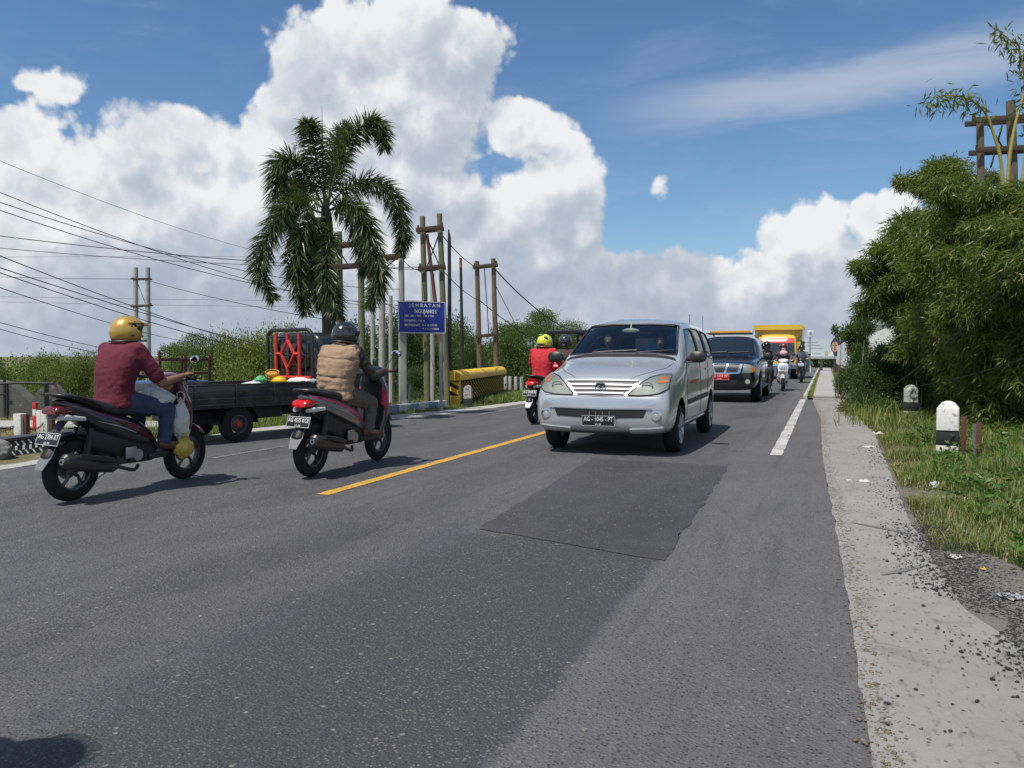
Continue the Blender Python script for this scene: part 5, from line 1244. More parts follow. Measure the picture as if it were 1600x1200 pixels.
def helmet(t, c, look, mat, r=1.0, visor=True, peak=False, trim=None, open_=True, vismat=None):
    """open face motorcycle helmet: shell cut away at the face, rim, padding, visor"""
    c = Vector(c); f = Vector(look).normalized(); s = f.cross(Vector((0, 0, 1))).normalized(); u = s.cross(f); rot = Matrix((s, f, u)).transposed(); m4 = Matrix.Translation(c) @ rot.to_4x4()
    bm = BM(); bmesh.ops.create_uvsphere(bm, u_segments=36, v_segments=26, radius=1)
    dele = []
    for v in bm.verts:
        p = v.co; low = p.z < -.25
        v.co = Vector((p.x*(.132 if not low else .132-.018*(-.25-p.z)), p.y*.152-.005, p.z*.142 if p.z > 0 else p.z*.150))*r
        if p.z < -.55: v.co.z = -.55*.150*r-(-.55-p.z)*.02
    for f_ in bm.faces:
        q = f_.calc_center_median()/r
        if q.z < -.080: dele.append(f_)
        elif q.y > .062 and q.z < .048 and (abs(q.x) < .098 or q.y > .08): dele.append(f_)
    bmesh.ops.delete(bm, geom=dele, context='FACES'); bmesh.ops.solidify(bm, geom=bm.faces, thickness=.018*r); bmesh.ops.transform(bm, matrix=m4, verts=bm.verts)
    o = finish(bm, 'helmet', mat, t, angle=50)
    bm = BM(); pts = [Vector((math.cos(a)*.133, math.sin(a)*.150-.005, -.082))*r for a in [R(q) for q in range(125, 416, 10)]]; tube(bm, [m4 @ p for p in pts], .009, 6); finish(bm, 'rim', trim or PLA, o)
    if visor:
        bm = BM(); rs = []
        for z in (.075, .045, .0, -.05, -.085):
            rs.append([m4 @ (Vector((math.sin(a)*(.136), math.cos(a)*.158+(.012 if z < 0 else .004), z))*r) for a in [R(q) for q in range(-72, 73, 9)]])
        rings(bm, rs, closed=False, cap=False); bmesh.ops.solidify(bm, geom=bm.faces, thickness=.003); finish(bm, 'visor', vismat or MATS['clear_glass'], o)
    if peak:
        bm = BM(); rs = []
        for y, z in ((.115, .088), (.165, .075), (.205, .060)):
            rs.append([m4 @ (Vector((x*.105*(1-.25*(y > .19)), y-.05*x*x, z-.018*x*x))*r) for x in [q/5-1 for q in range(11)]])
        rings(bm, rs, closed=False, cap=False); bmesh.ops.solidify(bm, geom=bm.faces, thickness=.006); finish(bm, 'peak', mat, o)
    for k in (-1, 1): bm = BM(); lathe(bm, [(0, .0), (.020, .0), (.022, .006), (.012, .010), (0, .010)], 'x', (.130*k*r-(.01 if k < 0 else 0), .045*r, .03*r), 14, cap=False); bmesh.ops.transform(bm, matrix=m4, verts=bm.verts); finish(bm, 'visor_hinge', PLA, o)
    return o, m4
def ride_pose(lean=.12, z=.83, y=-.16, grip=(.31, .42, 1.0), kneez=.72, spread=.17, foot=(.16, .22, .36), headtilt=(0, 0), el=(.30, .10, 1.04)):
    J = {'pelvis': (0, y, z), 'waist': (0, y+lean*.25-.01, z+.18), 'chest': (0, y+lean*.7, z+.36), 'neck': (0, y+lean, z+.50), 'head': (headtilt[0], y+lean+.035+headtilt[1], z+.645)}
    for s, d in ((-1, 'l'), (1, 'r')):
        J['sh'+d] = (.185*s, y+lean*.9, z+.435); J['el'+d] = (el[0]*s, el[1], el[2]); gw = Vector((grip[0]*s, grip[1], grip[2]+.02)); e = Vector(J['el'+d])
        J['wr'+d] = tuple(gw-(gw-e).normalized()*.085+Vector((0, 0, .01))); J['ha'+d] = tuple(gw+Vector((0, -.012, .012)))
        J['hip'+d] = (.095*s, y+.03, z-.01); J['kn'+d] = (spread*s, y+.43, kneez); J['an'+d] = (foot[0]*s, foot[1]-.02, foot[2]+.06); J['to'+d] = (foot[0]*s*1.05, foot[1]+.15, foot[2]+.02)
    return J
def stand_pose(h=1.66):
    k = h/1.7; J = {'pelvis': (0, 0, .95*k), 'waist': (0, .01, 1.12*k), 'chest': (0, .0, 1.28*k), 'neck': (0, 0, 1.44*k), 'head': (0, .03, 1.58*k)}
    for s, d in ((-1, 'l'), (1, 'r')):
        J['sh'+d] = (.185*s, 0, 1.38*k); J['el'+d] = (.25*s, -.02, 1.10*k); J['wr'+d] = (.27*s, .06, .86*k); J['hip'+d] = (.095*s, 0, .93*k); J['kn'+d] = (.11*s, .02, .50*k); J['an'+d] = (.12*s, 0, .10); J['to'+d] = (.13*s, .13, .045)
    return J
# ------------------------------------------------------------------ scooters
def wheel(par, y, r, w, rimmat, ry=None, spokes=5, name='wheel', x=0, stripe=None, rimr=.64):
    o = bpy.data.objects.new(name, None); link(o, par)
    bm = BM(); pr = []
    for i in range(13):
        a = math.pi*(i/12)-math.pi/2; pr.append((r-w*.62+w*.62*math.cos(a), w/2*math.sin(a)))
    pr += [(r*rimr, w*.40), (r*rimr, -w*.40), pr[0]]
    lathe(bm, pr, 'x', (x, y, r), 40, cap=False); finish(bm, 'tyre', BLK, o, angle=50)
    bm = BM(); q = r*rimr
    lathe(bm, [(q, -w*.36), (q+.006, -w*.38), (q+.006, w*.38), (q, w*.36), (q-.016, w*.30), (q-.02, 0), (q-.016, -w*.30), (q, -w*.36)], 'x', (x, y, r), 36, cap=False)
    lathe(bm, [(0, -w*.42), (.035, -w*.42), (.05, -w*.25), (.05, w*.25), (.035, w*.42), (0, w*.42)], 'x', (x, y, r), 16, cap=False)
    for k in range(spokes):
        a = 2*math.pi*k/spokes+.3; da = .16
        tube(bm, [Vector((x, y+math.cos(a)*.04, r+math.sin(a)*.04)), Vector((x, y+math.cos(a+da)*(q*.55), r+math.sin(a+da)*(q*.55))), Vector((x, y+math.cos(a)*(q-.01), r+math.sin(a)*(q-.01)))], [.020, .013, .017], 6)
    finish(bm, 'rim', rimmat, o, angle=40)
    if stripe: bm = BM(); lathe(bm, [(q+.010, w*.385), (q+.016, w*.37), (q+.016, w*.36), (q+.010, w*.37)], 'x', (x, y, r), 40, cap=False); finish(bm, 'rim_stripe', stripe, o)
    bm = BM(); lathe(bm, [(.03, -w*.5), (.085, -w*.5), (.085, -w*.5+.004), (.03, -w*.5+.004)], 'x', (x, y, r), 24, cap=False); finish(bm, 'brake_disc', STL, o)
    return o
def plate(par, s1, s2, c, rot, w, h, base, ink, s=1.0, sub=None):
    o = bpy.data.objects.new('number_plate', None); link(o, par); o.location = c; o.rotation_euler = rot
    bm = BM(); box(bm, (0, 0, 0), (w, .006, h), bev=.002); finish(bm, 'panel', base, o)
    bm = BM()
    for c_, s_ in (((0, -.0035, h/2-.004), (w-.006, .001, .003)), ((0, -.0035, -h/2+.004), (w-.006, .001, .003)), ((-w/2+.004, -.0035, 0), (.003, .001, h-.012)), ((w/2-.004, -.0035, 0), (.003, .001, h-.012))): box(bm, c_, s_)
    finish(bm, 'rim_line', ink, o)
    q = text(s1, h*.62*s, 'lettering', ink, o, (0, -.0035, h*.14), (R(90), 0, 0), .0008, bold=0)
    xs_ = [v.co.x for v in q.data.vertices]; wd_ = max(xs_)-min(xs_); q.scale = (min(1.25, .88*w/wd_), 1, 1); q.location.x = -(max(xs_)+min(xs_))/2*q.scale[0]
    text(s2, h*.26, 'lettering', ink, o, (0, -.0035, -h*.33), (R(90), 0, 0), .0008, sx=1.0, bold=0)
    return o
PLB = M('plate_black', (.018,.018,.020), .4, var=0)
def scooter(label, loc, rz, body, accent, s1, s2, lean=0, front=None, scale=1, stripe=None, rim=None, tailtilt=0, style='slim', lit=None, group='scooters on the road', flap=None, lamp=None):
    t = thing('scooter', label, 'scooter', loc, rz, group, scale); t.rotation_euler = (0, R(lean), rz); rim = rim or M('dark_alloy', (.10,.10,.105), .4, .7, var=.1); front = front or body
    wheel(t, -.62, .262, .10, rim, stripe=stripe, name='rear_wheel'); wheel(t, .64, .262, .085, rim, stripe=stripe, name='front_wheel')
    up = style == 'sharp'; tz = .06 if up else 0
    bm = BM(); loft(bm, [(-.80, .765+tz, .035, .012), (-.74, .745+tz, .075, .045), (-.60, .705+tz*.6, .115, .080), (-.42, .650, .145, .105), (-.22, .585, .158, .125), (-.02, .515, .150, .125), (.12, .45, .12, .10), (.20, .38, .10, .06)], 18, 2.6)
    body_o = finish(bm, 'rear_fairing', body, t, angle=60); bv = bvh_of(body_o)
    # angular graphics on the fairing
    for ax in ('+x', '-x'):
        pobj('accent_panel', bv, ax, [(-.74, .775+tz*.8), (-.40, .715), (-.10, .60), (.12, .47)], [(-.72, .755+tz*.8), (-.40, .685), (-.12, .565), (.10, .445)], accent, body_o, nx=14, nz=4, off=.004, th=.006)
        pobj('silver_decal', bv, ax, [(-.50, .665), (-.30, .615), (-.10, .535)], [(-.44, .645), (-.27, .595), (-.10, .53)], M('silver_decal', (.45,.45,.47), .35, .4), body_o, nx=8, nz=3, off=.006, th=.004)
        pobj('dark_skirt', bv, ax, [(-.60, .655), (-.30, .545), (.0, .435)], [(-.56, .635), (-.30, .50), (.0, .40)], PLA, body_o, nx=10, nz=3, off=.004, th=.005)
    bm = BM(); loft(bm, [(-.78, .815+tz, .04, .010), (-.68, .815+tz*.9, .085, .026), (-.50, .785+tz*.4, .115, .045), (-.32, .745, .130, .055), (-.15, .725, .125, .055), (.02, .715, .10, .055), (.14, .69, .065, .035), (.17, .66, .05, .02)], 16, 2.6); finish(bm, 'seat', M('seat_vinyl', (.02,.02,.021), .5, var=.2, bump=.2), t, angle=60)
    bm = BM(); tube(bm, spline([(-.12, -.44, .79), (-.13, -.62, .80+tz), (-.10, -.77, .825+tz), (0, -.80, .83+tz), (.10, -.77, .825+tz), (.13, -.62, .80+tz), (.12, -.44, .79)], 18), .013, 8); finish(bm, 'grab_rail', PLA, t)
    # lower frame, engine, transmission
    bm = BM(); box(bm, (0, .28, .30), (.26, .42, .06), bev=.02); box(bm, (0, .02, .34), (.22, .30, .18), bev=.04); finish(bm, 'footboard', PLA, t)
    bm = BM(); loft(bm, [(-.70, .27, .035, .06, -.09), (-.45, .30, .05, .085, -.09), (-.15, .31, .05, .075, -.08), (-.02, .30, .03, .05, -.06)], 14, 3); box(bm, (0, -.12, .34), (.16, .24, .18), bev=.03); lathe(bm, [(0, .09), (.055, .09), (.06, .12), (.04, .14), (0, .14)], 'x', (0, -.08, .33), 16, cap=False); finish(bm, 'engine', M('engine_cast', (.09,.09,.095), .5, .5, var=.2), t)
    bm = BM(); lathe(bm, [(0, .142), (.05, .142), (.055, .136), (.0, .135)], 'x', (0, -.06, .33), 12, cap=False); box(bm, (.135, -.14, .36), (.02, .12, .10), bev=.01); finish(bm, 'fan_cover', ALU, t)
    bm = BM(); loft(bm, [(-.84, .365, .034, .040, .165), (-.82, .365, .052, .062, .165), (-.60, .32, .058, .070, .16), (-.36, .275, .050, .060, .15), (-.28, .258, .02, .02, .14)], 16, 2.2); tube(bm, spline([(.14, -.30, .262), (.12, -.10, .20), (.05, .02, .22)], 8), .016, 8); ex = finish(bm, 'exhaust', M('exhaust_metal', (.075,.07,.065), .4, .6, var=.3), t)
    bm = BM(); lathe(bm, [(.012, -.852), (.024, -.852), (.026, -.83), (.012, -.83)], 'y', (.165, 0, .365), 14, cap=False); finish(bm, 'exhaust_tip', ALU, ex)
    bm = BM(); loft(bm, [(-.72, .40, .012, .018, .222), (-.50, .355, .014, .026, .220), (-.34, .32, .010, .016, .205)], 10, 3); finish(bm, 'heat_guard', PLA, ex)
    bm = BM(); loft(bm, [(-.52, .50, .06, .10), (-.38, .50, .10, .14), (-.15, .46, .12, .17), (.05, .42, .12, .14), (.16, .38, .10, .08)], 14, 3); finish(bm, 'inner_cover', PLA, t)
    for k in (-1, 1): bm = BM(); tube(bm, [(.085*k, -.58, .30), (.09*k, -.50, .60)], .018, 8); tube(bm, [(.085*k, -.565, .36), (.09*k, -.52, .53)], .030, 8); finish(bm, 'shock_absorber', PLA, t)
    # rear mudguard, plate, lamp
    bm = BM(); rs = []
    for a in [R(q) for q in range(28, 138, 10)]: rs.append([Vector((x*.065, -.62-math.cos(a)*(.30-.03*x*x), .262+math.sin(a)*(.30-.03*x*x))) for x in (-1, -.5, 0, .5, 1)])
    rings(bm, rs, closed=False, cap=False); bmesh.ops.solidify(bm, geom=bm.faces, thickness=.004)
    tube(bm, [(0, -.68, .70), (0, -.76, .60), (0, -.83, .46)], [.055, .045, .04], 6, flat=.5); finish(bm, 'mudguard', PLA, t)
    fm = flap or M('grey_flap', (.16,.16,.17), .5, var=.2)
    bm = BM(); prism(bm, [(-.055, 0), (.055, 0), (.065, -.10), (.04, -.215), (-.04, -.215), (-.065, -.10)], 'y', -.004, .004); bmesh.ops.rotate(bm, matrix=Matrix.Rotation(R(-32), 3, 'X'), verts=bm.verts); bmesh.ops.translate(bm, vec=(0, -.805, .475), verts=bm.verts); finish(bm, 'mud_flap', fm, t)
    plate(t, s1, s2, (0, -.835, .535), (R(-20), 0, 0), .25, .105, PLB, WHT, .9)
    bm = BM(); loft(bm, [(-.835, .69+tz, .075, .020), (-.80, .70+tz, .088, .036), (-.70, .71+tz, .092, .040), (-.58, .72+tz, .08, .02)], 16, 3); finish(bm, 'tail_lamp', lamp or REDL, t, angle=60)
    for k in (-1, 1): bm = BM(); loft(bm, [(-.80, .64+tz, .018, .018, .07*k), (-.74, .645+tz, .03, .026, .09*k), (-.60, .65+tz*.6, .025, .018, .115*k)], 10, 2.4); finish(bm, 'turn_signal', M('clear_lens', (.55,.54,.52), .15, coat=.5, var=0), t)
    # front: leg shield, nose, fender, fork, bars
    bm = BM(); rs = []
    for (y, z, w, d) in ((.36, .27, .10, .05), (.44, .34, .15, .06), (.50, .48, .175, .075), (.505, .62, .185, .085), (.50, .76, .175, .085), (.475, .88, .14, .07), (.45, .96, .10, .05)):
        rs.append([Vector((math.cos(a)*w, y+math.sin(a)*d*(1.35 if math.sin(a) > 0 else .55), z)) for a in [2*math.pi*k/20 for k in range(20)]])
    rings(bm, rs); fo = finish(bm, 'front_fairing', front, t, angle=60); bf = bvh_of(fo)
    pobj('leg_shield_inner', bf, '-y', [(-.13, .86), (.13, .86)], [(-.12, .38), (.12, .38)], PLA, fo, nx=8, nz=10, off=.004, th=.006)
    pobj('front_lamp', bf, '+y', [(-.13, .80), (0, .84), (.13, .80)], [(-.10, .70), (0, .67), (.10, .70)], M('lamp_silver', (.6,.62,.65), .12, .6, var=0), fo, nx=10, nz=5, off=.006, th=.01)
    for ax in ('+x', '-x'): pobj('accent_panel', bf, ax, [(.44, .84), (.55, .74), (.58, .60)], [(.42, .72), (.49, .60), (.50, .48)], accent, fo, nx=8, nz=4, off=.004, th=.006)
    bm = BM(); rs = []
    for a in [R(q) for q in range(35, 168, 11)]: rs.append([Vector((x*.062, .64+math.cos(a)*(.295-.035*x*x), .262+math.sin(a)*(.295-.035*x*x))) for x in (-1, -.6, 0, .6, 1)])
    rings(bm, rs, closed=False, cap=False); bmesh.ops.solidify(bm, geom=bm.faces, thickness=.005); finish(bm, 'front_fender', front, t, angle=60)
    for k in (-1, 1): bm = BM(); tube(bm, [(.065*k, .64, .262), (.06*k, .56, .54), (.05*k, .50, .74)], .019, 8); finish(bm, 'fork', STL, t)
    bm = BM(); loft(bm, [(.30, .955, .09, .03), (.36, .975, .15, .045), (.44, .985, .17, .058), (.52, .965, .13, .05), (.56, .95, .06, .03)], 16, 2.4); ho = finish(bm, 'handlebar_cowl', front, t, angle=60)
    bm = BM(); tube(bm, spline([(-.345, .38, 1.0), (-.20, .42, .99), (0, .43, .97), (.20, .42, .99), (.345, .38, 1.0)], 12), .012, 8)
    finish(bm, 'handlebar', STL, ho)
    for k in (-1, 1):
        bm = BM(); tube(bm, [(.225*k, .412, .992), (.345*k, .38, 1.0)], .018, 10); tube(bm, [(.345*k, .38, 1.0), (.357*k, .377, 1.0)], .022, 10); finish(bm, 'grip', BLK, ho)
        bm = BM(); tube(bm, spline([(.21*k, .45, .995), (.28*k, .475, .985), (.345*k, .455, .98)], 6), .006, 6); finish(bm, 'brake_lever', ALU, ho)
        bm = BM(); tube(bm, spline([(.20*k, .43, 1.0), (.22*k, .44, 1.08), (.285*k, .42, 1.155)], 8), .006, 6); finish(bm, 'mirror_stem', STL, ho)
        bm = BM(); ell(bm, (.315*k, .425, 1.175), (.062, .022, .040)); mo = finish(bm, 'mirror', PLA, ho)
        bm = BM(); ell(bm, (.315*k, .408, 1.175), (.054, .008, .034)); finish(bm, 'mirror_glass', M('mirror_glass', (.75,.80,.85), .03, 1.0, var=0), ho)
    bm = BM(); tube(bm, [(-.10, -.05, .24), (-.13, -.32, .10)], .012, 6); finish(bm, 'stand', STL, t)
    if lit: bm = BM(); ell(bm, (0, .60, .745), (.05, .03, .035)); finish(bm, 'headlight_bulb', lit, fo)
    return t
MAR = M('maroon_paint', (.10, .008, .012), .25, coat=.8, var=0); GRYP = M('grey_paint', (.22,.23,.24), .3, .5, coat=.6, var=.05); PNK = M('pink_red_decal', (.50,.03,.09), .35, var=0)
REDC = M('red_paint_gloss', (.50, .012, .014), .25, coat=.8, var=0); WHP = M('white_paint_gloss', (.72,.72,.70), .25, coat=.8, var=0)
def G2(x, y): return (x, y, 0.004)
# 1 gold helmet, maroon shirt
X1, Y1 = -5.70, 5.36
scooter('dark maroon scooter with red striped rims ridden by the gold helmeted man', G2(X1, Y1), 0, BPT, MAR, 'AG 2704 RT', '03-20', lean=2, front=MAR, style='sharp', stripe=REDC, scale=.985, lamp=M('smoked_red_lens', (.12,.008,.010), .2, coat=.6, var=0))
J = ride_pose(lean=.10, z=.80, y=-.17, kneez=.70, foot=(.16, .24, .34), el=(.30, .06, .94), grip=(.30, .40, .985)); J['head'] = (.015, -.02, 1.375)
MSH = M('maroon_cotton', (.115, .012, .028), .9, var=.12, scale=5, bump=.35, bscale=25)
look = (.35, 1, .02)
t1, rot, at = person('man in a maroon short sleeved shirt and gold helmet riding the leftmost scooter', G2(X1, Y1), 0, J, look=look, shirt=MSH, sleeve=.62, trousers=DENIM, shoes=SHOE, hem=1, shw=1.06, vox=.010, fold=.005)
GOLD = M('gold_paint', (.55, .34, .06), .3, .35, coat=.8, var=.04)
ho, m4 = helmet(t1, (.015, -.02, 1.39), look, GOLD, 1.0, True, peak=True, trim=PLA)
for x, y, z, s in ((.118, .0, .06, .035), (.128, -.02, -.03, .022)):
    bm = BM(); vs_ = [bm.verts.new(m4 @ Vector(p)) for p in ((x+.007, y-s, z-s*.6), (x+.009, y+s*.6, z-s*.5), (x-.008, y+s*.3, z+s))]; f = bm.faces.new(vs_); bmesh.ops.solidify(bm, geom=[f], thickness=.003); finish(bm, 'helmet_decal', PLA, ho)
bm = BM(); tube(bm, [m4 @ Vector((math.cos(a)*.118, math.sin(a)*.136-.005, .075)) for a in [R(q) for q in range(-20, 201, 10)]], .005, 5); finish(bm, 'helmet_groove', M('gold_dark', (.25,.14,.02), .4), ho)
# bags hanging at the leg shield
def bag(label, loc, sz, mat, seed, cat='bag', name='plastic_bag', rz=0, handles=True):
    bm = BM(); bmesh.ops.create_icosphere(bm, subdivisions=4, radius=1)
    for v in bm.verts:
        p = v.co.copy(); k = 1+.22*abs(noise.noise(p*1.6+Vector((seed, 0, 0))))+.12*abs(noise.noise(p*4+Vector((seed, 3, 0)))); nar = 1-.45*max(0, p.z)**2*1.4
        v.co = Vector((p.x*sz[0]*nar, p.y*sz[1]*nar, p.z*sz[2]))*k
    for v in bm.verts: v.co += v.co.normalized()*.022*noise.noise(v.co*22+Vector((seed, 0, 0)))
    if handles:
      for k in (-1, 1): tube(bm, spline([(.03*k, 0, sz[2]*.9), (.045*k, .0, sz[2]*1.25), (0, 0, sz[2]*1.42)], 6), .008, 5)
    o = finish(bm, name, mat, None, angle=25); o.location = loc; o.rotation_euler = (0, 0, rz); return tag(o, label, cat)
BAGW = M('white_bag_film', (.55,.57,.54), .4, var=.15, scale=6, spec=.6); BAGY = M('yellow_wrap', (.55,.40,.06), .4, var=.4, scale=12)
bag('bulging white plastic bag on the lap of the gold helmeted rider', (X1+.05, Y1+.22, .80), (.16, .17, .10), BAGW, 2)
bag('white plastic bag hanging beside the knee at the maroon leg shield', (X1+.15, Y1+.44, .60), (.055, .10, .18), BAGW, 5)
bag('yellow printed snack bag hanging low by the front wheel of the maroon scooter', (X1+.20, Y1+.42, .34), (.05, .10, .09), BAGY, 8)
# 2 black helmet, tan vest
X2, Y2 = -4.68, 7.20
GSC = scooter('black and grey scooter with a pink stripe ridden by the man in the tan vest', G2(X2, Y2), R(1), GRYP, PNK, 'AG 4535 KCE', '11-26', lean=2, front=BPT, scale=1.03)
J = ride_pose(lean=.13, z=.79, y=-.20, kneez=.68, foot=(.16, .20, .33), el=(.30, .05, .96), grip=(.31, .40, .99)); J['head'] = (.02, -.02, 1.37)
DBR = M('dark_brown_jacket', (.030, .022, .020), .7, var=.2, scale=8, bump=.3); TAN = M('tan_quilting', (.30, .195, .125), .75, var=.12, scale=6, bump=.4, bscale=30)
look = (.25, 1, -.12)
t2, rot, at = person('man in a tan quilted vest and black helmet riding the second scooter', G2(X2, Y2), R(1), J, look=look, shirt=DBR, sleeve=1.0, trousers=KHAK, shoes=None, vest=TAN, vox=.010, shw=1.0, legs=1.06)
helmet(t2, (.02, -.015, 1.39), look, M('black_gloss', (.014,.015,.018), .2, coat=1, var=0), 1.0, True)
# 3 red shirt
X3, Y3 = -4.62, 13.55
scooter('red and black scooter with lit tail lamp under the red shirted rider', G2(X3, Y3), R(-2), REDC, BPT, 'AG 2964 RI', '08-19', lean=1, front=REDC, flap=M('pale_flap', (.45,.45,.46), .4))
J = ride_pose(lean=.06, z=.80, y=-.22, kneez=.68, el=(.30, .02, .97), grip=(.31, .39, .99)); J['head'] = (.0, -.10, 1.385)
t3, rot, at = person('rider in a bright red t-shirt with a yellow and green helmet', G2(X3, Y3), R(-2), J, look=(.1, 1, -.05), shirt=M('red_tshirt', (.52, .025, .035), .9, var=.1, scale=6, bump=.3, bscale=25), sleeve=.62, trousers=DENIM, hem=1, shw=1.08, shoes=SHOE, vox=.013)
NEO = M('neon_yellow', (.62, .68, .03), .3, coat=.6, var=0); ho, m4 = helmet(t3, (0, -.10, 1.40), (.1, 1, -.05), NEO, 1.03, True)
for (c, r_, m_) in (((-.03, -.05, .125), (.06, .07, .02), M('helmet_green', (.02,.32,.06), .3, coat=.6)), ((.06, -.10, .07), (.05, .03, .03), PLA), ((-.085, -.09, .03), (.02, .03, .04), PLA), ((.0, -.146, -.04), (.07, .012, .022), PLA), ((.125, .02, -.02), (.012, .05, .03), MATS['helmet_green'])):
    bm = BM(); ell(bm, c, r_); bmesh.ops.transform(bm, matrix=m4, verts=bm.verts); finish(bm, 'helmet_decal', m_, ho)
# 4 second rider ahead of the red one
X4, Y4 = -4.93, 15.7
scooter('scooter ahead of the red shirted rider, mostly hidden by the silver car', G2(X4, Y4), 0, BPT, GRYP, 'AG 5112 KB', '05-21', lean=0)
J = ride_pose(lean=.10, z=.80, y=-.20, kneez=.68, el=(.31, .03, .97), grip=(.31, .39, .99)); t4, rot, at = person('rider in a brown jacket and dark helmet just ahead of the red shirt', G2(X4, Y4), 0, J, look=(0, 1, 0), shirt=M('brown_jacket', (.055,.028,.024), .8, var=.2, bump=.3), sleeve=1.0, trousers=DENIM, shoes=SHOE, vox=.015)
helmet(t4, (0, -.065, 1.455), (0, 1, 0), M('dark_grey_gloss', (.03,.03,.033), .25, coat=.8, var=0))
# 5 white scooter coming towards
X5, Y5 = -1.28, 27.9
WSC = scooter('white scooter coming towards the viewer with a red helmeted rider', G2(X5, Y5), R(181), WHP, BPT, 'AG 3381 OP', '06-22', front=WHP)
plate(WSC, 'AG 3381', '06-22', (0, .62, .60), (0, 0, R(180)), .24, .09, PLB, WHT, .9)
J = ride_pose(lean=.04, z=.80, y=-.20, kneez=.70, el=(.29, .02, .97), grip=(.31, .39, .99)); J['head'] = (0, -.12, 1.41)
t5, rot, at = person('rider in a red helmet and pink face scarf on the white scooter', G2(X5, Y5), R(181), J, look=(.05, 1, 0), shirt=M('dark_sweater', (.06,.04,.05), .9, var=.2), sleeve=1.0, trousers=M('light_denim', (.10,.16,.28), .85, var=.2), shoes=None, skin=SKIN2, vox=.015)
ho, m4 = helmet(t5, (0, -.12, 1.425), (.05, 1, 0), M('wine_red_gloss', (.22,.015,.025), .25, coat=.8, var=0), 1.05, True)
bm = BM(); ell(bm, m4 @ Vector((0, .075, -.085)), (.075, .07, .06)); ell(bm, (0, -.02, 1.22), (.13, .12, .10)); fuse(bm, 'face_scarf', M('pink_cloth', (.62,.36,.38), .9, var=.2, scale=12), .012, 4, t5, disp=.008, dscale=12)
# 6 dark motorcycle between SUV and scooter
X6, Y6 = -1.62, 24.9
t = scooter('dark motorcycle with a round chrome headlamp beside the black car', G2(X6, Y6), R(179), BPT, BPT, 'AG 6020 RS', '01-22', front=BPT)
bm = BM(); lathe(bm, [(0, .56), (.06, .57), (.085, .62), (.09, .66), (.075, .665), (0, .675)], 'y', (0, 0, .86), 20, cap=False); finish(bm, 'round_headlamp', CHR, t)
J = ride_pose(lean=.08, z=.78, y=-.20, kneez=.70); t6, rot, at = person('rider in dark clothes on the motorcycle beside the black car', G2(X6, Y6), R(179), J, look=(0, 1, 0), shirt=M('charcoal_shirt', (.025,.025,.03), .9), sleeve=1.0, trousers=M('black_trousers', (.018,.018,.02), .9), shoes=SHOE, vox=.016)
helmet(t6, (0, -.085, 1.435), (0, 1, 0), MATS['black_gloss'])
# 7 bare legged rider next to the truck
X7, Y7 = -.93, 36.0
scooter('dark scooter riding close beside the yellow truck', G2(X7, Y7), R(180), BPT, GRYP, 'AG 4410 TL', '09-20')
J = ride_pose(lean=.06, z=.80, y=-.20, kneez=.68); J['cuff'] = -.02; t7, rot, at = person('bare legged rider in a grey shirt beside the yellow truck', G2(X7, Y7), R(180), J, look=(0, 1, 0), shirt=M('grey_tshirt', (.10,.11,.14), .9, var=.2), sleeve=.6, trousers=M('grey_shorts', (.06,.07,.09), .9), shoes=None, vox=.017)
helmet(t7, (0, -.105, 1.455), (0, 1, 0), MATS['black_gloss'])
# bystander left of the photographer whose head throws the shadow at the corner
XB, YB = P(20, 1190).xy; XB -= SHX*1.62; YB -= SHY*1.62
t8, rot, at = person('helmeted bystander standing in the road whose head shadows the lower left corner', (XB, YB, 0), R(-60), stand_pose(1.66), shirt=MATS['grey_tshirt'], sleeve=.6, trousers=DENIM, shoes=SHOE, vox=.018)
helmet(t8, (0, .035, 1.57), (0, 1, 0), MATS['black_gloss'], 1.15)
# ------------------------------------------------------------------ cars
def carbody(stations, mat, parent, name='body', cuts=None, wells=None, thick=.03, sub=2, creaseclear=True):
    """stations: (y, [(halfwidth, z) x9]) bottom centre to roof centre"""
    bm = BM(); rs = []
    for (y, pr) in stations:
        ring = [Vector((0, y, pr[0][1]))]+[Vector((w, y, z)) for w, z in pr[1:-1]]+[Vector((0, y, pr[-1][1]))]+[Vector((-w, y, z)) for w, z in pr[-2:0:-1]]
        rs.append(ring)
    rings(bm, rs); bmesh.ops.recalc_face_normals(bm, faces=bm.faces); me = bpy.data.meshes.new(name); bm.to_mesh(me); bm.free()
    o = bpy.data.objects.new(name, me); C.objects.link(o); md = o.modifiers.new('s', 'SUBSURF'); md.levels = md.render_levels = sub
    m2 = evald(o); o.modifiers.clear(); o.data = m2; bv = bvh_of(o)
    if cuts or wells:
        if cuts: md = o.modifiers.new('t', 'SOLIDIFY'); md.thickness = thick; md.offset = -1
        cb = BM()
        for (ax, poly, a, b) in (cuts or []): prism(cb, poly, ax, a, b)
        for (y, z, r, x0, x1) in (wells or []):
            for k in (-1, 1): lathe(cb, [(r, min(x0*k, x1*k)), (r, max(x0*k, x1*k))], 'x', (0, y, z), 36)
        bmesh.ops.recalc_face_normals(cb, faces=cb.faces); cm = bpy.data.meshes.new('cut'); cb.to_mesh(cm); cb.free(); cm.materials.append(PLA); co = bpy.data.objects.new('cut', cm); C.objects.link(co)
        o.data.materials.clear(); o.data.materials.append(mat)
        md = o.modifiers.new('b', 'BOOLEAN'); md.operation = 'DIFFERENCE'; md.object = co; md.solver = 'EXACT'; md.material_mode = 'TRANSFER'
        m3 = evald(o); o.modifiers.clear(); o.data = m3; bpy.data.objects.remove(co)
        if len(m3.materials) == 0: m3.materials.append(mat)
    else: o.data.materials.clear(); o.data.materials.append(mat)
    o.data.name = name; shade(o.data, 40); o.parent = parent; return o, bv
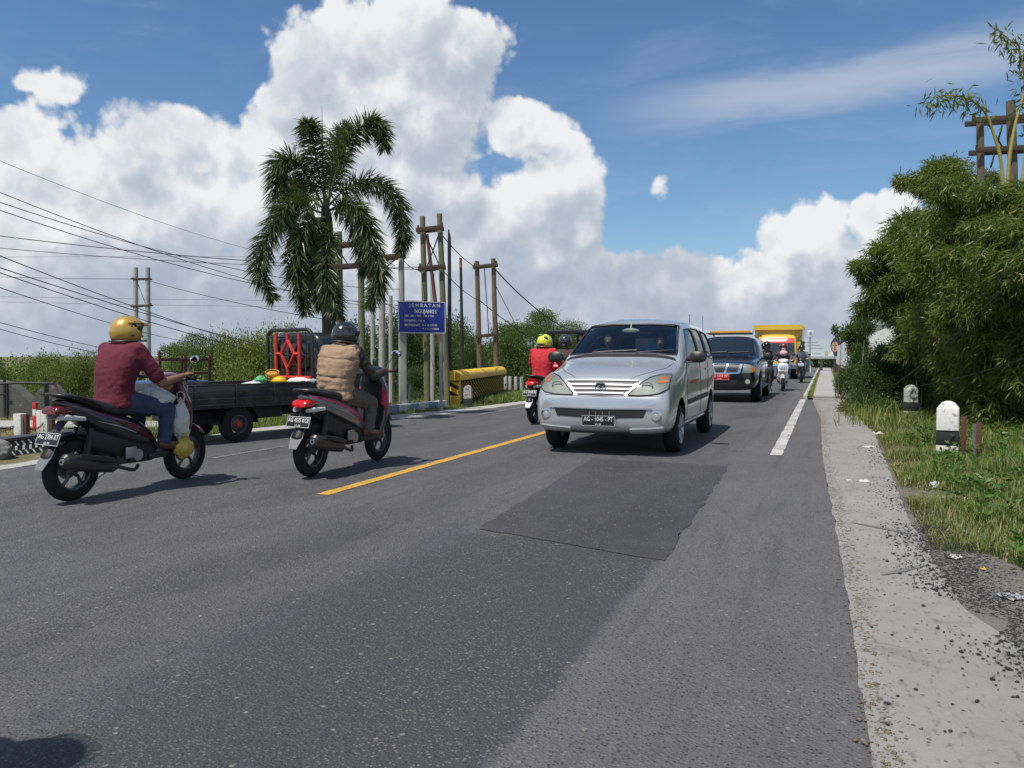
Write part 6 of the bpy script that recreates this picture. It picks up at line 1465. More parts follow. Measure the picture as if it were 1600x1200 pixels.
def carwheel(par, x, y, r, w, side, rimmat, spokes=7, rr=.62, name='wheel', hub=None, steel=False):
    o = bpy.data.objects.new(name, None); link(o, par); bm = BM()
    pr = [(r*rr, -w/2+.01), (r*.90, -w/2), (r*.97, -w/2+.02), (r, -w/2+.045), (r, w/2-.045), (r*.97, w/2-.02), (r*.90, w/2), (r*rr, w/2-.01), (r*rr, -w/2+.01)]
    lathe(bm, pr, 'x', (x, y, r), 44, cap=False); finish(bm, 'tyre', BLK, o, angle=45)
    f = side*w/2; bm = BM()
    lathe(bm, [(r*rr, f), (r*rr-.012, f), (r*rr-.03, f-side*.04), (r*rr-.035, -f*.6), (0, -f*.6)], 'x', (x, y, r), 40, cap=False)
    for k in range(spokes):
        a = 2*math.pi*k/spokes+.2; p = lambda q, d: Vector((x+f-side*d, y+math.cos(a)*q, r+math.sin(a)*q))
        if not steel: tube(bm, [p(.03, .03), p(r*rr*.6, .018), p(r*rr-.012, .012)], [.03, .022, .026], 8, flat=.6)
    lathe(bm, [(.0, f-side*.02), (.03, f-side*.022), (.045, f-side*.05), (.0, f-side*.05)], 'x', (x, y, r), 16, cap=False)
    if steel: lathe(bm, [(.05, f-side*.02), (r*rr*.75, f-side*.05), (r*rr-.02, f-side*.03)], 'x', (x, y, r), 28, cap=False)
    finish(bm, 'rim', rimmat, o, angle=40)
    if hub: bm = BM(); lathe(bm, [(0, f+side*.02), (.04, f+side*.015), (.05, f-side*.02)], 'x', (x, y, r), 14, cap=False); finish(bm, 'hub_cap', hub, o)
    return o
SIL = M('silver_car_paint', (.52, .54, .555), .27, .5, coat=.9, var=0, dirt=((.30,.29,.27), 3, .55, .25))
SATN = M('satin_silver', (.42,.43,.44), .45, .2, var=0)
LAMPI = M('lamp_reflector', (.27,.29,.27), .5, .1, var=.25, scale=14)
# ---- silver MPV
AX, AY = -2.47, 9.16
A = thing('car', 'silver family van facing the viewer, plate AG 1045 PT', 'car', (AX, AY, 0), R(0), 'cars coming towards the viewer')
st = [
 (.00, [(0,.29),(.52,.29),(.62,.32),(.67,.40),(.67,.48),(.655,.54),(.62,.58),(.48,.61),(0,.62)]),
 (.05, [(0,.24),(.60,.24),(.755,.28),(.785,.42),(.775,.56),(.745,.64),(.64,.66),(.50,.675),(0,.685)]),
 (.10, [(0,.22),(.62,.22),(.785,.27),(.815,.44),(.80,.64),(.76,.72),(.66,.755),(.48,.785),(0,.80)]),
 (.20, [(0,.18),(.66,.18),(.81,.25),(.832,.46),(.818,.71),(.77,.81),(.66,.85),(.46,.885),(0,.90)]),
 (.40, [(0,.18),(.70,.18),(.82,.24),(.838,.48),(.822,.78),(.77,.885),(.66,.93),(.45,.955),(0,.965)]),
 (.72, [(0,.18),(.72,.18),(.828,.24),(.846,.50),(.830,.84),(.785,.94),(.68,.99),(.45,1.02),(0,1.03)]),
 (.98, [(0,.18),(.72,.18),(.828,.24),(.845,.52),(.835,.88),(.800,.985),(.71,1.04),(.45,1.08),(0,1.095)]),
 (1.10, [(0,.18),(.72,.18),(.828,.24),(.845,.52),(.835,.90),(.800,1.03),(.72,1.12),(.46,1.165),(0,1.18)]),
 (1.50, [(0,.18),(.72,.18),(.828,.24),(.845,.52),(.835,.92),(.785,1.17),(.69,1.38),(.46,1.435),(0,1.45)]),
 (1.80, [(0,.18),(.72,.18),(.828,.24),(.845,.52),(.835,.94),(.765,1.26),(.665,1.53),(.46,1.595),(0,1.615)]),
 (2.10, [(0,.18),(.72,.18),(.828,.24),(.845,.52),(.835,.95),(.765,1.28),(.665,1.565),(.46,1.635),(0,1.655)]),
 (2.70, [(0,.18),(.72,.18),(.828,.24),(.845,.52),(.838,.96),(.770,1.29),(.67,1.58),(.46,1.65),(0,1.67)]),
 (3.40, [(0,.18),(.72,.19),(.828,.26),(.845,.54),(.838,.98),(.775,1.30),(.675,1.575),(.46,1.64),(0,1.66)]),
 (3.90, [(0,.22),(.70,.23),(.82,.30),(.840,.56),(.830,.99),(.77,1.29),(.67,1.55),(.45,1.61),(0,1.63)]),
 (4.06, [(0,.25),(.66,.26),(.78,.32),(.810,.58),(.80,.98),(.74,1.26),(.64,1.50),(.43,1.56),(0,1.58)]),
 (4.12, [(0,.30),(.50,.30),(.66,.36),(.74,.58),(.74,.95),(.68,1.20),(.58,1.42),(.38,1.48),(0,1.50)])]
ws = [(-.70,1.135),(-.60,1.525),(-.3,1.545),(.3,1.545),(.60,1.525),(.70,1.135),(.35,1.155),(-.35,1.155)]
sw1 = [(1.36,1.06),(1.46,1.17),(1.86,1.475),(2.33,1.505),(2.33,1.055)]; sw2 = [(2.41,1.055),(2.41,1.507),(3.00,1.505),(3.10,1.07)]; sw3 = [(3.20,1.10),(3.13,1.49),(3.70,1.46),(3.86,1.20),(3.80,1.12)]
cuts = [('y', ws, .75, 2.0)]+[('x', w, a, b) for w in (sw1, sw2, sw3) for a, b in ((.5, 1.2), (-1.2, -.5))]+[('y', [(-.52,1.12),(-.48,1.40),(.48,1.40),(.52,1.12)], 3.7, 4.5)]
body, bv = carbody(st, SIL, A, cuts=cuts, wells=[(.74, .25, .365, .48, 1.0), (3.42, .25, .365, .48, 1.0)])
for v in body.data.vertices: v.co.z += 0
def quadlist(poly, side=None):
    return poly
def glasspane(name, bv, axis, top, bot, par, mat=GLD, off=-.006, **kw): return pobj(name, bv, axis, top, bot, mat, par, off=off, th=.004, **kw)
glasspane('windscreen', bv, '-y', [(-.62,1.53),(-.3,1.55),(.3,1.55),(.62,1.53)], [(-.72,1.125),(-.35,1.145),(.35,1.145),(.72,1.125)], A, nx=16, nz=10)
TGL = glassmat('tinted_glass', (.22,.25,.26), .02)
for ax in ('+x', '-x'):
    glasspane('side_window', bv, ax, [(1.42,1.16),(1.85,1.485),(2.34,1.515)], [(1.36,1.05),(1.9,1.05),(2.34,1.045)], A, TGL, nx=12, nz=8)
    glasspane('side_window', bv, ax, [(2.40,1.517),(3.01,1.515)], [(2.40,1.045),(3.12,1.06)], A, TGL, nx=8, nz=8)
    glasspane('quarter_window', bv, ax, [(3.12,1.50),(3.70,1.47)], [(3.19,1.09),(3.88,1.15)], A, TGL, nx=8, nz=6)
    # black frames round the windows
    for poly in (sw1, sw2, sw3):
        bm = BM(); c = resample([(*p, 0) for p in poly+[poly[0]]], 40); pts = []
        for q in c:
            h = bv.ray_cast(Vector((5 if ax == '+x' else -5, q.x, q.y)), Vector((-1 if ax == '+x' else 1, 0, 0)))
            if h[0] is not None: pts.append(h[0])
        tube(bm, pts, .009, 5); finish(bm, 'window_seal', PLA, A)
    # doors: recessed shut lines
    for poly in ([(1.18,.40),(1.20,.95),(1.30,1.04)], [(2.37,1.04),(2.37,.33)], [(3.14,1.04),(3.12,.80),(3.02,.60)], [(1.18,.40),(1.28,.29),(2.37,.29),(2.95,.31)], [(1.24,1.035),(2.37,1.03),(3.14,1.045)]):
        bm = BM(); c = resample([(*p, 0) for p in poly], 14); pts = []
        for q in c:
            h = bv.ray_cast(Vector((5 if ax == '+x' else -5, q.x, q.y)), Vector((-1 if ax == '+x' else 1, 0, 0))); pts.append(h[0])
        tube(bm, pts, .0042, 5); finish(bm, 'door_gap', PLA, A)
    pobj('rub_strip', bv, ax, [(1.25,.56),(2.34,.575)], [(1.25,.50),(2.34,.515)], PLA, A, nx=10, nz=3, off=.014, th=.014)
    pobj('rub_strip', bv, ax, [(2.40,.575),(3.05,.585)], [(2.40,.515),(3.02,.525)], PLA, A, nx=8, nz=3, off=.014, th=.014)
    pobj('sill_skirt', bv, ax, [(1.14,.27),(3.02,.27)], [(1.14,.20),(3.02,.20)], SIL, A, nx=12, nz=3, off=.018, th=.02)
    for y0 in (2.20, 2.96): pobj('door_handle', bv, ax, [(y0-.09,.945),(y0+.09,.945)], [(y0-.09,.915),(y0+.09,.915)], SIL, A, nx=5, nz=3, off=.026, th=.02)
    pobj('door_decal', bv, ax, [(1.45,.80),(2.25,.80)], [(1.45,.76),(2.0,.76)], M('red_decal', (.42,.03,.03), .4, var=.5, scale=30), A, nx=8, nz=3, off=.0035, th=.003)
pobj('rear_glass', bv, '+y', [(-.50,1.42),(.50,1.42)], [(-.54,1.10),(.54,1.10)], TGL, A, nx=10, nz=5, off=-.006, th=.004)
# windscreen seal, cowl and wipers
bm = BM(); pts = []
for q in resample([(*p, 0) for p in [(-.71,1.13),(-.61,1.53),(-.3,1.552),(.3,1.552),(.61,1.53),(.71,1.13),(.35,1.15),(-.35,1.15),(-.71,1.13)]], 60):
    h = bv.ray_cast(Vector((q.x, -5, q.y)), Vector((0, 1, 0)));  pts.append(h[0])
tube(bm, pts, .013, 6); finish(bm, 'windscreen_seal', PLA, A)
pobj('cowl', bv, 'z', [(-.72,1.02),(0,.985),(.72,1.02)], [(-.69,1.07),(0,1.05),(.69,1.07)], PLA, A, nx=14, nz=4, off=.006, th=.01)
for x0, x1 in ((-.38,.20),(.20,.66)):
    bm = BM(); a = bv.ray_cast(Vector((x0, -5, 1.155)), Vector((0,1,0)))[0]; b = bv.ray_cast(Vector((x1, -5, 1.185)), Vector((0,1,0)))[0]; o_ = Vector((0,-.02,.01))
    tube(bm, [a+o_, a.lerp(b, .5)+o_*1.5, b+o_], .007, 5); finish(bm, 'wiper', PLA, A)
# bonnet shut lines
for k in (-1, 1):
    bm = BM(); pts = [bv.ray_cast(Vector((k*x, y, 3)), Vector((0,0,-1)))[0] for x, y in [tuple(v)[:2] for v in resample([(.34,.17,0),(.52,.34,0),(.66,.62,0),(.70,.95,0)], 14)]]
    tube(bm, pts, .0042, 5); finish(bm, 'bonnet_gap', PLA, A)
# front fascia
gr = pobj('grille', bv, '-y', [(-.43,.835),(0,.845),(.43,.835)], [(-.27,.665),(0,.655),(.27,.665)], PLA, A, nx=16, nz=8, off=.006, th=.02)
for z0, hw in ((.826,.435),(.775,.375),(.728,.335),(.680,.285)):
    pobj('grille_bar', bv, '-y', [(-hw,z0+.008),(0,z0+.015),(hw,z0+.008)], [(-hw,z0-.009),(0,z0-.004),(hw,z0-.009)], SATN, gr, nx=14, nz=3, off=.020, th=.018)
q = bv.ray_cast(Vector((0,-5,.755)), Vector((0,1,0)))[0]; bm = BM()
tube(bm, [q+Vector((math.cos(a)*.066, -.030, math.sin(a)*.050)) for a in [2*math.pi*k/24 for k in range(25)]], .008, 6, cap=False); finish(bm, 'emblem_ring', CHR, gr)
bm = BM();
for s_ in (1, -1):
    pl_ = [(-.040*s_,-.022*s_),(.030*s_,-.030*s_),(.046*s_,-.004*s_),(.0,-.010*s_),(.022*s_,.012*s_),(-.006*s_,.006*s_)]
    prism(bm, [(x, q.z+z+.008*s_) for x, z in pl_], 'y', q.y-.034, q.y-.024)
finish(bm, 'emblem', CHR, gr)
bm = BM(); lathe(bm, [(0, 0), (.060, 0), (.060, .006), (0, .006)], 'y', (0, q.y-.026, q.z), 24, cap=False); bmesh.ops.scale(bm, vec=(1, 1, .76), space=Matrix.Translation(-q), verts=bm.verts); finish(bm, 'emblem_backing', PLA, gr)
for k in (-1, 1):
    topl = [(k*.33,.675),(k*.46,.80),(k*.56,.872),(k*.68,.905),(k*.765,.90)]; botl = [(k*.335,.665),(k*.46,.662),(k*.58,.668),(k*.70,.69),(k*.785,.74)]
    hl = pobj('headlight', bv, '-y', topl, botl, LAMPI, A, nx=16, nz=8, off=.004, th=.012)
    pobj('lens', bv, '-y', topl, botl, GLH, hl, nx=16, nz=8, off=.022, th=.006)
    bm = BM(); pts = []
    for q in resample([(*p, 0) for p in topl+botl[::-1]+[topl[0]]], 44):
        h = bv.ray_cast(Vector((q.x, -5, q.y)), Vector((0, 1, 0))); pts.append((h[0] if h[0] is not None else bv.find_nearest(Vector((q.x, 0, q.y)))[0])+Vector((0, -.008, 0)))
    tube(bm, pts, .007, 5); finish(bm, 'lamp_seal', PLA, hl)
    c = bv.ray_cast(Vector((k*.55,-5,.765)), Vector((0,1,0)))[0]; bm = BM(); tube(bm, [c+Vector((math.cos(a)*.062, -.012+abs(0), math.sin(a)*.050)) for a in [2*math.pi*k_/20 for k_ in range(21)]], .007, 6, cap=False); finish(bm, 'reflector_bowl', STL, hl)
    pobj('amber_signal', bv, '-y', [(k*.66,.875),(k*.75,.872)], [(k*.665,.80),(k*.765,.81)], M('amber_inner', (.55,.22,.08), .3, var=.2), hl, nx=6, nz=5, off=.010, th=.006)
    c = bv.ray_cast(Vector((k*.665,-5,.425)), Vector((0,1,0)))[0]; bm = BM(); lathe(bm, [(.048,-.006),(.062,-.004),(.066,.01),(.06,.03),(.048,.03)], 'y', c, 24, cap=False); fl = finish(bm, 'fog_lamp', CHR, A)
    bm = BM(); lathe(bm, [(0,-.004),(.046,.0),(.046,.02),(0,.02)], 'y', c, 20, cap=False); finish(bm, 'glass', M('fog_glass', (.5,.5,.47), .1, .3, var=.3, scale=30), fl)
pobj('lower_intake', bv, '-y', [(-.56,.50),(0,.49),(.56,.50)], [(-.52,.405),(0,.385),(.52,.405)], PLA, A, nx=16, nz=5, off=.004, th=.01)
for x in (-.12,-.04,.04,.12): pobj('intake_rib', bv, '-y', [(x-.004,.47),(x+.004,.47)], [(x-.004,.395),(x+.004,.395)], STL, A, nx=2, nz=4, off=.008, th=.006)
pobj('bumper_crease', bv, '-y', [(-.62,.525),(0,.52),(.62,.525)], [(-.62,.508),(0,.500),(.62,.508)], SIL, A, nx=18, nz=3, off=.014, th=.014)
pobj('bumper_gap', bv, '-y', [(-.74,.66),(-.3,.652),(0,.650),(.3,.652),(.74,.66)], [(-.74,.653),(-.3,.645),(0,.643),(.3,.645),(.74,.653)], PLA, A, nx=24, nz=2, off=.0015, th=.003)
for k in (-1, 1): pobj('lip_spoiler', bv, '-y', [(k*.36,.27),(k*.60,.285),(k*.745,.30)], [(k*.36,.225),(k*.60,.235),(k*.745,.255)], SIL, A, nx=10, nz=4, off=.022, th=.022)
plate(A, 'AG - 1045 - PT', '01-23', (-.0, -.045, .362), (0, 0, 0), .40, .125, PLB, WHT, .98)
for k in (-1, 1):
    bm = BM(); loft(bm, [(1.22,1.105,.03,.03,k*.95), (1.25,1.105,.105,.072,k*.955), (1.31,1.105,.095,.062,k*.95), (1.36,1.10,.05,.03,k*.93)], 16, 2.8); tube(bm, [(k*.80,1.38,1.08),(k*.90,1.31,1.08)], [.03,.025], 8); mo = finish(bm, 'door_mirror', PLA, A, angle=60)
    bm = BM(); box(bm, (k*.955,1.355,1.105), (.16,.006,.10), bev=.004); finish(bm, 'mirror_glass', MATS['mirror_glass'], mo)
    carwheel(A, k*.745, .74, .29, .185, k, ALU, name='front_wheel', rr=.66); carwheel(A, k*.745, 3.42, .29, .185, k, ALU, name='rear_wheel', rr=.66)
bm = BM(); tube(bm, [(.45,3.8,1.63),(.42,3.95,1.78)], .005, 6); finish(bm, 'aerial', PLA, A)
for k in (-1, 1):
    bm = BM(); tube(bm, [bv.ray_cast(Vector((k*(.58+.02*math.sin(i/14*3.1)), 1.95+1.85*i/14, 3)), Vector((0,0,-1)))[0] for i in range(15)], .009, 6); finish(bm, 'roof_gutter', SIL, A)
# underbody and cabin
UND = M('underbody', (.02,.02,.02), .9); SEA = M('seat_fabric', (.10,.095,.085), .9, var=.15); DSH = M('dashboard_grey', (.045,.045,.048), .7)
bm = BM(); box(bm, (0,2.05,.33), (1.22,3.6,.10)); box(bm, (0,.35,.26), (1.1,.5,.10)); finish(bm, 'underbody', UND, A)
bm = BM(); loft(bm, [(1.02,.98,.72,.08),(1.25,1.02,.72,.09),(1.45,1.0,.72,.08),(1.5,.9,.70,.05)], 20, 5); finish(bm, 'dashboard', DSH, A)
def seat(x, y, w=.44):
    bm = BM(); box(bm, (x,y,.62), (w,.46,.16), bev=.05); box(bm, (x,y+.27,.92), (w,.14,.58), rot=Matrix.Rotation(R(-12),3,'X'), bev=.06); box(bm, (x,y+.36,1.30), (.24,.09,.15), bev=.035); finish(bm, 'seat', SEA, A)
for x, y in ((-.36,1.75),(.36,1.75),(-.36,2.6),(.36,2.6),(0,3.35)): seat(x, y, .44 if y < 3 else 1.05)
bm = BM(); tube(bm, [(-.36+math.cos(a)*.18,1.42+.09*math.sin(a),1.06+math.sin(a)*.155) for a in [2*math.pi*k/24 for k in range(25)]], .013, 7, cap=False); tube(bm, [(-.36,1.28,.98),(-.36,1.42,1.06)], .03, 8); tube(bm, [(-.53,1.42,1.06),(-.19,1.42,1.06)], .014, 6); finish(bm, 'steering_wheel', PLA, A)
bm = BM(); ell(bm, (0,1.62,1.46), (.12,.025,.035)); tube(bm, [(0,1.62,1.46),(0,1.66,1.56)], .008, 6); finish(bm, 'interior_mirror', M('mirror_pale', (.42,.42,.36), .4), A)
bm = BM(); rs = []
for i in range(15):
    x = .02+.62*i/14; top = 1.50-.34*(1-i/14)**1.6; rs.append([Vector((x, 1.98+.04*math.sin(x*14), top+.012*math.sin(x*22)+dz)) for dz in (-.20*(.5+i/14), -.08, .0)])
rings(bm, rs, closed=False, cap=False); bmesh.ops.solidify(bm, geom=bm.faces, thickness=.01); finish(bm, 'blue_sunshade', M('blue_cloth', (.04,.36,.95), .5, var=.10), A)
def sitting(label, car, x, y, z, shirt, seed):
    J = {'pelvis': (0,0,0), 'waist': (0,-.03,.18), 'chest': (0,-.05,.36), 'neck': (0,-.05,.50), 'head': (0,-.0,.645)}
    for s, d in ((-1,'l'),(1,'r')):
        J['sh'+d] = (.18*s,-.05,.43); J['el'+d] = (.24*s,.12,.22); J['wr'+d] = (.15*s,.32,.34); J['hip'+d] = (.09*s,.03,-.01); J['kn'+d] = (.12*s,.42,.06); J['an'+d] = (.12*s,.55,-.28); J['to'+d] = (.12*s,.68,-.32)
    p, rot, at = person(label, (AX+x, AY+y, z) if car is A else (car.location.x+x, car.location.y+y, z), R(180), J, look=(0,1,0), shirt=shirt, sleeve=.6, trousers=DENIM, vox=.024, group='people inside the cars')
    bm = BM(); ell(bm, at(0,-.015,.05), (.082,.098,.088)); finish(bm, 'hair', HAIR, p); return p
sitting('driver behind the windscreen of the silver van in dark clothes', A, -.36, 1.86, .74, MATS['charcoal_shirt'], 1)
sitting('front passenger of the silver van in a dark top', A, .36, 1.90, .72, MATS['dark_sweater'], 2)

for c_ in A.children:
    if 'wheel' not in c_.name or c_.name.startswith('steering'): c_.location.z += .055
# ---- generic boxy vehicle panels
def seam(bv, pts, ax, par, r=.005, mat=None, name='door_gap'):
    bm = BM(); out = []
    for q in resample([(*p, 0) for p in pts], 14):
        if ax in ('+x', '-x'): h = bv.ray_cast(Vector((5 if ax == '+x' else -5, q.x, q.y)), Vector((-1 if ax == '+x' else 1, 0, 0)))
        else: h = bv.ray_cast(Vector((q.x, -5, q.y)), Vector((0, 1, 0)))
        if h[0] is not None: out.append(h[0])
    if len(out) > 2: tube(bm, out, r, 5); finish(bm, name, mat or PLA, par)
    else: bm.free()
# ---- black SUV with red plate and amber light bar
SX, SY = -2.42, 20.3
S = thing('car', 'black pickup style car with amber roof bar and red plate behind the van', 'car', (SX, SY, 0), 0, 'cars coming towards the viewer')
NAV = M('navy_black_paint', (.003,.004,.007), .22, coat=.9, var=0)
st = [
 (.00, [(0,.36),(.50,.36),(.66,.42),(.72,.52),(.72,.62),(.70,.68),(.62,.74),(.45,.78),(0,.79)]),
 (.07, [(0,.30),(.60,.30),(.80,.36),(.85,.50),(.84,.68),(.80,.84),(.72,.93),(.50,.965),(0,.975)]),
 (.25, [(0,.30),(.66,.30),(.86,.36),(.89,.55),(.88,.82),(.82,.96),(.72,1.01),(.50,1.03),(0,1.04)]),
 (.80, [(0,.30),(.70,.30),(.88,.36),(.91,.58),(.90,.90),(.84,1.02),(.74,1.07),(.50,1.09),(0,1.10)]),
 (1.30, [(0,.30),(.70,.30),(.88,.36),(.91,.58),(.90,.95),(.85,1.06),(.76,1.11),(.50,1.14),(0,1.15)]),
 (1.42, [(0,.30),(.70,.30),(.88,.36),(.91,.58),(.90,.97),(.85,1.10),(.77,1.20),(.50,1.24),(0,1.25)]),
 (1.95, [(0,.30),(.70,.30),(.88,.36),(.91,.58),(.90,1.0),(.82,1.30),(.70,1.57),(.48,1.62),(0,1.63)]),
 (2.20, [(0,.30),(.70,.30),(.88,.36),(.91,.58),(.90,1.0),(.82,1.34),(.70,1.62),(.48,1.68),(0,1.69)]),
 (3.20, [(0,.30),(.70,.30),(.88,.36),(.91,.58),(.90,1.0),(.82,1.34),(.70,1.64),(.48,1.70),(0,1.71)]),
 (4.50, [(0,.32),(.70,.32),(.88,.38),(.91,.60),(.90,1.0),(.82,1.34),(.70,1.62),(.48,1.67),(0,1.68)]),
 (4.75, [(0,.40),(.60,.40),(.80,.46),(.86,.62),(.86,.98),(.76,1.28),(.64,1.52),(.44,1.57),(0,1.58)])]
bo, bs = carbody(st, NAV, S, wells=[(.90,.37,.44,.55,1.1),(3.95,.37,.44,.55,1.1)])
pobj('windscreen', bs, '-y', [(-.66,1.60),(0,1.635),(.66,1.60)], [(-.76,1.19),(0,1.22),(.76,1.19)], M('screen_glass', (.012,.018,.024), .04, var=0, spec=.9), S, nx=14, nz=8, off=.004, th=.008)
for ax in ('+x','-x'):
    for a_, b_ in (([(1.75,1.33),(2.05,1.56),(2.62,1.60)],[(1.55,1.06),(2.1,1.06),(2.62,1.06)]),([(2.72,1.60),(3.5,1.60)],[(2.72,1.06),(3.5,1.07)]),([(3.6,1.60),(4.45,1.57)],[(3.6,1.07),(4.5,1.12)])): pobj('side_window', bs, ax, a_, b_, DGL, S, nx=8, nz=5, off=.004, th=.008)
    seam(bs, [(1.45,1.0),(1.45,.45),(2.66,.42)], ax, S); seam(bs, [(2.67,1.6),(2.67,.42)], ax, S); seam(bs, [(3.55,1.55),(3.55,.55)], ax, S)
    pobj('side_step', bs, ax, [(1.4,.40),(3.4,.40)], [(1.4,.34),(3.4,.34)], STL, S, nx=6, nz=3, off=.09, th=.09)
g = pobj('grille', bs, '-y', [(-.52,.95),(0,.96),(.52,.95)], [(-.46,.74),(0,.73),(.46,.74)], PLA, S, nx=12, nz=6, off=.008, th=.02)
pobj('chrome_bar', bs, '-y', [(-.54,.965),(0,.975),(.54,.965)], [(-.54,.935),(0,.945),(.54,.935)], CHR, g, nx=12, nz=3, off=.022, th=.02)
pobj('chrome_bar', bs, '-y', [(-.47,.745),(0,.735),(.47,.745)], [(-.46,.72),(0,.71),(.46,.72)], CHR, g, nx=12, nz=3, off=.022, th=.02)
for k in (-1, 1):
    pobj('chrome_strut', bs, '-y', [(k*.16,.94),(k*.21,.94)], [(k*.10,.73),(k*.15,.73)], CHR, g, nx=3, nz=5, off=.024, th=.02)
    pobj('chrome_strut', bs, '-y', [(k*.48,.94),(k*.54,.94)], [(k*.42,.73),(k*.48,.73)], CHR, g, nx=3, nz=5, off=.024, th=.02)
    hl = pobj('headlight', bs, '-y', [(k*.56,.955),(k*.72,.93),(k*.82,.88)], [(k*.54,.74),(k*.70,.74),(k*.83,.74)], LAMPI, S, nx=8, nz=5, off=.008, th=.012)
    pobj('lens', bs, '-y', [(k*.56,.955),(k*.72,.93),(k*.82,.88)], [(k*.54,.74),(k*.70,.74),(k*.83,.74)], GLH, hl, nx=8, nz=5, off=.02, th=.004)
    pobj('amber_signal', bs, '-y', [(k*.74,.88),(k*.81,.86)], [(k*.74,.76),(k*.82,.76)], ORGL, hl, nx=4, nz=4, off=.014, th=.006)
    c = bs.ray_cast(Vector((k*.66,-5,.52)), Vector((0,1,0)))[0]; bm = BM(); lathe(bm, [(0,-.01),(.055,-.006),(.06,.0),(.055,.03)], 'y', c, 16, cap=False); finish(bm, 'fog_lamp', MATS['fog_glass'], S)
    bm = BM(); loft(bm, [(1.55,1.14,.03,.03,k*1.03),(1.58,1.14,.10,.085,k*1.03),(1.66,1.14,.09,.07,k*1.02)], 14, 3); tube(bm, [(k*.86,1.68,1.08),(k*.96,1.64,1.10)], .03, 7); finish(bm, 'door_mirror', PLA, S, angle=60)
    carwheel(S, k*.80, .90, .37, .24, k, ALU, spokes=6, name='front_wheel'); carwheel(S, k*.80, 3.95, .37, .24, k, ALU, spokes=6, name='rear_wheel')
    bm = BM(); tube(bm, spline([(k*.66,2.1,1.68),(k*.67,2.5,1.76),(k*.67,3.8,1.77),(k*.66,4.3,1.70)], 12), .018, 7); finish(bm, 'roof_rail', STL, S)
pobj('lower_intake', bs, '-y', [(-.42,.56),(.42,.56)], [(-.40,.45),(.40,.45)], PLA, S, nx=10, nz=4, off=.005, th=.01)
plate(S, 'AG 1318 AP', '07-24', (0,-.03,.64), (0,0,0), .46, .16, M('plate_red', (.50,.012,.016), .4, var=0), WHT, .9)
bm = BM(); box(bm, (.0,2.35,1.80), (1.04,.22,.07), bev=.02); lb = finish(bm, 'light_bar', M('amber_bar', (.70,.36,.05), .2, coat=.6, var=.15, scale=20), S)
bm = BM(); box(bm, (0,2.35,1.745), (1.16,.26,.04), bev=.01); finish(bm, 'bar_base', PLA, lb)
for k in (-1,1): bm = BM(); box(bm, (k*.56,2.35,1.80), (.07,.22,.07), bev=.015); finish(bm, 'bar_end', M('bar_white', (.6,.6,.58), .3), lb)
for x0, x1 in ((-.5,.0),(.05,.55)):
    bm = BM(); a = bs.ray_cast(Vector((x0,-5,1.225)), Vector((0,1,0)))[0]; b = bs.ray_cast(Vector((x1,-5,1.25)), Vector((0,1,0)))[0]; tube(bm, [a+Vector((0,-.02,.01)), b+Vector((0,-.02,.01))], .008, 5); finish(bm, 'wiper', PLA, S)
bm = BM(); tube(bm, [(-.62,1.5,1.2),(-.64,1.55,2.2)], .006, 5); finish(bm, 'aerial', PLA, S)
bm = BM(); box(bm, (0,2.3,.40), (1.2,4.2,.12)); finish(bm, 'underbody', UND, S)

# ---- yellow dump truck
TX, TY = -2.16, 40.0
T = thing('truck', 'yellow dump truck with a red and white windscreen banner in the queue', 'truck', (TX, TY, 0), 0)
YTR = M('truck_yellow', (.62,.42,.04), .35, coat=.5, var=.1, scale=3)
st = [(0, [(0,.55),(.6,.55),(.78,.60),(.84,.8),(.84,.95),(.82,1.05),(.78,1.12),(.5,1.16),(0,1.17)]),
 (.06, [(0,.5),(.7,.5),(.86,.56),(.90,.8),(.90,1.1),(.88,1.35),(.84,1.5),(.6,1.55),(0,1.56)]),
 (.22, [(0,.5),(.75,.5),(.90,.56),(.93,.8),(.93,1.15),(.91,1.5),(.86,1.9),(.7,2.0),(0,2.02)]),
 (.40, [(0,.5),(.75,.5),(.90,.56),(.93,.8),(.93,1.15),(.91,1.55),(.86,2.05),(.74,2.14),(0,2.17)]),
 (1.4, [(0,.5),(.75,.5),(.90,.56),(.93,.8),(.93,1.15),(.91,1.55),(.86,2.05),(.74,2.14),(0,2.17)]),
 (1.5, [(0,.55),(.7,.55),(.85,.6),(.88,.8),(.88,1.15),(.86,1.5),(.82,1.98),(.7,2.06),(0,2.08)])]
cb, bt = carbody(st, YTR, T, name='cab', wells=[(.75,.42,.48,.6,1.2)])
pobj('windscreen', bt, '-y', [(-.78,1.94),(.78,1.94)], [(-.82,1.22),(.82,1.22)], M('screen_grey', (.03,.035,.04), .08, var=0, spec=.9), T, nx=12, nz=8, off=.005, th=.01)
bn = pobj('sun_banner', bt, '-y', [(-.76,1.95),(.76,1.95)], [(-.78,1.72),(.78,1.72)], M('banner_red_print', (.55,.04,.03), .4, var=0), T, nx=12, nz=4, off=.012, th=.006)
pobj('white_lettering_band', bt, '-y', [(-.70,1.91),(.50,1.91)], [(-.60,1.79),(.40,1.79)], WHT, bn, nx=10, nz=3, off=.016, th=.006)
for ax in ('+x','-x'): pobj('side_window', bt, ax, [(.40,1.9),(1.2,1.9)], [(.32,1.3),(1.2,1.3)], DGL, T, nx=5, nz=5, off=.005, th=.01); seam(bt, [(1.28,2.0),(1.28,.7)], ax, T)
pobj('grille', bt, '-y', [(-.5,1.08),(.5,1.08)], [(-.5,.92),(.5,.92)], PLA, T, nx=8, nz=4, off=.006, th=.01)
pobj('emblem', bt, '-y', [(-.12,1.19),(.12,1.19)], [(-.12,1.10),(.12,1.10)], PLA, T, nx=4, nz=3, off=.01, th=.01)
bm = BM(); box(bm, (0,-.06,.62), (1.8,.16,.24), bev=.03); finish(bm, 'bumper', CHR, T)
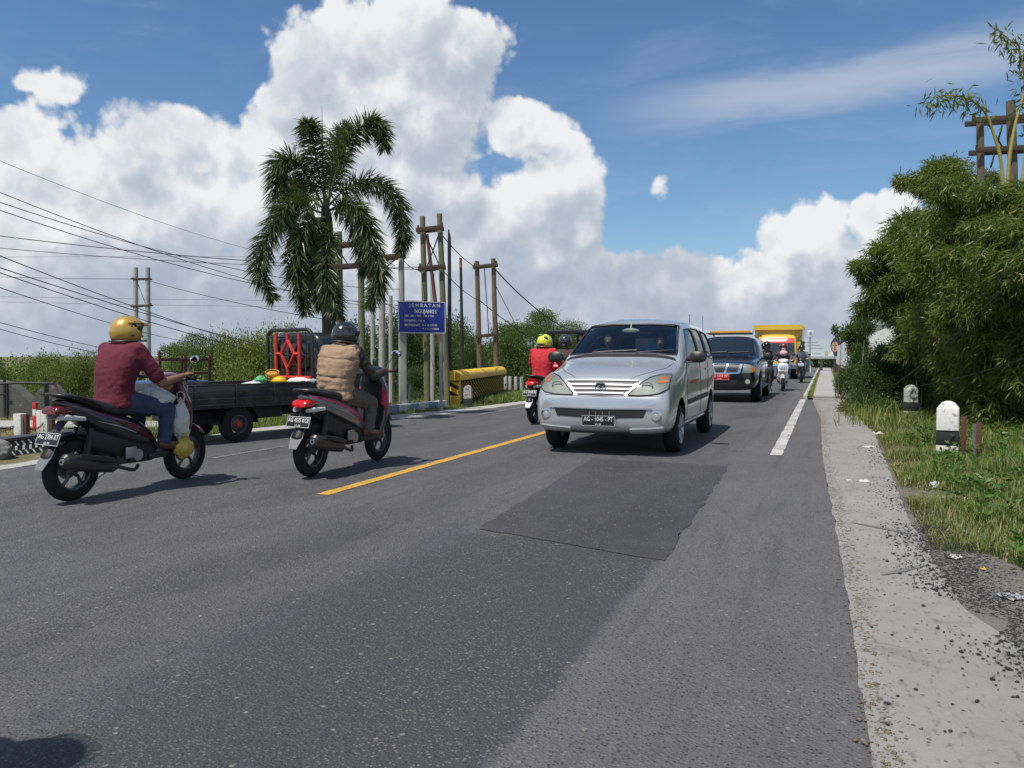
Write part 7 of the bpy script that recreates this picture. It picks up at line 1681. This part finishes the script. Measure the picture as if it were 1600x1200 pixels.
for k in (-1,1):
    bm = BM(); ell(bm, (k*.66,-.02,.90), (.13,.05,.09)); finish(bm, 'headlight', LAMPI, T)
    bm = BM(); box(bm, (k*1.16,.1,1.60), (.18,.06,.40), bev=.02); tube(bm, [(k*.9,.25,1.9),(k*1.12,.1,1.82)], .015, 5); finish(bm, 'wing_mirror', PLA, T)
    carwheel(T, k*.82, .75, .42, .26, k, M('wheel_white', (.5,.5,.48), .5), name='front_wheel', steel=True, rr=.55)
    for x in (.62,.92): carwheel(T, k*x, 3.6, .42, .24, k, M('wheel_white', (.5,.5,.48), .5), name='rear_wheel', steel=True, rr=.55)
    bm = BM(); box(bm, (k*.96,1.75,1.02), (.10,.5,.9), bev=.02); finish(bm, 'ladder_panel', YTR, T)
bm = BM(); box(bm, (0,2.9,.75), (.9,4.2,.22)); finish(bm, 'chassis', UND, T)
bm = BM()
prism(bm, [(-1.02,1.05),(-1.12,2.40),(-1.12,2.46),(1.12,2.46),(1.12,2.40),(1.02,1.05)], 'y', 1.62, 5.2); bd = finish(bm, 'dump_bed', YTR, T, False)
bm = BM(); prism(bm, [(-1.16,2.38),(-1.12,2.62),(1.12,2.62),(1.16,2.38)], 'y', 1.35, 1.62); box(bm, (0,3.4,2.5), (2.34,3.7,.10)); finish(bm, 'bed_rim', YTR, bd, False)
for x in (-.7,-.25,.25,.7): bm = BM(); box(bm, (x,1.59,1.9), (.07,.06,1.0)); finish(bm, 'bed_rib', YTR, bd)
sd_ = M('load_sand', (.3,.24,.16), .95)

# ---- black pickup parked at the left
bx0 = P(293, 700).xy; KX, KY, KR = -7.62, 8.09, R(-17)
K = thing('pickup', 'black pickup with red lattice behind the cab parked on the left shoulder', 'pickup', (KX, KY, 0), KR)
KB = M('pickup_black', (.012,.013,.016), .35, coat=.5, var=.15, dirt=((.09,.085,.08), 5, .5, .4))
BL_, BW, BZ0, BZ1 = 2.02, 1.16, .50, .795           # bed; origin at the rear right corner on the ground
def kx(x): return -BW+x
bm = BM(); box(bm, (-BW/2, BL_/2, BZ0), (BW, BL_, .05)); finish(bm, 'bed_floor', KB, K)
for (nm, c, s) in (('side_gate', (-.015, BL_/2, (BZ0+BZ1)/2), (.03, BL_, BZ1-BZ0)), ('side_gate', (-BW+.015, BL_/2, (BZ0+BZ1)/2), (.03, BL_, BZ1-BZ0)), ('tailgate', (-BW/2, .015, (BZ0+BZ1)/2), (BW-.064, .03, BZ1-BZ0)), ('headboard', (-BW/2, BL_-.015, (BZ0+BZ1)/2), (BW-.064, .03, BZ1-BZ0))):
    bm = BM(); box(bm, c, s, bev=.004)
    if 'side' in nm:
        sg = 1 if c[0] > -.5 else -1
        for z in (BZ0+.02, BZ0+.10, BZ0+.20, BZ1-.01): box(bm, (c[0]+sg*.02, c[1], z), (.014, BL_, .022), bev=.003)
        for i in range(4): box(bm, (c[0]+sg*.02, .1+i*.6, (BZ0+BZ1)/2), (.016, .04, BZ1-BZ0), bev=.003)
    finish(bm, nm, KB, K)
bm = BM(); box(bm, (-BW/2, 1.5, .36), (.5, 3.1, .10)); box(bm, (-.12, 1.25, .40), (.05, .5, .20), bev=.01); box(bm, (-BW/2, .6, .27), (1.0, .08, .08)); finish(bm, 'chassis', UND, K)
for k, x in ((1, -.10), (-1, -BW+.10)):
    carwheel(K, x, .75, .245, .15, k, M('steel_wheel_grey', (.10,.10,.105), .5, .3), name='rear_wheel', steel=True, rr=.52, hub=REDP)
    carwheel(K, x, 2.62, .245, .15, k, MATS['steel_wheel_grey'], name='front_wheel', steel=True, rr=.52, hub=REDP)
    bm = BM(); rs = [[Vector((x+dx, .75+math.cos(a)*.30, .245+math.sin(a)*.29)) for dx in (-.08, .08)] for a in [R(q) for q in range(0, 181, 15)]]; rings(bm, rs, closed=False, cap=False); bmesh.ops.solidify(bm, geom=bm.faces, thickness=.006); finish(bm, 'mudguard', PLA, K)
# cab
cy = BL_+.06
st = [(a, [(w, z) for w, z in p]) for a, p in (
 (cy, [(0,.28),(.50,.28),(.56,.32),(.585,.5),(.58,.85),(.57,1.15),(.55,1.44),(.40,1.50),(0,1.51)]),
 (cy+.03, [(0,.26),(.52,.26),(.58,.31),(.60,.5),(.595,.86),(.585,1.17),(.565,1.47),(.42,1.53),(0,1.54)]),
 (cy+.5, [(0,.26),(.52,.26),(.58,.31),(.60,.5),(.595,.88),(.58,1.18),(.55,1.47),(.40,1.53),(0,1.545)]),
 (cy+.78, [(0,.26),(.52,.26),(.58,.31),(.60,.5),(.595,.88),(.56,1.15),(.51,1.40),(.36,1.46),(0,1.475)]),
 (cy+1.15, [(0,.26),(.52,.26),(.58,.31),(.60,.5),(.585,.80),(.54,.93),(.46,1.03),(.30,1.06),(0,1.07)]),
 (cy+1.42, [(0,.28),(.50,.28),(.56,.33),(.58,.5),(.56,.70),(.52,.76),(.42,.80),(.28,.82),(0,.83)]),
 (cy+1.50, [(0,.34),(.38,.34),(.46,.38),(.50,.48),(.50,.58),(.46,.62),(.36,.65),(.24,.66),(0,.67)]))]
cab, bk = carbody(st, KB, K, name='cab', wells=[(2.62,.245,.30,.35,.8)]); cab.location.x = -BW/2
def shiftx(o): o.location.x = -BW/2; return o
shiftx(pobj('windscreen', bk, '+y', [(-.42,1.40),(.42,1.40)], [(-.50,1.02),(.50,1.02)], DGL, K, nx=8, nz=6, off=.005, th=.008))
for ax in ('+x','-x'):
    shiftx(pobj('side_window', bk, ax, [(cy+.12,1.38),(cy+.66,1.38)], [(cy+.12,.92),(cy+1.02,.92)], DGL, K, nx=8, nz=6, off=.005, th=.008))
    bm_ = seam
    o_ = len(K.children); seam(bk, [(cy+.08,1.38),(cy+.08,.40)], ax, K); seam(bk, [(cy+1.06,.88),(cy+1.0,.40)], ax, K)
    for c_ in list(K.children)[o_:]: shiftx(c_)
bm = BM(); box(bm, (0, cy-.012, 1.15), (.80, .02, .42), bev=.01); shiftx(finish(bm, 'rear_window', DGL, K))
for k in (-1,1): bm = BM(); ell(bm, (k*.70, cy+1.0, 1.05), (.05,.03,.09)); tube(bm, [(k*.57,cy+1.03,.98),(k*.68,cy+1.0,1.04)], .01, 5); shiftx(finish(bm, 'door_mirror', PLA, K))
# black hoop and red lattice over the bed front
hy = BL_-.03; hz = 1.565; bm = BM(); rr_ = .13
pts = [(-BW+.03, hy, BZ1-.02), (-BW+.03, hy, hz-rr_)]+[(-BW+.03+rr_-rr_*math.cos(a), hy, hz-rr_+rr_*math.sin(a)) for a in [R(q) for q in range(15, 91, 15)]]+[(-.03-rr_+rr_*math.sin(a), hy, hz-rr_+rr_*math.cos(a)) for a in [R(q) for q in range(0, 91, 15)]]+[(-.03, hy, BZ1-.02)]
tube(bm, pts, .026, 10); finish(bm, 'hoop', PLA, K)
bm = BM()
for x in (-BW+.16, -.16): tube(bm, [(x, hy-.02, BZ1), (x, hy-.02, hz-.03)], .010, 6)
tube(bm, [(-BW+.06, hy-.02, 1.18), (-.06, hy-.02, 1.18)], .010, 6); tube(bm, [(-BW+.06, hy-.02, 1.46), (-.06, hy-.02, 1.46)], .010, 6); finish(bm, 'guard_rods', PLA, K)
la = bpy.data.objects.new('red_lattice', None); link(la, K); yy = hy-.05; cx = -.56; wz = .285; lz0, lz1 = BZ1+.05, hz-.055; mz = 1.20
for pts, nm in (([(cx-wz, yy, lz0), (cx-wz, yy, lz1)], 'upright'), ([(cx+wz, yy, lz0), (cx+wz, yy, lz1)], 'upright'), ([(cx, yy, mz+.20), (cx, yy, lz1)], 'short_bar'), ([(cx, yy, lz0), (cx, yy, mz-.22)], 'short_bar'),
    ([(cx-wz-.15, yy, lz0), (cx+wz+.28, yy, lz0)], 'bottom_bar'), ([(cx-wz, yy, mz), (cx-.16, yy, mz)], 'short_bar'), ([(cx+.16, yy, mz), (cx+wz, yy, mz)], 'short_bar'), ([(cx, yy, mz+.21), (cx+.16, yy, mz), (cx, yy, mz-.23), (cx-.16, yy, mz), (cx, yy, mz+.21)], 'diamond')):
    bm = BM(); tube(bm, pts, .026, 8); finish(bm, nm, REDP, la)
bm = BM(); box(bm, (-.55, -.012, .42), (.30, .02, .06), bev=.004); box(bm, (-.10,-.02,.46), (.13,.03,.07), bev=.004); finish(bm, 'tail_lamp', REDL, K)
# load in the bed
km = Matrix.Translation((KX, KY, 0)) @ Matrix.Rotation(KR, 4, 'Z')
def inbed(x, y, z): return tuple(km @ Vector((x, y, z)))
bag('white sack with green print in the pickup bed near its middle', inbed(-.22, 1.10, .76), (.19,.13,.055), BAGW, 11, handles=False)
bag('small green plastic bag beside the white sack in the bed', inbed(-.34, 1.32, .82), (.09,.09,.07), M('green_bag', (.06,.30,.12), .5), 13, handles=False)
bag('white cloth bundle in the bed behind the vest rider', inbed(-.20, 1.85, .80), (.17,.10,.055), M('cloth_white', (.6,.56,.52), .9), 17, 'bundle', 'bundle', handles=False)
bag('pale crumpled bag at the right end of the bed load', inbed(-.07, 1.95, .80), (.10,.08,.05), FILM, 19, handles=False)
bm = BM()
for i in range(7): tube(bm, [(math.cos(i*.9)*.08, math.sin(i*.9)*.08, 0), (math.cos(i*.9)*.095, math.sin(i*.9)*.095, .15)], .008, 4)
for z in (0, .05, .10, .15): tube(bm, [(math.cos(a)*(.08+.1*z), math.sin(a)*(.08+.1*z), z) for a in [2*math.pi*k/14 for k in range(15)]], .008, 4, cap=False)
prism(bm, [(math.cos(a)*.078, math.sin(a)*.078) for a in [2*math.pi*k/14 for k in range(14)]], 'z', 0, .13)
o = finish(bm, 'basket', M('orange_plastic', (.50,.25,.03), .5), None); o.location = inbed(-.30, 1.48, .80); o.rotation_euler = (.3, .25, 0); tag(o, 'orange plastic basket tilted on top of the pickup load', 'basket')
bm = BM(); ell(bm, (0,0,0), (.11,.10,.06)); lathe(bm, [(.10,-.005),(.135,.0),(.10,.01)], 'z', (0,0,-.01), 20, cap=False); o = finish(bm, 'helmet', M('yellow_plastic', (.70,.42,.02), .4), None); o.location = inbed(-.16, 1.50, .82); tag(o, 'round yellow plastic tub lid lying below the orange basket', 'tub lid'); o.name = 'tub_lid'

# ---- older blue vehicle with rusty rail frame left of the pickup
b = P(262, 668); V2 = thing('cart', 'blue open cart with a rusty rail frame left of the black pickup', 'cart', (b.x-.78, b.y+.9, 0), R(-17))
bm = BM(); box(bm, (0, 0, .55), (.95, .95, .36), bev=.03); finish(bm, 'tub', M('cart_blue', (.03,.10,.28), .5, var=.3, coat=.2), V2)
for i, (x, y) in enumerate(((-.46,-.46),(.46,-.46),(.46,.0),(.46,.46),(-.46,.46))): bm = BM(); box(bm, (x, y, .92), (.045,.045,.50 if i != 1 else .62)); finish(bm, 'rail_post', RUST, V2)
for z in (.86, 1.10):
    for a_, b_ in (((-.46,-.46),(.46,-.46)), ((.46,-.46),(.46,.46)), ((.46,.46),(-.46,.46)), ((-.46,.46),(-.46,-.46))): bm = BM(); box(bm, ((a_[0]+b_[0])/2, (a_[1]+b_[1])/2, z), (abs(a_[0]-b_[0])+.05 if a_[0] != b_[0] else .04, abs(a_[1]-b_[1])+.05 if a_[1] != b_[1] else .04, .045)); finish(bm, 'rail', RUST, V2)
for k in (-1,1): carwheel(V2, k*.50, .1, .25, .12, k, STL, steel=True)
# ---- small black truck ahead in the left lane
BX, BY = -5.55, 18.6; B = thing('small_truck', 'black small truck with a canopy frame ahead of the riders, seen from behind', 'truck', (BX, BY, 0), 0)
bm = BM(); box(bm, (0, 1.1, .80), (1.36, 2.2, .62), bev=.03); finish(bm, 'bed', KB, B)
bm = BM(); box(bm, (0, 1.1, 1.72), (1.50, 2.5, .10), bev=.03); finish(bm, 'canopy', KB, B)
for x in (-.64,.64):
    for y in (.05,1.1,2.15): bm = BM(); box(bm, (x, y, 1.39), (.05,.05,.58)); finish(bm, 'canopy_post', PLA, B)
bm = BM(); box(bm, (0, 2.8, 1.10), (1.34, 1.1, 1.05), bev=.10); cbx = finish(bm, 'cab', KB, B)
bm = BM(); box(bm, (0, 2.24, 1.40), (.9, .03, .34), bev=.01); finish(bm, 'rear_window', M('pale_glass', (.35,.38,.38), .1, var=.2), B)
for k in (-1,1):
    bm = BM(); box(bm, (k*.60,-.01,.62), (.12,.03,.16), bev=.005); finish(bm, 'tail_lamp', REDL, B)
    carwheel(B, k*.58, .7, .28, .17, k, STL, steel=True); carwheel(B, k*.58, 2.9, .28, .17, k, STL, steel=True)
plate(B, 'AG 9021 RB', '02-23', (0,-.02,.45), (0,0,0), .40, .13, PLB, WHT, .9)
